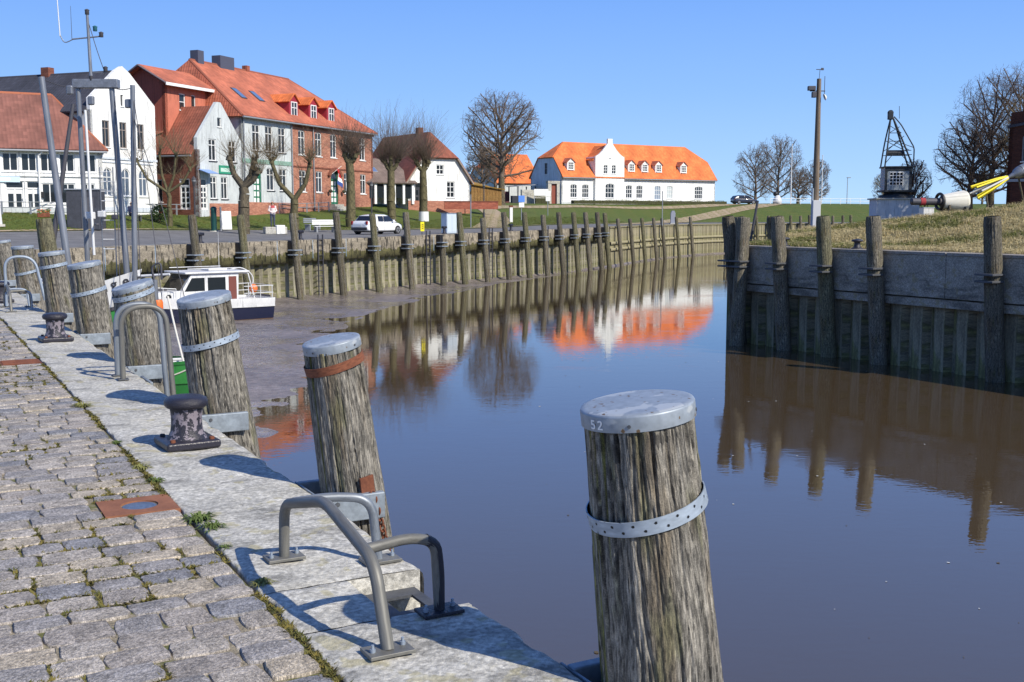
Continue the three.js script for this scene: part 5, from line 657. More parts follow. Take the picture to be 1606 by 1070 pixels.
function pollard(label, x, z, o) { // street lime cut back to knobbly heads, with a season's whips
  const y = groundY(x, z), g = thing('pollard_tree', label, 'tree', [x, y - 0.05, z], o.turn ?? 0, 'pollard trees before the houses'), R = RNG(o.seed), B = new Wood(), C = new Wood(), heads = [], r = o.r ?? 0.27;
  T: { let p = V(0, -0.2, 0); const n = 7; for (let i = 1; i <= n; i++) { const q = V((R() - 0.5) * 0.1 + (o.lean ?? 0) * i / n, o.fork * i / n, (R() - 0.5) * 0.1); B.seg(p, q, r * (1.25 - 0.3 * (i - 1) / n) * (0.95 + R() * 0.12), r * (1.25 - 0.3 * i / n) * (0.95 + R() * 0.12), 9); p = q; } o.top = p; }
  for (const [dx, dy, dz] of o.arms) { let p = o.top.clone(); const e = o.top.clone().add(V(dx, dy, dz)), m = p.clone().lerp(e, 0.5).add(V(dx * 0.18, -dy * 0.06, 0)); B.seg(p, m, r * 0.72, r * 0.6, 7); B.seg(m, e, r * 0.6, r * 0.5, 7); heads.push(e); B.seg(e.clone().add(V(0, -0.12, 0)), e.clone().add(V(0.02, 0.2, 0)), r * 0.75, r * 0.5, 7); for (let k = 0; k < 3; k++) { const s = V(R() - 0.5, R() * 0.6, R() - 0.5).multiplyScalar(0.7); B.seg(e, e.clone().add(s), r * 0.4, r * 0.3, 6); heads.push(e.clone().add(s)); } heads.push(m); }
  if (!o.arms.length) heads.push(o.top, o.top.clone().add(V(0, -0.5, 0)), o.top.clone().add(V(0.25, -0.2, 0.1)), o.top.clone().add(V(-0.25, -0.1, 0)));
  const per = Math.round((o.whips ?? 520) * 0.55 / heads.length);
  for (const h of heads) for (let i = 0; i < per; i++) { const a = R() * 6.283, s = Math.pow(R(), 0.7) * 1.25, d = V(Math.sin(s) * Math.cos(a), Math.cos(s), Math.sin(s) * Math.sin(a)), L = (o.len ?? 2.0) * (0.35 + R() * 0.75); let p = h.clone(), rr = 0.012; for (let k = 0; k < 3; k++) { d.add(V((R() - 0.5) * 0.3, 0.12, (R() - 0.5) * 0.3)).normalize(); const q = p.clone().addScaledVector(d, L / 3); C.seg(p, q, rr, rr * 0.72, 3); rr *= 0.72; if (R() < 0.6) { const t = d.clone().add(V((R() - 0.5) * 1.2, 0.1, (R() - 0.5) * 1.2)).normalize(); C.seg(q, q.clone().addScaledVector(t, L * 0.3), 0.006, 0.004, 3); } p = q; } }
  part('trunk', B.geo(), o.bark ?? MT.barkGreen, g); part('crown', C.geo(), o.twig ?? MT.twigPale, g); if (o.white) part('white_band', lathe([[r * 1.42, 0], [r * 1.36, 0.9]], 12), MT.frameWhite, g); return g;
}
pollard('young forked tree with slender limbs before the brick flank', -24.1, -79, { seed: 2, r: 0.15, fork: 2.4, arms: [[-2.1, 2.2, 0], [0.7, 2.6, 0.2], [-0.6, 2.6, -0.3], [1.6, 1.6, 0]], whips: 420, len: 1.9 });
pollard('stout knobbly pollard tree before the pale gable house', -18.2, -76, { seed: 4, r: 0.34, fork: 3.2, lean: 0.1, arms: [[-0.9, 1.9, 0.1], [0.75, 1.7, 0], [1.0, 1.0, 0.2]], whips: 460, len: 1.8, bark: MT.bark });
pollard('pollard tree with a wide V fork before the half grey town house', -15.9, -82, { seed: 6, r: 0.28, fork: 2.4, arms: [[-1.6, 2.7, 0], [1.2, 2.5, 0.2]], whips: 560, len: 2.2 });
pollard('straight pollard tree with upright twigs before the brick town house', -13.2, -92, { seed: 8, r: 0.34, fork: 5.2, arms: [[-0.4, 0.7, 0], [0.5, 0.6, 0.2], [0.1, 1.0, -0.2]], whips: 800, len: 2.8, twig: MT.twig });
pollard('pollard tree with a tall fan of twigs beside the brick house corner', -10.5, -98, { seed: 10, r: 0.32, fork: 4.6, arms: [[-0.5, 0.8, 0], [0.6, 0.9, 0], [0, 1.1, 0.2]], whips: 900, len: 3.9, twig: MT.twig });
pollard('pollard tree with white painted foot before the half hipped house', -8.1, -103, { seed: 12, r: 0.33, fork: 4.6, arms: [[-0.6, 0.8, 0.1], [0.5, 0.8, 0], [0.1, 1.1, 0]], whips: 850, len: 3.7, white: true, twig: MT.twig });
bareTree('tall broad bare tree standing alone between white house and orange roofs', -1.4, -150, groundY(-1.4, -150), { seed: 21, h: 15.4, w: 5.7, trunk: 3.8, r: 0.46, rmin: 0.011, limbs: 24, kids: [0, 12, 7, 5], spread: 0.8, ratio: 0.42, bend: 0.32, lift: 0.03, twig: MT.twig });
bareTree('smaller bare tree behind the trunk of the tall one', -4.4, -166, groundY(-4.4, -166), { seed: 23, h: 8.4, trunk: 2.4, r: 0.3, rmin: 0.014, kids: [9, 8, 7, 4], group: 'bare trees behind' });
bareTree('slim bare tree leaning behind the tall one', -2.6, -176, groundY(-2.6, -176), { seed: 24, h: 9.8, trunk: 2.6, r: 0.28, rmin: 0.014, kids: [9, 8, 6, 4], group: 'bare trees behind' });
for (const [x, z, h, seed, lb] of [[48.7, -225, 13.6, 31, 'bare tree beyond the dyke behind the dark car'], [50.6, -214, 14.4, 33, 'tallest bare tree beyond the dyke beside a white flagpole'], [62, -230, 10.6, 35, 'round bare tree beyond the dyke behind the lighting mast'], [57.5, -226, 8.8, 36, 'low bare tree beyond the dyke between two flagpoles']]) bareTree(lb, x, z, 2.6, { seed, h, trunk: 2.2, r: 0.36, rmin: 0.015, kids: [0, 11, 7, 4], spread: 0.85, ratio: 0.42, clear: 0, twig: MT.twig, group: 'bare trees beyond the dyke' });
for (const [x, z, h, seed, lb] of [[34.2, -222, 6.2, 38, 'brown leafless shrub at the end of the long white house'], [67.8, -205, 6.6, 39, 'small bare tree to the side of the harbour crane plinth'], [74, -215, 5.6, 40, 'faint bare tree behind the harbour crane'], [82, -196, 6.4, 45, 'pale bare tree low beside the white buoy cone']]) bareTree(lb, x, z, 3.0, { seed, h, trunk: 1.0, r: 0.2, rmin: 0.015, kids: [10, 8, 7, 4], spread: 0.9, twig: MT.twigPale, group: 'small bare trees on the skyline' });
for (const [x, z, h, tr, seed, lb, tw] of [[42.3, -104, 9.4, 2.4, 41, 'dense bare tree with dark trunk nearest the harbour crane', MT.twigDark], [44.7, -105, 13.4, 2.8, 42, 'tall dense bare tree in front of the dark warehouse corner', MT.twigDark], [48.6, -107, 15.0, 3, 43, 'tallest bare tree, rising over the dark warehouse roof', MT.twig], [47.3, -99, 12.6, 3, 44, 'bare tree with pale twigs at the dark warehouse wall', MT.twigPale], [39.8, -112, 6.0, 0.8, 46, 'low spreading bare tree behind the buoys', MT.twigDark]]) bareTree(lb, x, z, rightGround(x, z), { seed, h: h + 0.5, trunk: tr, r: 0.34, rmin: 0.008, w: h * 0.36, limbs: 22, kids: [0, 11, 7, 4], spread: 0.9, ratio: 0.42, clear: 0, twig: tw, group: 'bare trees by the warehouse' });

// ================================================================ VEHICLES
MT.tyre = M({ color: lin(0.018, 0.018, 0.02), roughness: 0.9 }); MT.rim = M({ color: lin(0.45, 0.45, 0.47), metalness: 0.6, roughness: 0.35 });
function car(name, label, x, z, heading, y, color, wagon) {
  const g = thing(name, label, 'car', [x, y, z], heading), paint = new THREE.MeshPhysicalMaterial({ color, roughness: 0.35, clearcoat: 1, clearcoatRoughness: 0.05 }), tint = M({ color: lin(0.015, 0.018, 0.03), roughness: 0.06 });
  // cross-sections along the length: [x, half width, underside, shoulder]
  const S = [[-2.1, 0.62, 0.42, 0.72], [-2.06, 0.80, 0.30, 0.92], [-1.85, 0.86, 0.24, 0.98], [-1.2, 0.89, 0.22, 0.97], [0, 0.90, 0.22, 0.93], [0.9, 0.89, 0.22, 0.90], [1.5, 0.86, 0.24, 0.83], [1.95, 0.76, 0.28, 0.70], [2.12, 0.58, 0.34, 0.58]], ring = (w, lo, hi) => [[-w * 0.92, lo], [-w, lo + 0.12], [-w, hi - 0.16], [-w * 0.93, hi - 0.02], [-w * 0.6, hi + 0.02], [0, hi + 0.03], [w * 0.6, hi + 0.02], [w * 0.93, hi - 0.02], [w, hi - 0.16], [w, lo + 0.12], [w * 0.92, lo], [0, lo], [-w * 0.92, lo]];
  const body = grid(12, S.length - 1, (a, b, i, j) => { const [xx, w, lo, hi] = S[j], q = ring(w, lo, hi)[i]; return [xx, q[1], q[0]]; }), ends = [0, S.length - 1].map((j) => { const [xx, w, lo, hi] = S[j]; const f = new THREE.ShapeGeometry(new THREE.Shape(ring(w, lo, hi).slice(0, 12).map(([p, q]) => new THREE.Vector2(p, q)))).rotateY(Math.PI / 2).translate(xx, 0, 0); return f; });
  part('body', [body, ...ends], paint, g);
  const rx = wagon ? -1.75 : -1.35, C = [[rx - 0.32, 0.80, 0.93, 0.95], [rx, 0.70, 0.93, 1.36], [rx + 0.6, 0.66, 0.93, 1.46], [0.15, 0.66, 0.92, 1.45], [0.5, 0.68, 0.91, 1.36], [1.25, 0.78, 0.88, 0.90]];
  const cab = (k, dy) => grid(6, C.length - 1, (a, b, i, j) => { const [xx, w, lo, hi] = C[j], wb = w + 0.12, q = [[-wb, lo], [-w - 0.03, lo + (hi - lo) * 0.75], [-w * 0.86, hi], [0, hi + 0.03], [w * 0.86, hi], [w + 0.03, lo + (hi - lo) * 0.75], [wb, lo]][i]; return [xx * k, q[1] + dy, q[0] * k]; });
  part('cabin', cab(1, 0), paint, g);
  for (const s of [-1, 1]) { const sw = (x0, x1, x2, x3) => { const f = (xx, t) => { const z = lerp(0.80, 0.69, t) + 0.025; return [xx, lerp(0.97, 1.34, t), s * z]; }, q = [f(x0, 0), f(x1, 0), f(x2, 1), f(x3, 1)]; return slab(s > 0 ? q : q.reverse(), 0.012); }; part('side_window', sw(-1.0 + (wagon ? -0.3 : 0.15), -0.28, -0.28, -0.95 + (wagon ? -0.3 : 0.1)), tint, g); part('side_window', sw(-0.2, 0.92, 0.42, -0.2), tint, g); part('mirror', rb(0.2, 0.13, 0.1, 0.04, 0.72, 1.0, s * 0.98), paint, g); part('headlight', rb(0.16, 0.12, 0.26, 0.04, 2.0, 0.64, s * 0.56), MT.glass, g); part('tail_light', rb(0.08, 0.26, 0.2, 0.03, -2.06, 0.84, s * 0.70), M({ color: lin(0.35, 0.02, 0.02), roughness: 0.2 }), g); part('door_line', bx(-0.255, -0.24, 0.35, 0.93, s * 0.896, s * 0.903), MT.black, g); }
  part('rear_window', slab([[rx - 0.30, 0.98, -0.66], [rx - 0.30, 0.98, 0.66], [rx - 0.04, 1.34, 0.56], [rx - 0.04, 1.34, -0.56]], 0.02), tint, g); part('windscreen', slab([[1.22, 0.93, 0.68], [1.22, 0.93, -0.68], [0.54, 1.36, -0.58], [0.54, 1.36, 0.58]], 0.02), tint, g); part('bumper', rb(0.16, 0.22, 1.5, 0.05, -2.06, 0.42, 0), M({ color: lin(0.05, 0.05, 0.055) }), g); part('number_plate', bx(-2.16, -2.14, 0.6, 0.71, -0.26, 0.26), MT.frameWhite, g);
  for (const xx of [-1.3, 1.3]) for (const s of [-1, 1]) { const w = part('wheel', at(new THREE.CylinderGeometry(0.32, 0.32, 0.22, 24), xx, 0.32, s * 0.80, 0, Math.PI / 2), MT.tyre, g); part('rim', at(new THREE.CylinderGeometry(0.21, 0.21, 0.02, 20), xx, 0.32, s * 0.92, 0, Math.PI / 2), MT.rim, w); part('hub', [0, 1, 2, 3, 4].map((i) => at(bx(-0.03, 0.03, 0.02, 0.2, 0, 0.012), 0, 0, 0, 0, 0, i * 1.2566).translate(xx, 0.32, s * 0.935)), MT.darkSteel, w); }
  part('underbody', bx(-1.8, 1.8, 0.16, 0.3, -0.75, 0.75), MT.black, g); return g;
}
car('parked_car', 'white hatchback car parked on the quay road behind the mooring piles', -9.55, -79.6, 1.0, groundY(-9.55, -79.6) + 0.015, lin(0.80, 0.80, 0.80), false).scale.setScalar(0.95);
car('parked_car', 'dark blue car parked on the dyke at the end of the white house', 38.8, -188, 0.25, groundY(38.8, -188) + 0.03, lin(0.012, 0.014, 0.035), true);

// ================================================================ STREET FURNITURE ON THE FAR BANK
function onBank(u, v) { const w = wallAt(u), p = w.p.clone().addScaledVector(w.n, v); return { x: p.x, z: p.z, y: bankY(u, v), ry: Math.atan2(-w.d.z, w.d.x) }; }
for (const [x, z, label] of [[-22.6, -80, 'dark street lamp with square lantern before the brick flank'], [-12.0, -96, 'dark street lamp with lantern at the corner of the brick town house'], [-2.9, -116, 'dark thin street lamp before the ochre shed']]) { const o = thing('street_lamp', label, 'street lamp', [x, groundY(x, z), z], 0.4, 'street lamps'); part('pole', lathe([[0.13, 0], [0.11, 0.5], [0.07, 0.6], [0.055, 3.0]], 10), MT.frameDark, o); part('lantern', lathe([[0.09, 3.0], [0.17, 3.45], [0.19, 3.47], [0.04, 3.66], [0, 3.7]], 6), MT.frameDark, o); part('glass', lathe([[0.10, 3.06], [0.165, 3.42]], 6), MT.zinc, o); }
{ // low rail fence along the footpath
  const o = thing('rail_fence', 'low grey post and rail fence along the footpath before the town houses', 'fence'); const pts = []; for (let u = 6; u <= 56; u += 2) pts.push(onBank(u, 23.2));
  pts.forEach((p, i) => { part('post', bx(p.x - 0.05, p.x + 0.05, p.y - 0.1, p.y + 0.85, p.z - 0.05, p.z + 0.05), MT.zinc, o); if (i) { const a = pts[i - 1]; for (const h of [0.8, 0.45]) part('rail', bar(V(a.x, a.y + h, a.z), V(p.x, p.y + h, p.z), 0.03, 0.03, 6), MT.zinc, o); } });
}
for (const u of [23.5, 34.4, 39.0, 48.2, 56.8, 15]) { const q = onBank(u, 0.5), o = thing('quay_bollard', 'small black cross head bollard on the far quay edge', 'bollard', [q.x, topY(u) + 0.02, q.z], q.ry, 'bollards on the far quay edge'); part('stem', lathe([[0.2, 0], [0.18, 0.05], [0.1, 0.08], [0.09, 0.42]], 12), MT.castIron, o); part('head', rb(0.42, 0.16, 0.24, 0.05, 0, 0.45, 0), MT.castIron, o); }
for (const u of [24.6, 36.2, 44.2, 53.2]) { const w = wallAt(u), o = thing('quay_ladder', 'dark steel ladder down the sheet pile wall', 'ladder', w.p.clone().addScaledVector(w.n, -0.08).setY(topY(u)).toArray(), Math.atan2(-w.d.z, w.d.x), 'ladders on the far wall'); for (const x of [-0.22, 0.22]) part('stile', bx(x - 0.03, x + 0.03, -3.4, 0.3, -0.03, 0.03), MT.frameDark, o); for (let y = 0; y > -3.3; y -= 0.3) part('rung', bar(V(-0.22, y, 0), V(0.22, y, 0), 0.02, 0.02, 5), MT.frameDark, o); }
{ const q = onBank(36.1, 0.35), o = thing('ladder_sign', 'small yellow sign on a short post above the quay ladder', 'sign', [q.x, topY(36) + 0.02, q.z], q.ry); part('post', bar(V(0, 0, 0), V(0, 0.6, 0), 0.025), MT.frameDark, o); part('plate', rb(0.42, 0.62, 0.03, 0.01, 0, 0.55, 0.03), M({ color: lin(0.85, 0.72, 0.02), roughness: 0.5 }), o); part('pictogram', [bx(-0.1, -0.06, 0.35, 0.75, 0.046, 0.05), bx(0.06, 0.1, 0.35, 0.75, 0.046, 0.05), bx(-0.06, 0.06, 0.42, 0.46, 0.046, 0.05), bx(-0.06, 0.06, 0.56, 0.6, 0.046, 0.05), bx(-0.06, 0.06, 0.68, 0.72, 0.046, 0.05)], MT.black, o); }
{ const q = onBank(41.2, 1.6), o = thing('power_cabinet', 'pale grey electrical cabinet on the quay between mooring piles', 'cabinet', [q.x, q.y, q.z], q.ry - 0.1); part('body', rb(1.1, 1.4, 0.55, 0.03, 0, 0.7, 0), M({ color: lin(0.48, 0.56, 0.64), roughness: 0.5 }), o); part('roof', rb(1.18, 0.06, 0.62, 0.02, 0, 1.43, 0), MT.galv, o); part('door', rb(0.5, 1.2, 0.02, 0.01, -0.26, 0.7, 0.285), M({ color: lin(0.52, 0.60, 0.68), roughness: 0.5 }), o); part('door', rb(0.5, 1.2, 0.02, 0.01, 0.26, 0.7, 0.285), M({ color: lin(0.52, 0.60, 0.68), roughness: 0.5 }), o); }
for (const [x, z, h, col, label, shape] of [[-3.6, -98, 2.9, [0.5, 0.5, 0.52], 'bare grey sign post standing behind the pale cabinet', 0], [-0.1, -112, 2.5, [0.8, 0.8, 0.8], 'short white post with brown top before the tall tree', 1], [1.0, -120, 2.6, [0.1, 0.25, 0.7], 'blue and white traffic sign beside the tall tree', 2], [4.4, -138, 3.0, [0.82, 0.82, 0.8], 'white information sign in front of the gateway', 2], [15.8, -118, 3.6, [0.5, 0.5, 0.52], 'slender grey sign pole on the green', 0], [19.5, -136, 1.6, [0.22, 0.24, 0.3], 'grey round topped stele on the green before the white house', 3]]) {
  const y = groundY(x, z), o = thing(shape === 3 ? 'stele' : 'sign_post', label, 'sign', [x, y, z], 0.3); if (shape === 3) { part('slab', prism([[-0.3, 0], [0.3, 0], [0.3, 1.3], [0.15, 1.6], [-0.15, 1.6], [-0.3, 1.3]], -0.08, 0.08), M({ color: lin(...col) }), o); part('foot', bx(-0.4, 0.4, 0, 0.1, -0.2, 0.2), MT.concrete, o); continue; }
  if (shape === 1) { part('post', bx(-0.14, 0.14, 0, 1.5, -0.14, 0.14), MT.frameWhite, o); part('cap', bx(-0.17, 0.17, 1.5, 1.66, -0.17, 0.17), MT.rust, o); continue; }
  part('pole', bar(V(0, 0, 0), V(0, h, 0), 0.05), MT.zinc, o); if (shape === 2) { part('plate', rb(0.7, 0.7, 0.04, 0.02, 0, h - 0.35, 0.06), M({ color: lin(...col), roughness: 0.4 }), o); part('plate', rb(0.6, 0.5, 0.04, 0.02, 0, h - 1.0, 0.06), MT.frameWhite, o); }
}
{ // green pillar, white display board, stone plinth with a painted figure, benches
  let x = -20.6, z = -77.5, o = thing('green_pillar', 'dark green cylindrical pillar with pale top on the lawn edge', 'pillar', [x, groundY(x, z), z]); part('shaft', lathe([[0.26, 0], [0.26, 0.08], [0.2, 0.12], [0.2, 1.5], [0.24, 1.55], [0.16, 1.7], [0, 1.74]], 16), M({ color: lin(0.006, 0.05, 0.045), roughness: 0.4 }), o); part('foot', lathe([[0.3, 0], [0.3, 0.06], [0, 0.06]], 12), MT.concrete, o);
  x = -20.2; z = -79.5; o = thing('menu_board', 'white tilted display board beside the stout pollard tree', 'display board', [x, groundY(x, z), z], 0.6); part('board', at(bx(-0.35, 0.35, 0, 1.3, -0.03, 0.03), 0, 0.1, 0, 0, -0.12), MT.frameWhite, o); part('stay', bar(V(-0.45, 0, 0), V(-0.45, 1.7, 0), 0.07), MT.zinc, o);
  x = -16.4; z = -77.6; o = thing('stone_plinth', 'low pale stone block under the painted figure', 'plinth', [x, groundY(x, z), z], 0.4); part('block', rb(1.5, 0.5, 0.9, 0.05, 0, 0.25, 0), MT.concrete, o); part('block', rb(0.6, 0.62, 0.95, 0.05, 0.3, 0.31, 0.05), MT.whitewash, o);
  for (const [bx0, bz, t, lb, cl] of [[-15.2, -85.5, 1.2, 'grey bench between pollard trees by the rail fence', MT.zinc], [-13.9, -83.2, 0.6, 'white bench on a stone foot before the V forked pollard', MT.frameWhite]]) { const b = thing('bench', lb, 'bench', [bx0, groundY(bx0, bz), bz], t); for (let i = 0; i < 3; i++) part('seat_slat', bx(-0.9, 0.9, 0.44, 0.48, -0.2 + i * 0.15, -0.08 + i * 0.15), cl, b); for (let i = 0; i < 3; i++) part('back_slat', bx(-0.9, 0.9, 0.58 + i * 0.13, 0.68 + i * 0.13, -0.28, -0.24), cl, b); for (const s of [-0.7, 0.7]) part('leg', bx(s - 0.06, s + 0.06, 0, 0.44, -0.22, 0.22), MT.zinc, b); }
}
// ---------------------------------------------------------------- people: smooth bodies from joints
function figure(name, label, category, pos, turn, joints, bones, skin, extras) {
  const N = 72, S = 1.15, mc = new MarchingCubes(N, new THREE.MeshBasicMaterial(), false, false, 60000), C = [0, 0.92, 0], f = mc.field, J = Object.fromEntries(Object.entries(joints).map(([k, q]) => [k, V(q[0], q[1], q[2])])), p = V();
  const cap = (a, b, ra, rb) => { const ab = b.clone().sub(a), t = clamp(p.clone().sub(a).dot(ab) / Math.max(1e-6, ab.lengthSq()), 0, 1); return p.distanceTo(a.clone().addScaledVector(ab, t)) - lerp(ra, rb, t); };
  for (let k = 0; k < N; k++) for (let j = 0; j < N; j++) for (let i = 0; i < N; i++) { p.set((i / N * 2 - 1) * S + C[0], (j / N * 2 - 1) * S + C[1], (k / N * 2 - 1) * S + C[2]); let d = 9; for (const [a, b, ra, rb] of bones) { const e = cap(J[a], J[b], ra, rb), h = clamp(0.5 + 0.5 * (d - e) / 0.05, 0, 1); d = d > 5 ? e : lerp(d, e, h) - 0.05 * h * (1 - h); } f[i + j * N + k * N * N] = -d; }
  mc.isolation = 0; mc.update(); const n = mc.count, g = new THREE.BufferGeometry(), pos2 = new Float32Array(n * 3); for (let i = 0; i < n * 3; i++) pos2[i] = mc.positionArray[i] * S + C[i % 3]; g.setAttribute('position', new THREE.BufferAttribute(pos2, 3)); g.setAttribute('normal', new THREE.BufferAttribute(mc.normalArray.slice(0, n * 3), 3)); g.setAttribute('uv', new THREE.BufferAttribute(new Float32Array(n * 2), 2));
  // clothing by height on the body: colours per vertex
  const col = new Float32Array(n * 3); for (let i = 0; i < n; i++) { const c = extras.cloth(pos2[i * 3], pos2[i * 3 + 1], pos2[i * 3 + 2]); col.set(c, i * 3); } g.setAttribute('color', new THREE.BufferAttribute(col, 3));
  const o = thing(name, label, category, pos, turn); part('body', g, M({ vertexColors: true, roughness: 0.85 }), o); const hd = J.head; part('hair', new THREE.SphereGeometry(0.115, 16, 12, 0, 6.283, 0, 1.75).scale(0.92, 1.05, 1.05).translate(hd.x, hd.y + 0.025, hd.z - 0.015), extras.hair, o); part('eye', [-1, 1].map((s) => new THREE.SphereGeometry(0.012, 8, 6).translate(hd.x + s * 0.035, hd.y + 0.01, hd.z + 0.098)), MT.black, o); return o;
}
const BONES = [['hip', 'chest', 0.16, 0.17], ['chest', 'neck', 0.15, 0.06], ['neck', 'head', 0.055, 0.06], ['head', 'crown', 0.098, 0.09], ['nose', 'head', 0.014, 0.05], ['ls', 'rs', 0.075, 0.075], ['ls', 'le', 0.06, 0.045], ['le', 'lw', 0.045, 0.032], ['rs', 're', 0.06, 0.045], ['re', 'rw', 0.045, 0.032], ['lw', 'lh', 0.036, 0.02], ['rw', 'rh', 0.036, 0.02], ['lw', 'lt', 0.02, 0.013], ['rw', 'rt', 0.02, 0.013], ['lp', 'lk', 0.095, 0.06], ['lk', 'la', 0.06, 0.042], ['rp', 'rk', 0.095, 0.06], ['rk', 'ra', 0.06, 0.042], ['la', 'lf', 0.045, 0.04], ['ra', 'rf', 0.045, 0.04]];
const skinC = [0.55, 0.33, 0.24];
{ // painted figure standing on the plinth, and a dark-clad person sitting by the white gable house
  const y = groundY(-16.4, -77.6) + 0.5; figure('painted_figure', 'painted standing figure with white apron and red scarf on the stone block', 'figure', [-16.55, y, -77.6], 0.35, { hip: [0, 0.92, 0], chest: [0, 1.25, 0], neck: [0, 1.45, 0], head: [0, 1.58, 0.01], crown: [0, 1.66, 0], nose: [0, 1.58, 0.11], ls: [0.18, 1.38, 0], rs: [-0.18, 1.38, 0], le: [0.27, 1.12, 0.02], re: [-0.27, 1.12, 0.02], lw: [0.12, 1.0, 0.2], rw: [-0.12, 1.0, 0.2], lh: [0.03, 0.98, 0.25], rh: [-0.03, 0.98, 0.25], lt: [0.06, 1.03, 0.23], rt: [-0.06, 1.03, 0.23], lp: [0.09, 0.9, 0], rp: [-0.09, 0.9, 0], lk: [0.1, 0.48, 0.02], rk: [-0.1, 0.48, 0.02], la: [0.1, 0.07, 0], ra: [-0.1, 0.07, 0], lf: [0.12, 0.05, 0.16], rf: [-0.12, 0.05, 0.16] }, BONES, null, { hair: M({ color: lin(0.10, 0.06, 0.03) }), cloth: (x, yy, z) => yy > 1.47 ? skinC : yy > 1.3 && Math.abs(x) < 0.14 ? [0.4, 0.06, 0.07] : yy > 0.86 ? [0.72, 0.62, 0.60] : yy > 0.1 ? [0.05, 0.06, 0.10] : [0.02, 0.02, 0.02] });
  const x = -26.6, z = -78.6, gy = groundY(x, z); figure('person', 'person in dark blue jacket and dark trousers sitting before the white gable house', 'person', [x, gy, z], 0.7, { hip: [0, 0.52, -0.1], chest: [0, 0.85, -0.12], neck: [0, 1.05, -0.08], head: [0, 1.18, -0.05], crown: [0, 1.26, -0.06], nose: [0, 1.18, 0.055], ls: [0.18, 0.98, -0.1], rs: [-0.18, 0.98, -0.1], le: [0.26, 0.72, -0.02], re: [-0.26, 0.72, -0.02], lw: [0.14, 0.6, 0.2], rw: [-0.14, 0.6, 0.2], lh: [0.1, 0.58, 0.29], rh: [-0.1, 0.58, 0.29], lt: [0.08, 0.62, 0.25], rt: [-0.08, 0.62, 0.25], lp: [0.1, 0.5, -0.05], rp: [-0.1, 0.5, -0.05], lk: [0.13, 0.52, 0.36], rk: [-0.13, 0.52, 0.36], la: [0.13, 0.07, 0.33], ra: [-0.13, 0.07, 0.33], lf: [0.14, 0.05, 0.5], rf: [-0.14, 0.05, 0.5] }, BONES, null, { hair: M({ color: lin(0.05, 0.04, 0.03) }), cloth: (px, yy, pz) => yy > 1.07 ? skinC : (yy > 0.42 && pz < 0.12) || (yy > 0.56 && pz < 0.16) ? [0.012, 0.018, 0.06] : pz > 0.24 && yy > 0.55 && Math.abs(px) < 0.2 && yy > 0.575 ? skinC : [0.015, 0.016, 0.03] });
  const b = thing('bench', 'low bench under the person by the white gable house', 'bench', [x, gy, z], 0.7); part('seat', bx(-0.7, 0.7, 0.36, 0.41, -0.32, 0.12), MT.darkSteel, b); for (const s of [-0.6, 0.6]) part('leg', bx(s - 0.04, s + 0.04, 0, 0.36, -0.28, 0.08), MT.darkSteel, b);
  const bush = thing('bush', 'round dark evergreen bush before the white gable house', 'bush', [-25.2, groundY(-25.2, -80.2), -80.2]), R = RNG(14), pos = []; for (let i = 0; i < 1400; i++) { const a = R() * 6.283, c = R() * 1.8 - 0.8, r = 0.62 * (0.8 + R() * 0.25), s = Math.sqrt(1 - c * c), q = V(Math.cos(a) * s * r, 0.6 + c * r, Math.sin(a) * s * r); for (let k = 0; k < 3; k++) pos.push(q.x + (R() - 0.5) * 0.16, q.y + (R() - 0.5) * 0.16, q.z + (R() - 0.5) * 0.16); } const bg = new THREE.BufferGeometry(); bg.setAttribute('position', new THREE.Float32BufferAttribute(pos, 3)); bg.computeVertexNormals(); part('foliage', bg, M({ color: lin(0.04, 0.075, 0.02) }), bush); part('stem', bar(V(0, 0, 0), V(0, 0.5, 0), 0.06), MT.bark, bush);
}

// ================================================================ BOATS
// planking of a hull: stations run aft (0) to stem (1), f runs from the water (0) to the sheer (1)
function hullGeo(L, B, o, f0, f1, nf = 4, out = 0) {
  const half = (s, f) => (B / 2) * (s < 0.45 ? lerp(o.transom ?? 0.85, 1, Math.sin(s / 0.45 * Math.PI / 2)) : 1 - Math.pow((s - 0.45) / 0.55, o.full ?? 2.3)) * lerp(o.tumble ?? 0.8, 1, Math.pow(clamp(f, 0, 1), 0.7)) * lerp(1, 0.55, clamp(-f, 0, 1)) + out * (s < 0.999 ? 1 : 0), sheer = (s) => lerp(o.aft, o.mid, smooth(0, 0.5, s)) + (o.bow - o.mid) * Math.pow(clamp((s - 0.4) / 0.6, 0, 1), 1.7);
  const P = (s, f, side) => [L * s + (o.rake ?? 0.6) * Math.max(-0.2, f) * Math.pow(s, 6), f < 0 ? f * 0.5 : sheer(s) * f, side * half(s, f)], N = 36;
  const sideG = (sd) => grid(N, nf, (a, b) => [...P(a, lerp(f0, f1, b), sd), L * a, lerp(f0, f1, b)], sd > 0), tr = grid(1, nf, (a, b) => { const f = lerp(f0, f1, b), q = P(0, f, 1); return [q[0], q[1], lerp(-q[2], q[2], a), a, b]; }, true);
  return { geo: join([sideG(1), sideG(-1), tr]), half, sheer, P };
}
const deckGeo = (L, B, o, f) => { const h = hullGeo(L, B, o, 0, 1); return grid(24, 2, (a, b) => { const q = h.P(a, f, 1); return [q[0], q[1], lerp(-q[2], q[2], b) * 0.985]; }); };
const boatAt = (name, label, x, z, hx, hz, y, cat = 'boat') => thing(name, label, cat, [x, y, z], Math.atan2(-hz, hx));
const rope = (g, a, b, sag, mat, r = 0.018, name = 'rope') => part(name, tube([V(...a), V((a[0] + b[0]) / 2, (a[1] + b[1]) / 2 - sag, (a[2] + b[2]) / 2), V(...b)], r, 14, 5), mat, g);
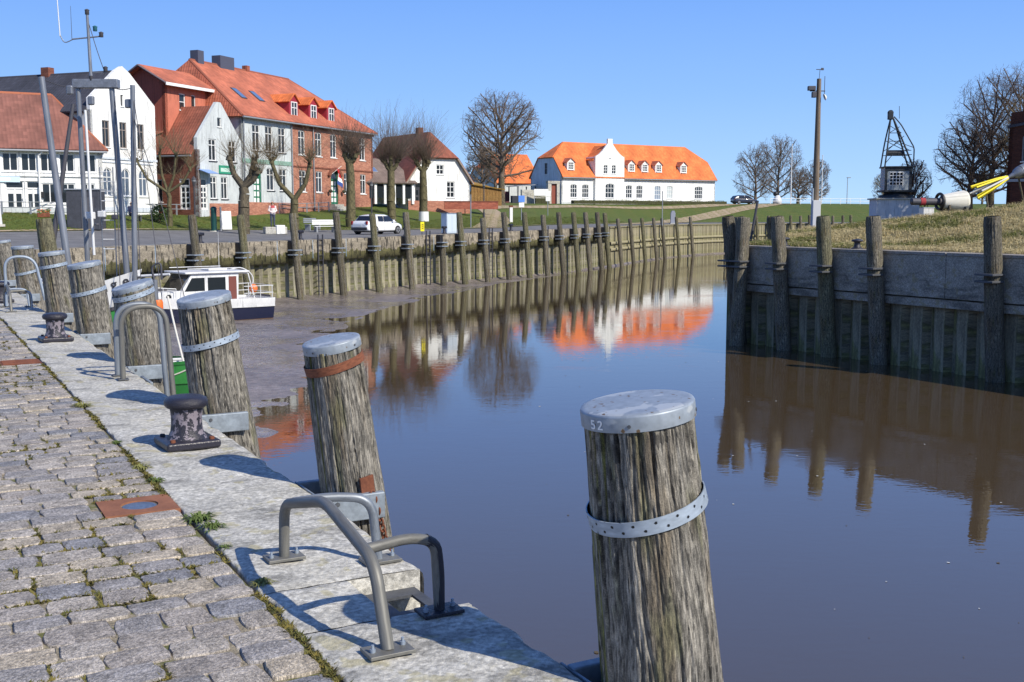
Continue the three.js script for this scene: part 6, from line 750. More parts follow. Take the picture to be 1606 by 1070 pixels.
MT.boatWhite = M({ color: lin(0.78, 0.79, 0.80), map: rep(T.plaster, 0.5), roughness: 0.35 }); MT.navy = M({ color: lin(0.012, 0.016, 0.045), roughness: 0.35 }); MT.boot = M({ color: lin(0.22, 0.13, 0.08), map: rep(T.plaster, 0.5), roughness: 0.8 }); MT.boatGreen = M({ color: lin(0.035, 0.25, 0.055), map: rep(T.plaster, 0.6), roughness: 0.45 }); MT.ropeWhite = M({ color: lin(0.62, 0.60, 0.54), roughness: 1 }); MT.ropeGreen = M({ color: lin(0.03, 0.20, 0.07), roughness: 1 }); MT.orange = M({ color: lin(0.75, 0.16, 0.03), roughness: 0.5 }); MT.alu = M({ color: lin(0.42, 0.42, 0.45), map: rep(T.steel, 1), roughness: 0.4, metalness: 0.35 }); MT.aluDark = M({ color: lin(0.07, 0.07, 0.085), roughness: 0.6, metalness: 0.2 });
{ // ---- white cabin cruiser with a navy hull
  const L = 7.4, B = 2.7, o = { aft: 0.95, mid: 1.0, bow: 1.45, transom: 0.9, rake: 0.7 }, hx = -0.76, hz = 0.65, g = boatAt('cabin_cruiser', 'white cabin cruiser with navy hull and orange stern buoy by the sheet pile wall', -11.75, -52.4, hx, hz, -3.27);
  part('boot_stripe', hullGeo(L, B, o, -1, 0.12).geo, MT.boot, g); part('hull', hullGeo(L, B, o, 0.12, 0.72, 4, 0.004).geo, MT.navy, g); part('topside', hullGeo(L, B, o, 0.72, 1.12, 3, 0.02).geo, MT.boatWhite, g); part('rubbing_strake', hullGeo(L, B, o, 0.70, 0.76, 1, 0.05).geo, MT.boatWhite, g); part('deck', deckGeo(L, B, o, 1.02), MT.boatWhite, g);
  // superstructure: raised fore cabin, wheelhouse, open cockpit aft
  part('fore_cabin', prism([[3.9, 0.95], [6.1, 1.1], [5.6, 1.5], [3.9, 1.55]], -0.95, 0.95), MT.boatWhite, g);
  const wheel = [[1.75, 0.95], [4.55, 0.95], [4.45, 1.5], [3.95, 2.25], [1.7, 2.25]];
  part('wheelhouse', prism(wheel, -1.02, 1.02), MT.boatWhite, g); part('roof', rb(3.1, 0.09, 2.3, 0.04, 2.75, 2.3, 0), MT.boatWhite, g); part('roof_hatch', rb(0.9, 0.1, 0.8, 0.03, 2.4, 2.40, 0), MT.boatWhite, g);
  part('windscreen', slab([[4.47, 1.55, 0.9], [4.47, 1.55, -0.9], [4.02, 2.2, -0.86], [4.02, 2.2, 0.86]], 0.02), MT.glass, g);
  const sideWin = (s, pts) => prism(pts, s * 1.022, s * 1.032); for (const s of [-1, 1]) { part('side_window', sideWin(s, [[3.35, 1.5], [4.3, 1.5], [3.95, 2.08], [3.35, 2.08]]), MT.glass, g); part('side_window', sideWin(s, [[2.35, 1.5], [3.2, 1.5], [3.2, 2.08], [2.35, 2.08]]), MT.glass, g); part('cabin_door', sideWin(s, [[1.82, 1.0], [2.2, 1.0], [2.2, 2.1], [1.82, 2.1]]), M({ color: lin(0.16, 0.05, 0.04) }), g); part('porthole', at(new THREE.CylinderGeometry(0.12, 0.12, 0.02, 16), 5.0, 1.28, s * 0.96, 0, Math.PI / 2), MT.glass, g); }
  part('curtain', prism([[1.0, 1.05], [1.65, 1.05], [1.65, 2.1], [1.0, 2.0]], 0.9, 0.93), M({ color: lin(0.62, 0.38, 0.24), roughness: 1 }), g); part('aft_frame', [bar(V(0.9, 1, 0.98), V(1.2, 2.2, 0.95), 0.03), bar(V(0.9, 1, -0.98), V(1.2, 2.2, -0.95), 0.03), bar(V(1.2, 2.2, 0.95), V(1.2, 2.2, -0.95), 0.03)], MT.boatWhite, g);
  const railY = 1.62; for (const s of [-1, 1]) { const pts = []; for (let i = 0; i <= 5; i++) { const x = 4.7 + i * 0.5, q = hullGeo(L, B, o, 0, 1).P(x / L, 1, s); pts.push(V(q[0], q[1] + 0.55, q[2] * 0.93)); part('stanchion', bar(V(q[0], q[1], q[2] * 0.93), pts[i], 0.015, 0.015, 5), MT.boatWhite, g); } part('bow_rail', tube(pts, 0.018, 20, 6), MT.boatWhite, g); for (const x of [0.1, 0.7, 1.3]) part('stanchion', bar(V(x, 0.95, s * 1.15), V(x, railY, s * 1.15), 0.018, 0.018, 5), MT.boatWhite, g); for (const y of [railY, 1.3]) part('stern_rail', bar(V(0.05, y, s * 1.15), V(1.5, y, s * 1.12), 0.018, 0.018, 5), MT.boatWhite, g); part('roof_rail', bar(V(1.6, 2.48, s * 1.0), V(4.1, 2.48, s * 0.95), 0.018, 0.018, 5), MT.boatWhite, g); }
  part('stern_rail', [bar(V(0.05, railY, -1.15), V(0.05, railY, 1.15), 0.018, 0.018, 5), bar(V(0.05, 1.3, -1.15), V(0.05, 1.3, 1.15), 0.018, 0.018, 5)], MT.boatWhite, g); part('davit', tube([V(0.1, 1.0, 1.1), V(-0.1, 1.9, 1.1), V(0.5, 2.35, 1.0), V(1.2, 2.3, 0.95)], 0.03, 16, 6), MT.boatWhite, g);
  part('antenna', bar(V(2.0, 2.35, 0.3), V(2.0, 4.1, 0.3), 0.012, 0.006, 5), MT.boatWhite, g); part('stern_panel', rb(0.05, 0.35, 1.4, 0.02, -0.03, 0.98, 0), MT.navy, g); part('stern_buoy', new THREE.SphereGeometry(0.2, 16, 12).scale(1, 1.1, 1).translate(-0.12, 1.35, 1.1), MT.orange, g);
  const fd = part('fender', lathe([[0, -0.3], [0.09, -0.26], [0.12, -0.1], [0.12, 0.15], [0.06, 0.28], [0, 0.3]], 14), M({ color: lin(0.02, 0.06, 0.22), roughness: 0.4 }), g); fd.position.set(1.1, 0.75, 1.44); rope(g, [1.1, 1.05, 1.42], [1.1, 1.6, 1.15], 0, MT.navy, 0.012);
  for (const x of [5.6, 6.4]) part('tyre_fender', new THREE.TorusGeometry(0.26, 0.1, 8, 18).translate(x, 0.7, hullGeo(L, B, o, 0, 1).P(x / L, 0.7, 1)[2] + 0.12), MT.tyre, g); part('hatch', rb(0.5, 0.06, 0.5, 0.02, 5.0, 1.56, 0), MT.aluDark, g); part('cleat', rb(0.2, 0.08, 0.05, 0.02, 6.7, 1.5, 0), MT.aluDark, g);
}
{ // ---- white fishing cutter with a name on the bow, gantry, booms and signal mast
  const L = 5.4, B = 2.5, o = { aft: 1.5, mid: 1.6, bow: 2.75, transom: 0.8, rake: 0.8, full: 2.4 }, hx = 0.98, hz = 0.2, sx = -13.4 - L * hx, sz = -38 - L * hz, g = boatAt('fishing_cutter', 'white fishing cutter named on its bow, with steel gantry, booms and signal mast', sx, sz, hx, hz, -3.27), H = hullGeo(L, B, o, 0, 1);
  part('boot_stripe', hullGeo(L, B, o, -1, 0.1).geo, MT.boot, g); part('hull', hullGeo(L, B, o, 0.1, 0.66, 4).geo, MT.boatGreen, g); part('bulwark', hullGeo(L, B, o, 0.66, 1.1, 4, 0.015).geo, MT.boatWhite, g); part('deck', deckGeo(L, B, o, 0.8), MT.aluDark, g); part('rubbing_strake', hullGeo(L, B, o, 0.64, 0.69, 1, 0.06).geo, MT.aluDark, g);
  for (const [sd, x0] of [[1, 0.79], [-1, 0.97]]) { // name painted along the bow, letter by letter
    const str = 'Conger'; let x = 0; const wd = [0.34, 0.27, 0.28, 0.28, 0.27, 0.2]; for (let i = 0; i < 6; i++) { const s = x0 + (sd > 0 ? 1 : -1) * x / L, a = H.P(s, 0.94, sd), b = H.P(s + (sd > 0 ? 0.03 : -0.03), 0.94, sd), c = H.P(s, 1.04, sd), m = part('name_letter', words(str[i], 0.30, 0.012), M({ color: lin(0.03, 0.03, 0.04) }), g); const X = V(b[0] - a[0], b[1] - a[1], b[2] - a[2]).normalize(), Y = V(c[0] - a[0], c[1] - a[1], c[2] - a[2]).normalize(), Z = X.clone().cross(Y).normalize(); Y.copy(Z.clone().cross(X)); m.applyMatrix4(new THREE.Matrix4().makeBasis(X, Y.clone().addScaledVector(X, 0.15), Z).setPosition(a[0] + Z.x * 0.03, a[1] + Z.y * 0.03, a[2] + Z.z * 0.03)); x += wd[i] * 0.75; } }
  g.updateMatrixWorld(true); const W = (x, y, z) => { const k = (z + 0.4) / z; return g.worldToLocal(V(x * k, y < -0.3 ? -2.0 : 1.55 + (y - 1.55) * k, z + 0.4)); }, pole = (name, a, b, r0, r1, mat) => part(name, bar(W(...a), W(...b), r0, r1, 10), mat, g);
  pole('gantry_leg', [-14.75, -0.9, -38.9], [-14.85, 6.0, -38.9], 0.09, 0.08, MT.alu); pole('gantry_leg', [-13.35, -0.9, -38.9], [-13.7, 5.9, -38.9], 0.11, 0.09, MT.alu);
  { const a = W(-15.0, 6.05, -38.9), b = W(-13.45, 6.0, -38.9), d = b.clone().sub(a), m = part('gantry_beam', rb(d.length(), 0.3, 0.32, 0.03), MT.alu, g); m.position.copy(a.lerp(b, 0.5)); m.rotation.y = Math.atan2(-d.z, d.x); }
  pole('outrigger', [-14.75, -0.8, -37.6], [-15.55, 6.1, -37.6], 0.13, 0.10, MT.alu); pole('outrigger', [-12.95, -0.8, -38.2], [-12.75, 5.9, -38.2], 0.10, 0.08, MT.alu); pole('derrick', [-15.75, 0.2, -38.2], [-14.85, 5.3, -38.4], 0.10, 0.06, MT.aluDark); pole('derrick_foot', [-15.95, -0.9, -38.1], [-15.75, 0.5, -38.2], 0.08, 0.16, MT.black); pole('light_pole', [-14.35, 0.2, -38.4], [-14.45, 5.1, -38.4], 0.045, 0.045, MT.boatWhite);
  pole('signal_mast', [-14.35, 6.1, -38.8], [-14.4, 8.35, -38.8], 0.06, 0.045, MT.alu); pole('crosstree', [-14.95, 7.5, -38.8], [-13.95, 7.6, -38.8], 0.025, 0.025, MT.alu); pole('crosstree', [-14.4, 6.4, -38.8], [-13.85, 6.4, -38.8], 0.02, 0.02, MT.alu); pole('whip_antenna', [-15.35, 7.6, -38.8], [-15.42, 9.6, -38.8], 0.02, 0.014, MT.boatWhite); pole('whip_antenna', [-14.95, 7.5, -38.8], [-14.95, 8.6, -38.8], 0.01, 0.006, MT.aluDark); part('antenna_arm', tube([W(-14.9, 7.5, -38.8), W(-15.2, 7.4, -38.8), W(-15.35, 7.65, -38.8)], 0.018, 12, 5), MT.alu, g);
  for (const [x, y] of [[-14.4, 8.4], [-14.15, 7.85], [-13.95, 7.65], [-13.85, 6.5], [-14.35, 6.2]]) { const q = W(x, y, -38.8); part('signal_lamp', lathe([[0, -0.09], [0.07, -0.08], [0.07, 0.05], [0.09, 0.06], [0.03, 0.1], [0, 0.1]], 10).translate(q.x, q.y, q.z), x === -14.15 ? M({ color: lin(0.02, 0.12, 0.16) }) : MT.aluDark, g); }
  for (const [a, b] of [[[-15.5, 6.0, -37.6], [-15.1, -0.4, -38.2]], [[-15.45, 6.0, -37.6], [-14.9, 5.9, -38.9]], [[-12.8, 5.8, -38.2], [-12.5, -0.6, -37.6]], [[-13.7, 5.9, -38.9], [-12.78, 5.8, -38.2]], [[-14.35, 8.0, -38.8], [-13.85, 6.3, -38.8]], [[-12.8, 5.0, -38.2], [-10.7, -0.9, -37.0]], [[-13.6, 5.6, -38.9], [-13.2, -0.5, -37.5]], [[-12.75, 5.6, -38.2], [-11.5, -0.8, -36.8]]]) part('rigging_wire', tube([W(...a), W((a[0] + b[0]) / 2, (a[1] + b[1]) / 2 - 0.06, (a[2] + b[2]) / 2), W(...b)], 0.014, 10, 4), MT.aluDark, g);
  for (let i = 0; i < 9; i++) { const y = 0.4 + i * 0.33; pole('ladder_rung', [-14.15, y, -38.75], [-13.75, y, -38.75], 0.016, 0.016, MT.boatWhite); } pole('ladder_stile', [-14.17, -0.5, -38.75], [-14.17, 3.2, -38.75], 0.02, 0.02, MT.alu); pole('ladder_stile', [-13.72, -0.5, -38.75], [-13.72, 3.2, -38.75], 0.02, 0.02, MT.alu);
  for (const [x, y, z, s] of [[-14.5, 1.55, -38.6, 0.3], [-14.1, 1.6, -38.6, 0.26], [-13.7, 1.5, -38.7, 0.2]]) { const q = W(x, y, z); part('floodlight', rb(s, s * 0.8, s * 0.6, 0.03, q.x, q.y, q.z), s > 0.22 ? MT.boatWhite : MT.aluDark, g); } { const q = W(-14.35, 1.25, -38.6); part('lamp_bar', rb(1.3, 0.07, 0.1, 0.02).rotateY(-0.9).translate(q.x, q.y, q.z), MT.aluDark, g); }
  for (const [x, y] of [[-14.2, 5.4], [-12.95, 5.3], [-14.9, 5.75]]) { const q = W(x, y, -38.3); part('hanging_block', rb(0.22, 0.3, 0.14, 0.05, q.x, q.y, q.z), MT.alu, g); }
  part('winch', [at(new THREE.CylinderGeometry(0.3, 0.3, 0.8, 14), L * 0.6, 1.6, 0, 0, Math.PI / 2), rb(0.6, 0.6, 1.2, 0.04, L * 0.6, 1.35, 0)], MT.alu, g); part('wheelhouse', [rb(2.0, 1.1, 1.9, 0.08, 2.0, 2.0, 0), rb(2.2, 0.1, 2.1, 0.04, 2.0, 2.55, 0)], MT.boatWhite, g); part('wheelhouse_window', rb(0.03, 0.4, 1.5, 0.01, 3.02, 2.15, 0), MT.glass, g); part('bowsprit', bar(V(L + 0.4, 2.75, 0), V(L + 1.9, 2.85, 0), 0.05, 0.04), MT.boatWhite, g);
}
{ // ---- green open work boat with a white tub, nets and floats
  const L = 6.4, B = 2.3, o = { aft: 0.85, mid: 0.9, bow: 1.25, transom: 0.85, rake: 0.4 }, hx = 0.9, hz = 0.43, g = boatAt('work_boat', 'green open work boat with white tub and green nets below the quay', -13.1, -30.95, hx, hz, -3.28);
  part('hull', hullGeo(L, B, o, -1, 0.52, 4).geo, MT.boatGreen, g); part('bulwark', hullGeo(L, B, o, 0.52, 1.0, 3, 0.03).geo, M({ color: lin(0.05, 0.32, 0.07), map: rep(T.plaster, 0.6), roughness: 0.45 }), g); part('rubbing_strake', hullGeo(L, B, o, 0.02, 0.14, 1, 0.05).geo, M({ color: lin(0.42, 0.36, 0.14), roughness: 0.8 }), g); part('inner_planking', hullGeo(L * 0.985, B * 0.93, o, 0.3, 0.99, 3).geo, MT.boatGreen, g); part('deck', deckGeo(L, B * 0.95, o, 0.45), M({ color: lin(0.03, 0.14, 0.06), roughness: 0.8 }), g); part('gunwale', hullGeo(L, B, o, 0.97, 1.05, 1, 0.05).geo, MT.boatGreen, g);
  part('outboard', [rb(0.35, 0.5, 0.3, 0.08, -0.15, 1.15, 0), rb(0.15, 0.9, 0.12, 0.03, -0.2, 0.5, 0)], MT.black, g); part('thwart', [rb(0.3, 0.05, 1.9, 0.02, 1.4, 0.7, 0), rb(0.3, 0.05, 1.6, 0.02, 4.9, 0.85, 0)], MT.rust, g);
  for (let i = 0; i < 7; i++) rope(g, [2.9 + i * 0.12, 0.65, -0.7 + i * 0.1], [3.6 + i * 0.08, 1.5 - i * 0.06, 0.3 + i * 0.05], 0.35, MT.ropeGreen, 0.035, 'net_rope'); part('net_frame', tube([V(3.3, 0.6, -0.8), V(3.2, 1.9, -0.6), V(3.5, 2.2, 0.0), V(3.9, 1.4, 0.6), V(4.1, 0.6, 0.7)], 0.05, 30, 8), MT.ropeGreen, g); part('float', new THREE.SphereGeometry(0.14, 14, 10).translate(4.4, 0.75, 0.4), MT.orange, g); part('float', new THREE.SphereGeometry(0.12, 14, 10).translate(2.6, 0.8, 0.5), M({ color: lin(0.7, 0.5, 0.05) }), g);
  rope(g, [4.2, 0.9, 1.12], [6.0, 1.1, 0.45], 0.25, MT.ropeWhite, 0.02); rope(g, [5.6, 1.1, 0.6], [3.3, 2.6, -1.4], 0.05, MT.ropeWhite, 0.03);
  g.updateMatrixWorld(true); const q = g.localToWorld(V(4.75, 0.46, 0.25)), t = thing('fish_tub', 'white plastic fish tub with rim handle standing in the green work boat', 'tub', q.toArray(), 0.3), sec = (r, y) => [[-0.42 * r, -0.3 * r], [0.42 * r, -0.3 * r], [0.42 * r, 0.3 * r], [-0.42 * r, 0.3 * r]].map(([x, z]) => V(x, y, z)); const A = sec(0.84, 0), Bq = sec(1, 0.62); const ps = []; for (let i = 0; i < 4; i++) { const j = (i + 1) % 4; ps.push(slab([A[j], A[i], Bq[i], Bq[j]].map((v) => v.toArray()), 0.02)); } part('shell', ps, M({ color: lin(0.62, 0.72, 0.70), roughness: 0.5 }), t); part('base', bx(-0.35, 0.35, 0, 0.03, -0.25, 0.25), MT.boatWhite, t); part('rim', [rb(0.96, 0.07, 0.06, 0.02, 0, 0.62, 0.31), rb(0.96, 0.07, 0.06, 0.02, 0, 0.62, -0.31), rb(0.06, 0.07, 0.62, 0.02, 0.44, 0.62, 0), rb(0.06, 0.07, 0.62, 0.02, -0.44, 0.62, 0)], MT.boatWhite, t); part('handle', tube([V(-0.25, 0.3, 0.31), V(-0.2, 0.46, 0.33), V(0.2, 0.46, 0.33), V(0.25, 0.3, 0.31)], 0.03, 16, 6), MT.boatWhite, t);
}
{ // marker pole of the boats, flowered dolphin post, white pole and grey kiosk
  const p = thing('marker_pole', 'grey marker pole with an orange collar standing among the boats', 'marker pole', [-9.75, -3.6, -30.6]); part('pole', bar(V(0, 0, 0), V(-0.05, 3.4, 0), 0.09, 0.07, 10), MT.alu, p); part('collar', lathe([[0.12, 2.55], [0.15, 2.62], [0.15, 2.78], [0.12, 2.85]], 14), MT.orange, p); part('top_loop', tube([V(-0.05, 3.3, 0), V(-0.1, 3.75, 0), V(0.1, 3.85, 0), V(0.14, 3.4, 0)], 0.03, 16, 6), MT.aluDark, p);
  const d = thing('dolphin_post', 'thick bare timber post with a flower box on top beyond the capped posts', 'mooring post', [-11.7, 0, -28.4], 0.4); part('timber_pile', pileGeo(1.48, 0.24, 0.19, -5, 71, false, 16), MT.pileWood[2], d).rotation.z = 0.10; part('flower_box', rb(0.3, 0.12, 0.2, 0.02, -0.14, 1.56, 0), MT.rust, d); { const R = RNG(4), pos = [], pos2 = []; for (let i = 0; i < 160; i++) { const c = V((R() - 0.5) * 0.3 - 0.14, 1.62 + R() * 0.08, (R() - 0.5) * 0.24), a = i % 3 ? pos : pos2; for (let k = 0; k < 3; k++) a.push(c.x + (R() - 0.5) * 0.06, c.y + (R() - 0.5) * 0.06, c.z + (R() - 0.5) * 0.06); } const mk = (a) => { const q = new THREE.BufferGeometry(); q.setAttribute('position', new THREE.Float32BufferAttribute(a, 3)); q.computeVertexNormals(); return q; }; part('leaves', mk(pos), M({ color: lin(0.10, 0.15, 0.03) }), d); part('blossoms', mk(pos2), MT.orange, d); }
  const f = thing('flagpole', 'slender white pole rising before the long low white house', 'flagpole', [-30.6, groundY(-30.6, -67), -67]); part('pole', bar(V(0, 0, 0), V(-0.45, 7.2, 0), 0.16, 0.09, 10), MT.boatWhite, f); part('base', lathe([[0.3, 0], [0.3, 0.15], [0, 0.15]], 12), MT.concrete, f);
  const x = -27.3, z = -72, k = thing('grey_kiosk', 'plain grey kiosk wall standing on the lawn behind the cutter', 'kiosk', [x, groundY(x, z) - 0.1, z], 0.1); part('body', rb(2.0, 2.5, 1.6, 0.03, 0, 1.25, 0), M({ color: lin(0.10, 0.10, 0.12), map: rep(T.steel, 0.5), roughness: 0.7 }), k); part('roof', rb(2.15, 0.1, 1.75, 0.03, 0, 2.55, 0), MT.zinc, k); part('door', rb(0.8, 2.0, 0.04, 0.01, 0.3, 1.05, 0.81), M({ color: lin(0.085, 0.085, 0.10), roughness: 0.7 }), k);
}

// ================================================================ THINGS ON THE RIGHT BANK
{ // tall timber lighting mast
  const x = 24.3, z = -90, y = rightGround(x, z), g = thing('lighting_mast', 'tall tapering timber mast with floodlights, dish and wind vane on the bank', 'mast', [x, y, z]), top = 12.3 - y;
  part('mast', lathe([[0.30, 0], [0.27, 2], [0.17, top], [0, top]], 14), M({ map: rep(T.wood, 1, 0.3), color: lin(1.15, 0.98, 0.88), roughness: 0.9 }), g); part('switch_box', rb(0.62, 2.75 - y, 0.5, 0.03, -0.05, (2.75 - y) / 2, 0.42), M({ color: lin(0.55, 0.56, 0.58), roughness: 0.5 }), g); part('conduit', bar(V(-0.35, 0, 0.3), V(-0.3, 3.2, 0.2), 0.09, 0.09, 8), MT.galv, g);
  part('floodlight', rb(0.6, 0.35, 0.4, 0.05, -0.6, top - 0.75, 0.1), MT.aluDark, g); part('floodlight', rb(0.35, 0.45, 0.35, 0.05, -0.4, top - 1.25, 0.1), MT.aluDark, g); part('bracket', [bar(V(-0.7, top - 0.95, 0), V(0.5, top - 0.95, 0), 0.04), bar(V(0.45, top - 1.3, 0), V(0.45, top + 0.2, 0), 0.025)], MT.aluDark, g); part('dish', new THREE.SphereGeometry(0.3, 16, 8, 0, 6.283, 0, 1.1).rotateZ(-1.2).translate(0.3, top - 1.5, 0.15), MT.boatWhite, g); part('wind_vane', [bar(V(0, top, 0), V(0.05, top + 0.75, 0), 0.02), bar(V(-0.25, top + 0.72, 0), V(0.3, top + 0.72, 0), 0.03), bx(0.12, 0.34, top + 0.66, top + 0.84, -0.02, 0.02)], MT.aluDark, g);
}
{ // small harbour crane on a pale plinth
  const x = 37.5, z = -110, y = 1.1, g = thing('harbour_crane', 'old dark harbour crane with lattice jib on a pale block plinth', 'crane', [x, y, z], -0.12); const ir = M({ color: lin(0.018, 0.024, 0.032), roughness: 0.6 }), grey2 = M({ color: lin(0.27, 0.31, 0.34), roughness: 0.6 });
  part('plinth', boxUV(new THREE.BoxGeometry(4.0, 3.2, 3.6).translate(-0.1, 0.4, 0)), M({ map: rep(T.plaster, 0.4), color: lin(0.62, 0.66, 0.72), roughness: 0.9 }), g); part('plinth_slab', rb(4.4, 0.14, 4.0, 0.03, -0.1, 2.06, 0), MT.concrete, g); part('turntable', [lathe([[1.6, 2.13], [1.6, 2.4], [1.1, 2.5], [1.1, 2.75]], 24), rb(3.3, 0.2, 2.6, 0.05, 0.1, 2.8, 0)], ir, g);
  part('cab', [bx(-1.25, 1.2, 2.9, 5.05, -1.1, 1.1)], grey2, g); part('cab_corner', [bx(-1.3, -1.05, 2.9, 5.05, 1.1, 1.14), bx(1.0, 1.25, 2.9, 5.05, 1.1, 1.14), bx(-1.3, 1.25, 4.75, 5.05, 1.1, 1.15)], ir, g); part('cab_roof', rb(2.8, 0.14, 2.5, 0.04, 0, 5.12, 0), ir, g);
  const fr = part('cab_window', bx(-0.85, 0.45, 3.35, 4.65, 1.1, 1.13), MT.frameWhite, g); for (let i = 0; i < 4; i++) for (let j = 0; j < 4; j++) part('pane', bx(-0.80 + i * 0.315, -0.80 + i * 0.315 + 0.24, 3.4 + j * 0.31, 3.4 + j * 0.31 + 0.24, 1.13, 1.14), MT.glass, fr);
  part('side_ladder', [bar(V(1.5, 2.8, 0.9), V(1.55, 5.3, 0.9), 0.04), bar(V(1.75, 2.8, 0.9), V(1.8, 5.3, 0.9), 0.04), bx(1.3, 1.9, 5.2, 5.3, 0.5, 1.1)], MT.galvPale, g);
  const ap = V(-0.7, 10.0, 0), L0 = [V(-1.3, 5.2, 1.0), V(1.3, 5.2, 1.0), V(-1.3, 5.2, -1.0), V(1.3, 5.2, -1.0)]; L0.forEach((p, i) => part('jib_chord', i % 2 ? tube([p, V(lerp(p.x, -0.5, 0.5), 7.6, p.z * 0.5), V(-0.5, 9.9, 0)], 0.085, 16, 6) : tube([p, V(-1.05, 7.4, p.z * 0.8), ap], 0.075, 16, 6), ir, g));
  part('back_stay', bentTube([[1.6, 5.3, 0], [1.6, 7.0, 0], [0.3, 9.2, 0], [-0.4, 10.0, 0]], 0.06, 0.3), ir, g); for (const [a, b] of [[[-1.2, 6.3, 0.9], [1.2, 6.3, 0.9]], [[-1.15, 6.7, 0.85], [1.15, 6.7, 0.85]], [[-1.1, 6.7, 0.8], [0.5, 8.1, 0.45]], [[-0.95, 7.9, 0.5], [1.0, 6.7, 0.8]], [[-0.9, 8.4, 0.4], [0.25, 8.4, 0.4]], [[-1.25, 5.5, 1], [-0.6, 6.3, 0.9]], [[0.9, 5.5, 1], [0.2, 6.3, 0.9]], [[-1.2, 6.3, -0.9], [1.2, 6.3, -0.9]], [[-1.0, 7.6, 0.6], [0.45, 7.6, 0.6]], [[-1.15, 6.7, -0.85], [0.4, 7.7, -0.5]], [[1.05, 6.7, -0.8], [-1.0, 7.7, -0.5]], [[-0.9, 8.4, 0.4], [0.1, 9.0, 0.2]], [[0.25, 8.4, 0.4], [-0.8, 9.1, 0.2]], [[1.6, 7.0, 0], [0.3, 7.4, 0.5]]]) part('jib_brace', bar(V(...a), V(...b), 0.035, 0.035, 5), ir, g); part('jib_head', [rb(0.5, 0.8, 0.5, 0.08, -0.75, 10.1, 0), at(new THREE.CylinderGeometry(0.28, 0.28, 0.2, 14), -0.75, 10.35, 0, 0, Math.PI / 2)], ir, g); part('rod', bar(V(0.1, 9.8, 0), V(0.05, 11.0, 0), 0.025), ir, g); part('winch_gear', [at(new THREE.CylinderGeometry(0.25, 0.25, 1.6, 12), -0.2, 6.45, 0.3, 0, 0, Math.PI / 2)], ir, g);
}
{ // navigation buoys laid up on the bank
  const y = rightGround(26, -66), a = thing('laid_up_buoy', 'laid up buoy with white cone body and black tail lying on the straw bank', 'buoy', [25.9, 2.36, -66], 0.15), ax = (g) => g.rotateZ(-Math.PI / 2); part('cone_body', ax(lathe([[0.38, -0.7], [0.42, -0.66], [0.66, 0.6], [0.62, 0.74], [0.4, 0.82], [0, 0.84]], 28)), M({ map: rep(T.plaster, 0.6), color: lin(0.80, 0.78, 0.70), roughness: 0.6 }), a); part('tail_tube', ax(lathe([[0, -2.6], [0.2, -2.6], [0.22, -0.72], [0.36, -0.7]], 18)), MT.aluDark, a); part('tail_ring', ax(new THREE.TorusGeometry(0.45, 0.09, 8, 24).rotateX(Math.PI / 2).translate(0, -0.85, 0)), MT.black, a); part('red_band', ax(lathe([[0.225, -2.1], [0.225, -1.8]], 18)), M({ color: lin(0.3, 0.03, 0.04) }), a); part('cradle', [bx(-0.5, -0.4, -1.9, -0.2, -0.5, 0.5), bx(0.4, 0.5, -1.9, -0.3, -0.6, 0.6)], MT.pileWood[1], a);
  const b = thing('spar_buoy', 'grey spar buoy with a cage of yellow slats, tilted on the straw bank', 'buoy', [27.2, 3.25, -64], 0.1); b.rotation.z = 0.42; const yel = M({ color: lin(0.85, 0.70, 0.02), roughness: 0.45 }), wh = M({ color: lin(0.6, 0.6, 0.58) }); for (let i = 0; i < 8; i++) { const an = i / 8 * 6.283, c = Math.cos(an), s = Math.sin(an), pts = [0, 0.25, 0.5, 0.75, 1].map((t) => { const r = 0.07 + 0.34 * Math.pow(1 - t, 0.75); return V(-1.1 + t * 2.2 + (i % 3) * 0.15 * (1 - t), c * r, s * r); }); part('slat', tube(pts, 0.06, 14, 6), i % 4 === 2 ? wh : yel, b); } part('axle', bar(V(-1.2, 0, 0), V(1.3, 0, 0), 0.05), MT.aluDark, b); part('shoulder', at(lathe([[0.08, 0], [0.16, 0.35], [0.26, 0.45], [0.34, 0.7], [0.34, 0.8]], 20), 1.15, 0, 0, 0, 0, -Math.PI / 2), MT.alu, b); part('spar', at(lathe([[0.36, 0], [0.36, 3.5], [0, 3.5]], 20), 1.95, 0, 0, 0, 0, -Math.PI / 2), MT.tubeGrey, b); part('trestle', [at(bar(V(1.9, -0.1, 0.3), V(1.5, -3.2, 0.5), 0.06), 0, 0, 0), bar(V(1.9, -0.1, -0.3), V(1.5, -3.2, -0.5), 0.06), bar(V(-0.4, -0.3, 0), V(-0.85, -2.2, 0), 0.06)], MT.pileWood[1], b);
  const c = thing('storage_box', 'small white storage box beside the crane plinth', 'box', [36.9, rightGround(36.9, -101), -101], 0.1); part('body', rb(1.0, 1.5, 0.9, 0.04, 0.4, 0.75, 0), MT.boatWhite, c); part('lid', rb(1.08, 0.08, 0.98, 0.03, 0.4, 1.53, 0), MT.galv, c);
}
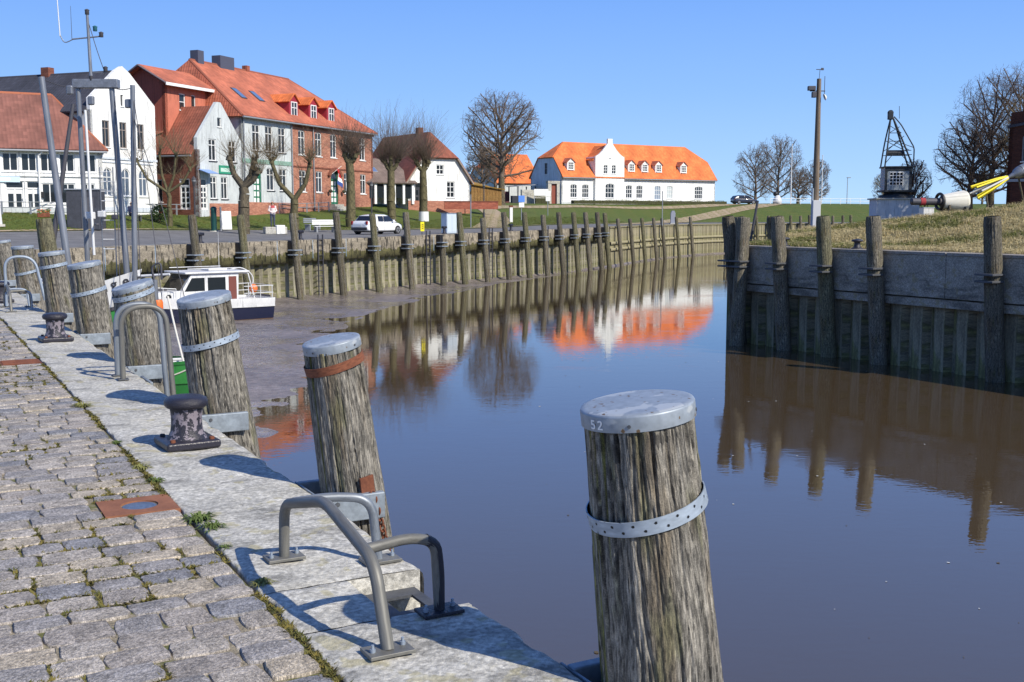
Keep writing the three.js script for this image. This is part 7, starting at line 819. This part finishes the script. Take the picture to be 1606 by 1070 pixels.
{ // flagpoles, railing and lamps on the dyke crest
  for (const [x, z, h, lb] of [[47.1, -190, 10, 'white flagpole on the dyke beside the tallest bare tree'], [52.3, -190, 8.2, 'shorter white flagpole on the dyke just past the lighting mast']]) { const o = thing('flagpole', lb, 'flagpole', [x, groundY(x, z), z]); part('pole', bar(V(0, 0, 0), V(0, h, 0), 0.10, 0.06, 8), MT.boatWhite, o); part('truck', new THREE.SphereGeometry(0.1, 8, 6).translate(0, h, 0), MT.boatWhite, o); }
  const r = thing('dyke_railing', 'long white railing along the crest of the dyke', 'railing'), pts = []; for (let i = 0; i <= 14; i++) { const x = 43 + i * 1.75, z = -187 - i * 0.3; pts.push(V(x, groundY(x, z), z)); } pts.forEach((p, i) => { part('post', bx(p.x - 0.04, p.x + 0.04, p.y - 0.1, p.y + 0.95, p.z - 0.04, p.z + 0.04), MT.frameWhite, r); if (i) for (const h of [0.92, 0.5]) part('rail', bar(pts[i - 1].clone().setY(pts[i - 1].y + h), p.clone().setY(p.y + h), 0.04, 0.04, 5), MT.frameWhite, r); });
  for (const [x, z, h, lb] of [[57.5, -193, 4.6, 'slim grey lamp post on the dyke beyond the railing'], [45.6, -170, 3.0, 'low grey post standing in the green below the dyke']]) { const o = thing('lamp_post', lb, 'lamp post', [x, groundY(x, z), z]); part('pole', bar(V(0, 0, 0), V(0, h, 0), 0.07, 0.05), MT.zinc, o); part('lamp_head', rb(0.7, 0.12, 0.3, 0.04, 0.2, h, 0), MT.zinc, o); }
  const s = thing('dyke_buoy', 'black topped white buoy ornament on the dyke crest by the bare trees', 'buoy', [44.6, groundY(44.6, -189), -189]); part('body', lathe([[0, 0], [0.75, 0.05], [0.7, 0.8], [0.35, 1.5], [0, 1.55]], 18), MT.boatWhite, s); part('top', new THREE.SphereGeometry(0.42, 14, 10).translate(-0.3, 1.75, 0), MT.black, s);
  const w = wallAt(118), q = thing('leaning_pole', 'dark slanting pole with a white collar among the piles', 'pole', [9.6, 0, -45.5]); part('pole', bar(V(-0.15, -1, 0), V(0.35, 2.15, 0), 0.06, 0.05), MT.frameDark, q); part('collar', lathe([[0.1, 0.2], [0.12, 0.3], [0.1, 0.45]], 10).rotateZ(-0.15), MT.frameWhite, q); part('foot_pipe', bar(V(-0.4, -1, 0.1), V(-0.28, 1.2, 0.1), 0.08), MT.alu, q);
}
function tufts(name, n, place, height, mats, seed, mat) { // loose grass as one countless mass
  const R = RNG(seed), pos = []; for (let i = 0; i < 7; i++) { const a = R() * 6.283, l = 0.5 + R() * 0.5, w = 0.045, ox = (R() - 0.5) * 0.3, oz = (R() - 0.5) * 0.3, dx = Math.cos(a), dz = Math.sin(a), bend = 0.25 + R() * 0.6; pos.push(ox - dz * w, 0, oz + dx * w, ox + dz * w, 0, oz - dx * w, ox + dx * bend * 0.5, l * 0.75, oz + dz * bend * 0.5, ox + dx * bend * 0.5 - dz * w * 0.6, l * 0.72, oz + dz * bend * 0.5 + dx * w * 0.6, ox + dx * bend * 0.5 + dz * w * 0.6, l * 0.72, oz + dz * bend * 0.5 - dx * w * 0.6, ox + dx * bend * 1.3, l * 0.7, oz + dz * bend * 1.3); }
  const g = new THREE.BufferGeometry(); g.setAttribute('position', new THREE.Float32BufferAttribute(pos, 3)); g.computeVertexNormals(); const list = []; for (let i = 0; i < n; i++) { const p = place(R); if (p) list.push(p); }
  const im = new THREE.InstancedMesh(g, mat ?? M({ color: lin(1, 1, 1), roughness: 1 }), list.length), c = new THREE.Color(); list.forEach(([x, y, z, k], i) => { const h = height * (0.5 + R() * 0.8) * (k ?? 1); im.setMatrixAt(i, new THREE.Matrix4().compose(V(x, y - 0.02, z), new THREE.Quaternion().setFromEuler(new THREE.Euler((R() - 0.5) * 0.5, R() * 6.283, (R() - 0.5) * 0.5)), V(h * 1.2, h, h * 1.2))); im.setColorAt(i, c.setRGB(...mats(R, x, z))); });
  im.name = numbered(name); im.userData.kind = 'stuff'; shade(im); scene.add(im); return im;
}
tag(tufts('straw_grass', 26000, (R) => { const v = 0.7 + Math.pow(R(), 1.3) * 27, u = lerp(rU0(v) + 0.5, 16, R()), p = RP(u, v); return [p.x, rightY(u, v), p.z]; }, 0.26, (R, x, z) => { const g = n3(x * 0.35, 1, z * 0.35) > 0.15 && R() < 0.75, t = R(); return g ? [lerp(0.09, 0.16, t), lerp(0.11, 0.17, t), 0.03] : [lerp(0.32, 0.60, t), lerp(0.26, 0.50, t), lerp(0.13, 0.27, t)]; }, 5), 'dry straw coloured grass matted over the bank behind the dark wall', 'grass');
tag(tufts('lawn_grass', 24000, (R) => { const u = 3 + R() * (U1 + 30), v0 = roadV(u), v = v0 + 0.4 + Math.pow(R(), 1.2) * 7.5, w = wallAt(u); return [w.p.x + w.n.x * v, bankY(u, v), w.p.z + w.n.z * v]; }, 0.14, (R) => { const t = R(); return [lerp(0.06, 0.16, t), lerp(0.09, 0.17, t), 0.025]; }, 6), 'green grass growing on the slope between road and houses', 'grass');
{ // specks of foam and leaf litter drifting on the water
  const R = RNG(91), n = 220, geo = new THREE.CircleGeometry(1, 5).rotateX(-Math.PI / 2), im = new THREE.InstancedMesh(geo, M({ color: lin(1, 1, 1), roughness: 0.9 }), n), c = new THREE.Color();
  for (let i = 0; i < n; i++) { const z = -5 - Math.pow(R(), 1.6) * 60, x = lerp(1 - z * -0.02, 9 - z * 0.08, R()) * (z < -20 ? 1 : 0.9), k = 0.008 + R() * R() * 0.035; im.setMatrixAt(i, new THREE.Matrix4().compose(V(x, -3.243, z), new THREE.Quaternion().setFromEuler(new THREE.Euler(0, R() * 6, 0)), V(k, 1, k * (0.4 + R())))); im.setColorAt(i, R() < 0.4 ? c.setRGB(0.5, 0.5, 0.48) : c.setRGB(0.08, 0.06, 0.03)); }
  im.name = 'floating_litter'; im.userData = { kind: 'stuff', label: 'tiny specks of foam and leaves drifting on the harbour water', category: 'litter' }; shade(im); scene.add(im);
}
renderer.render(scene, camera);
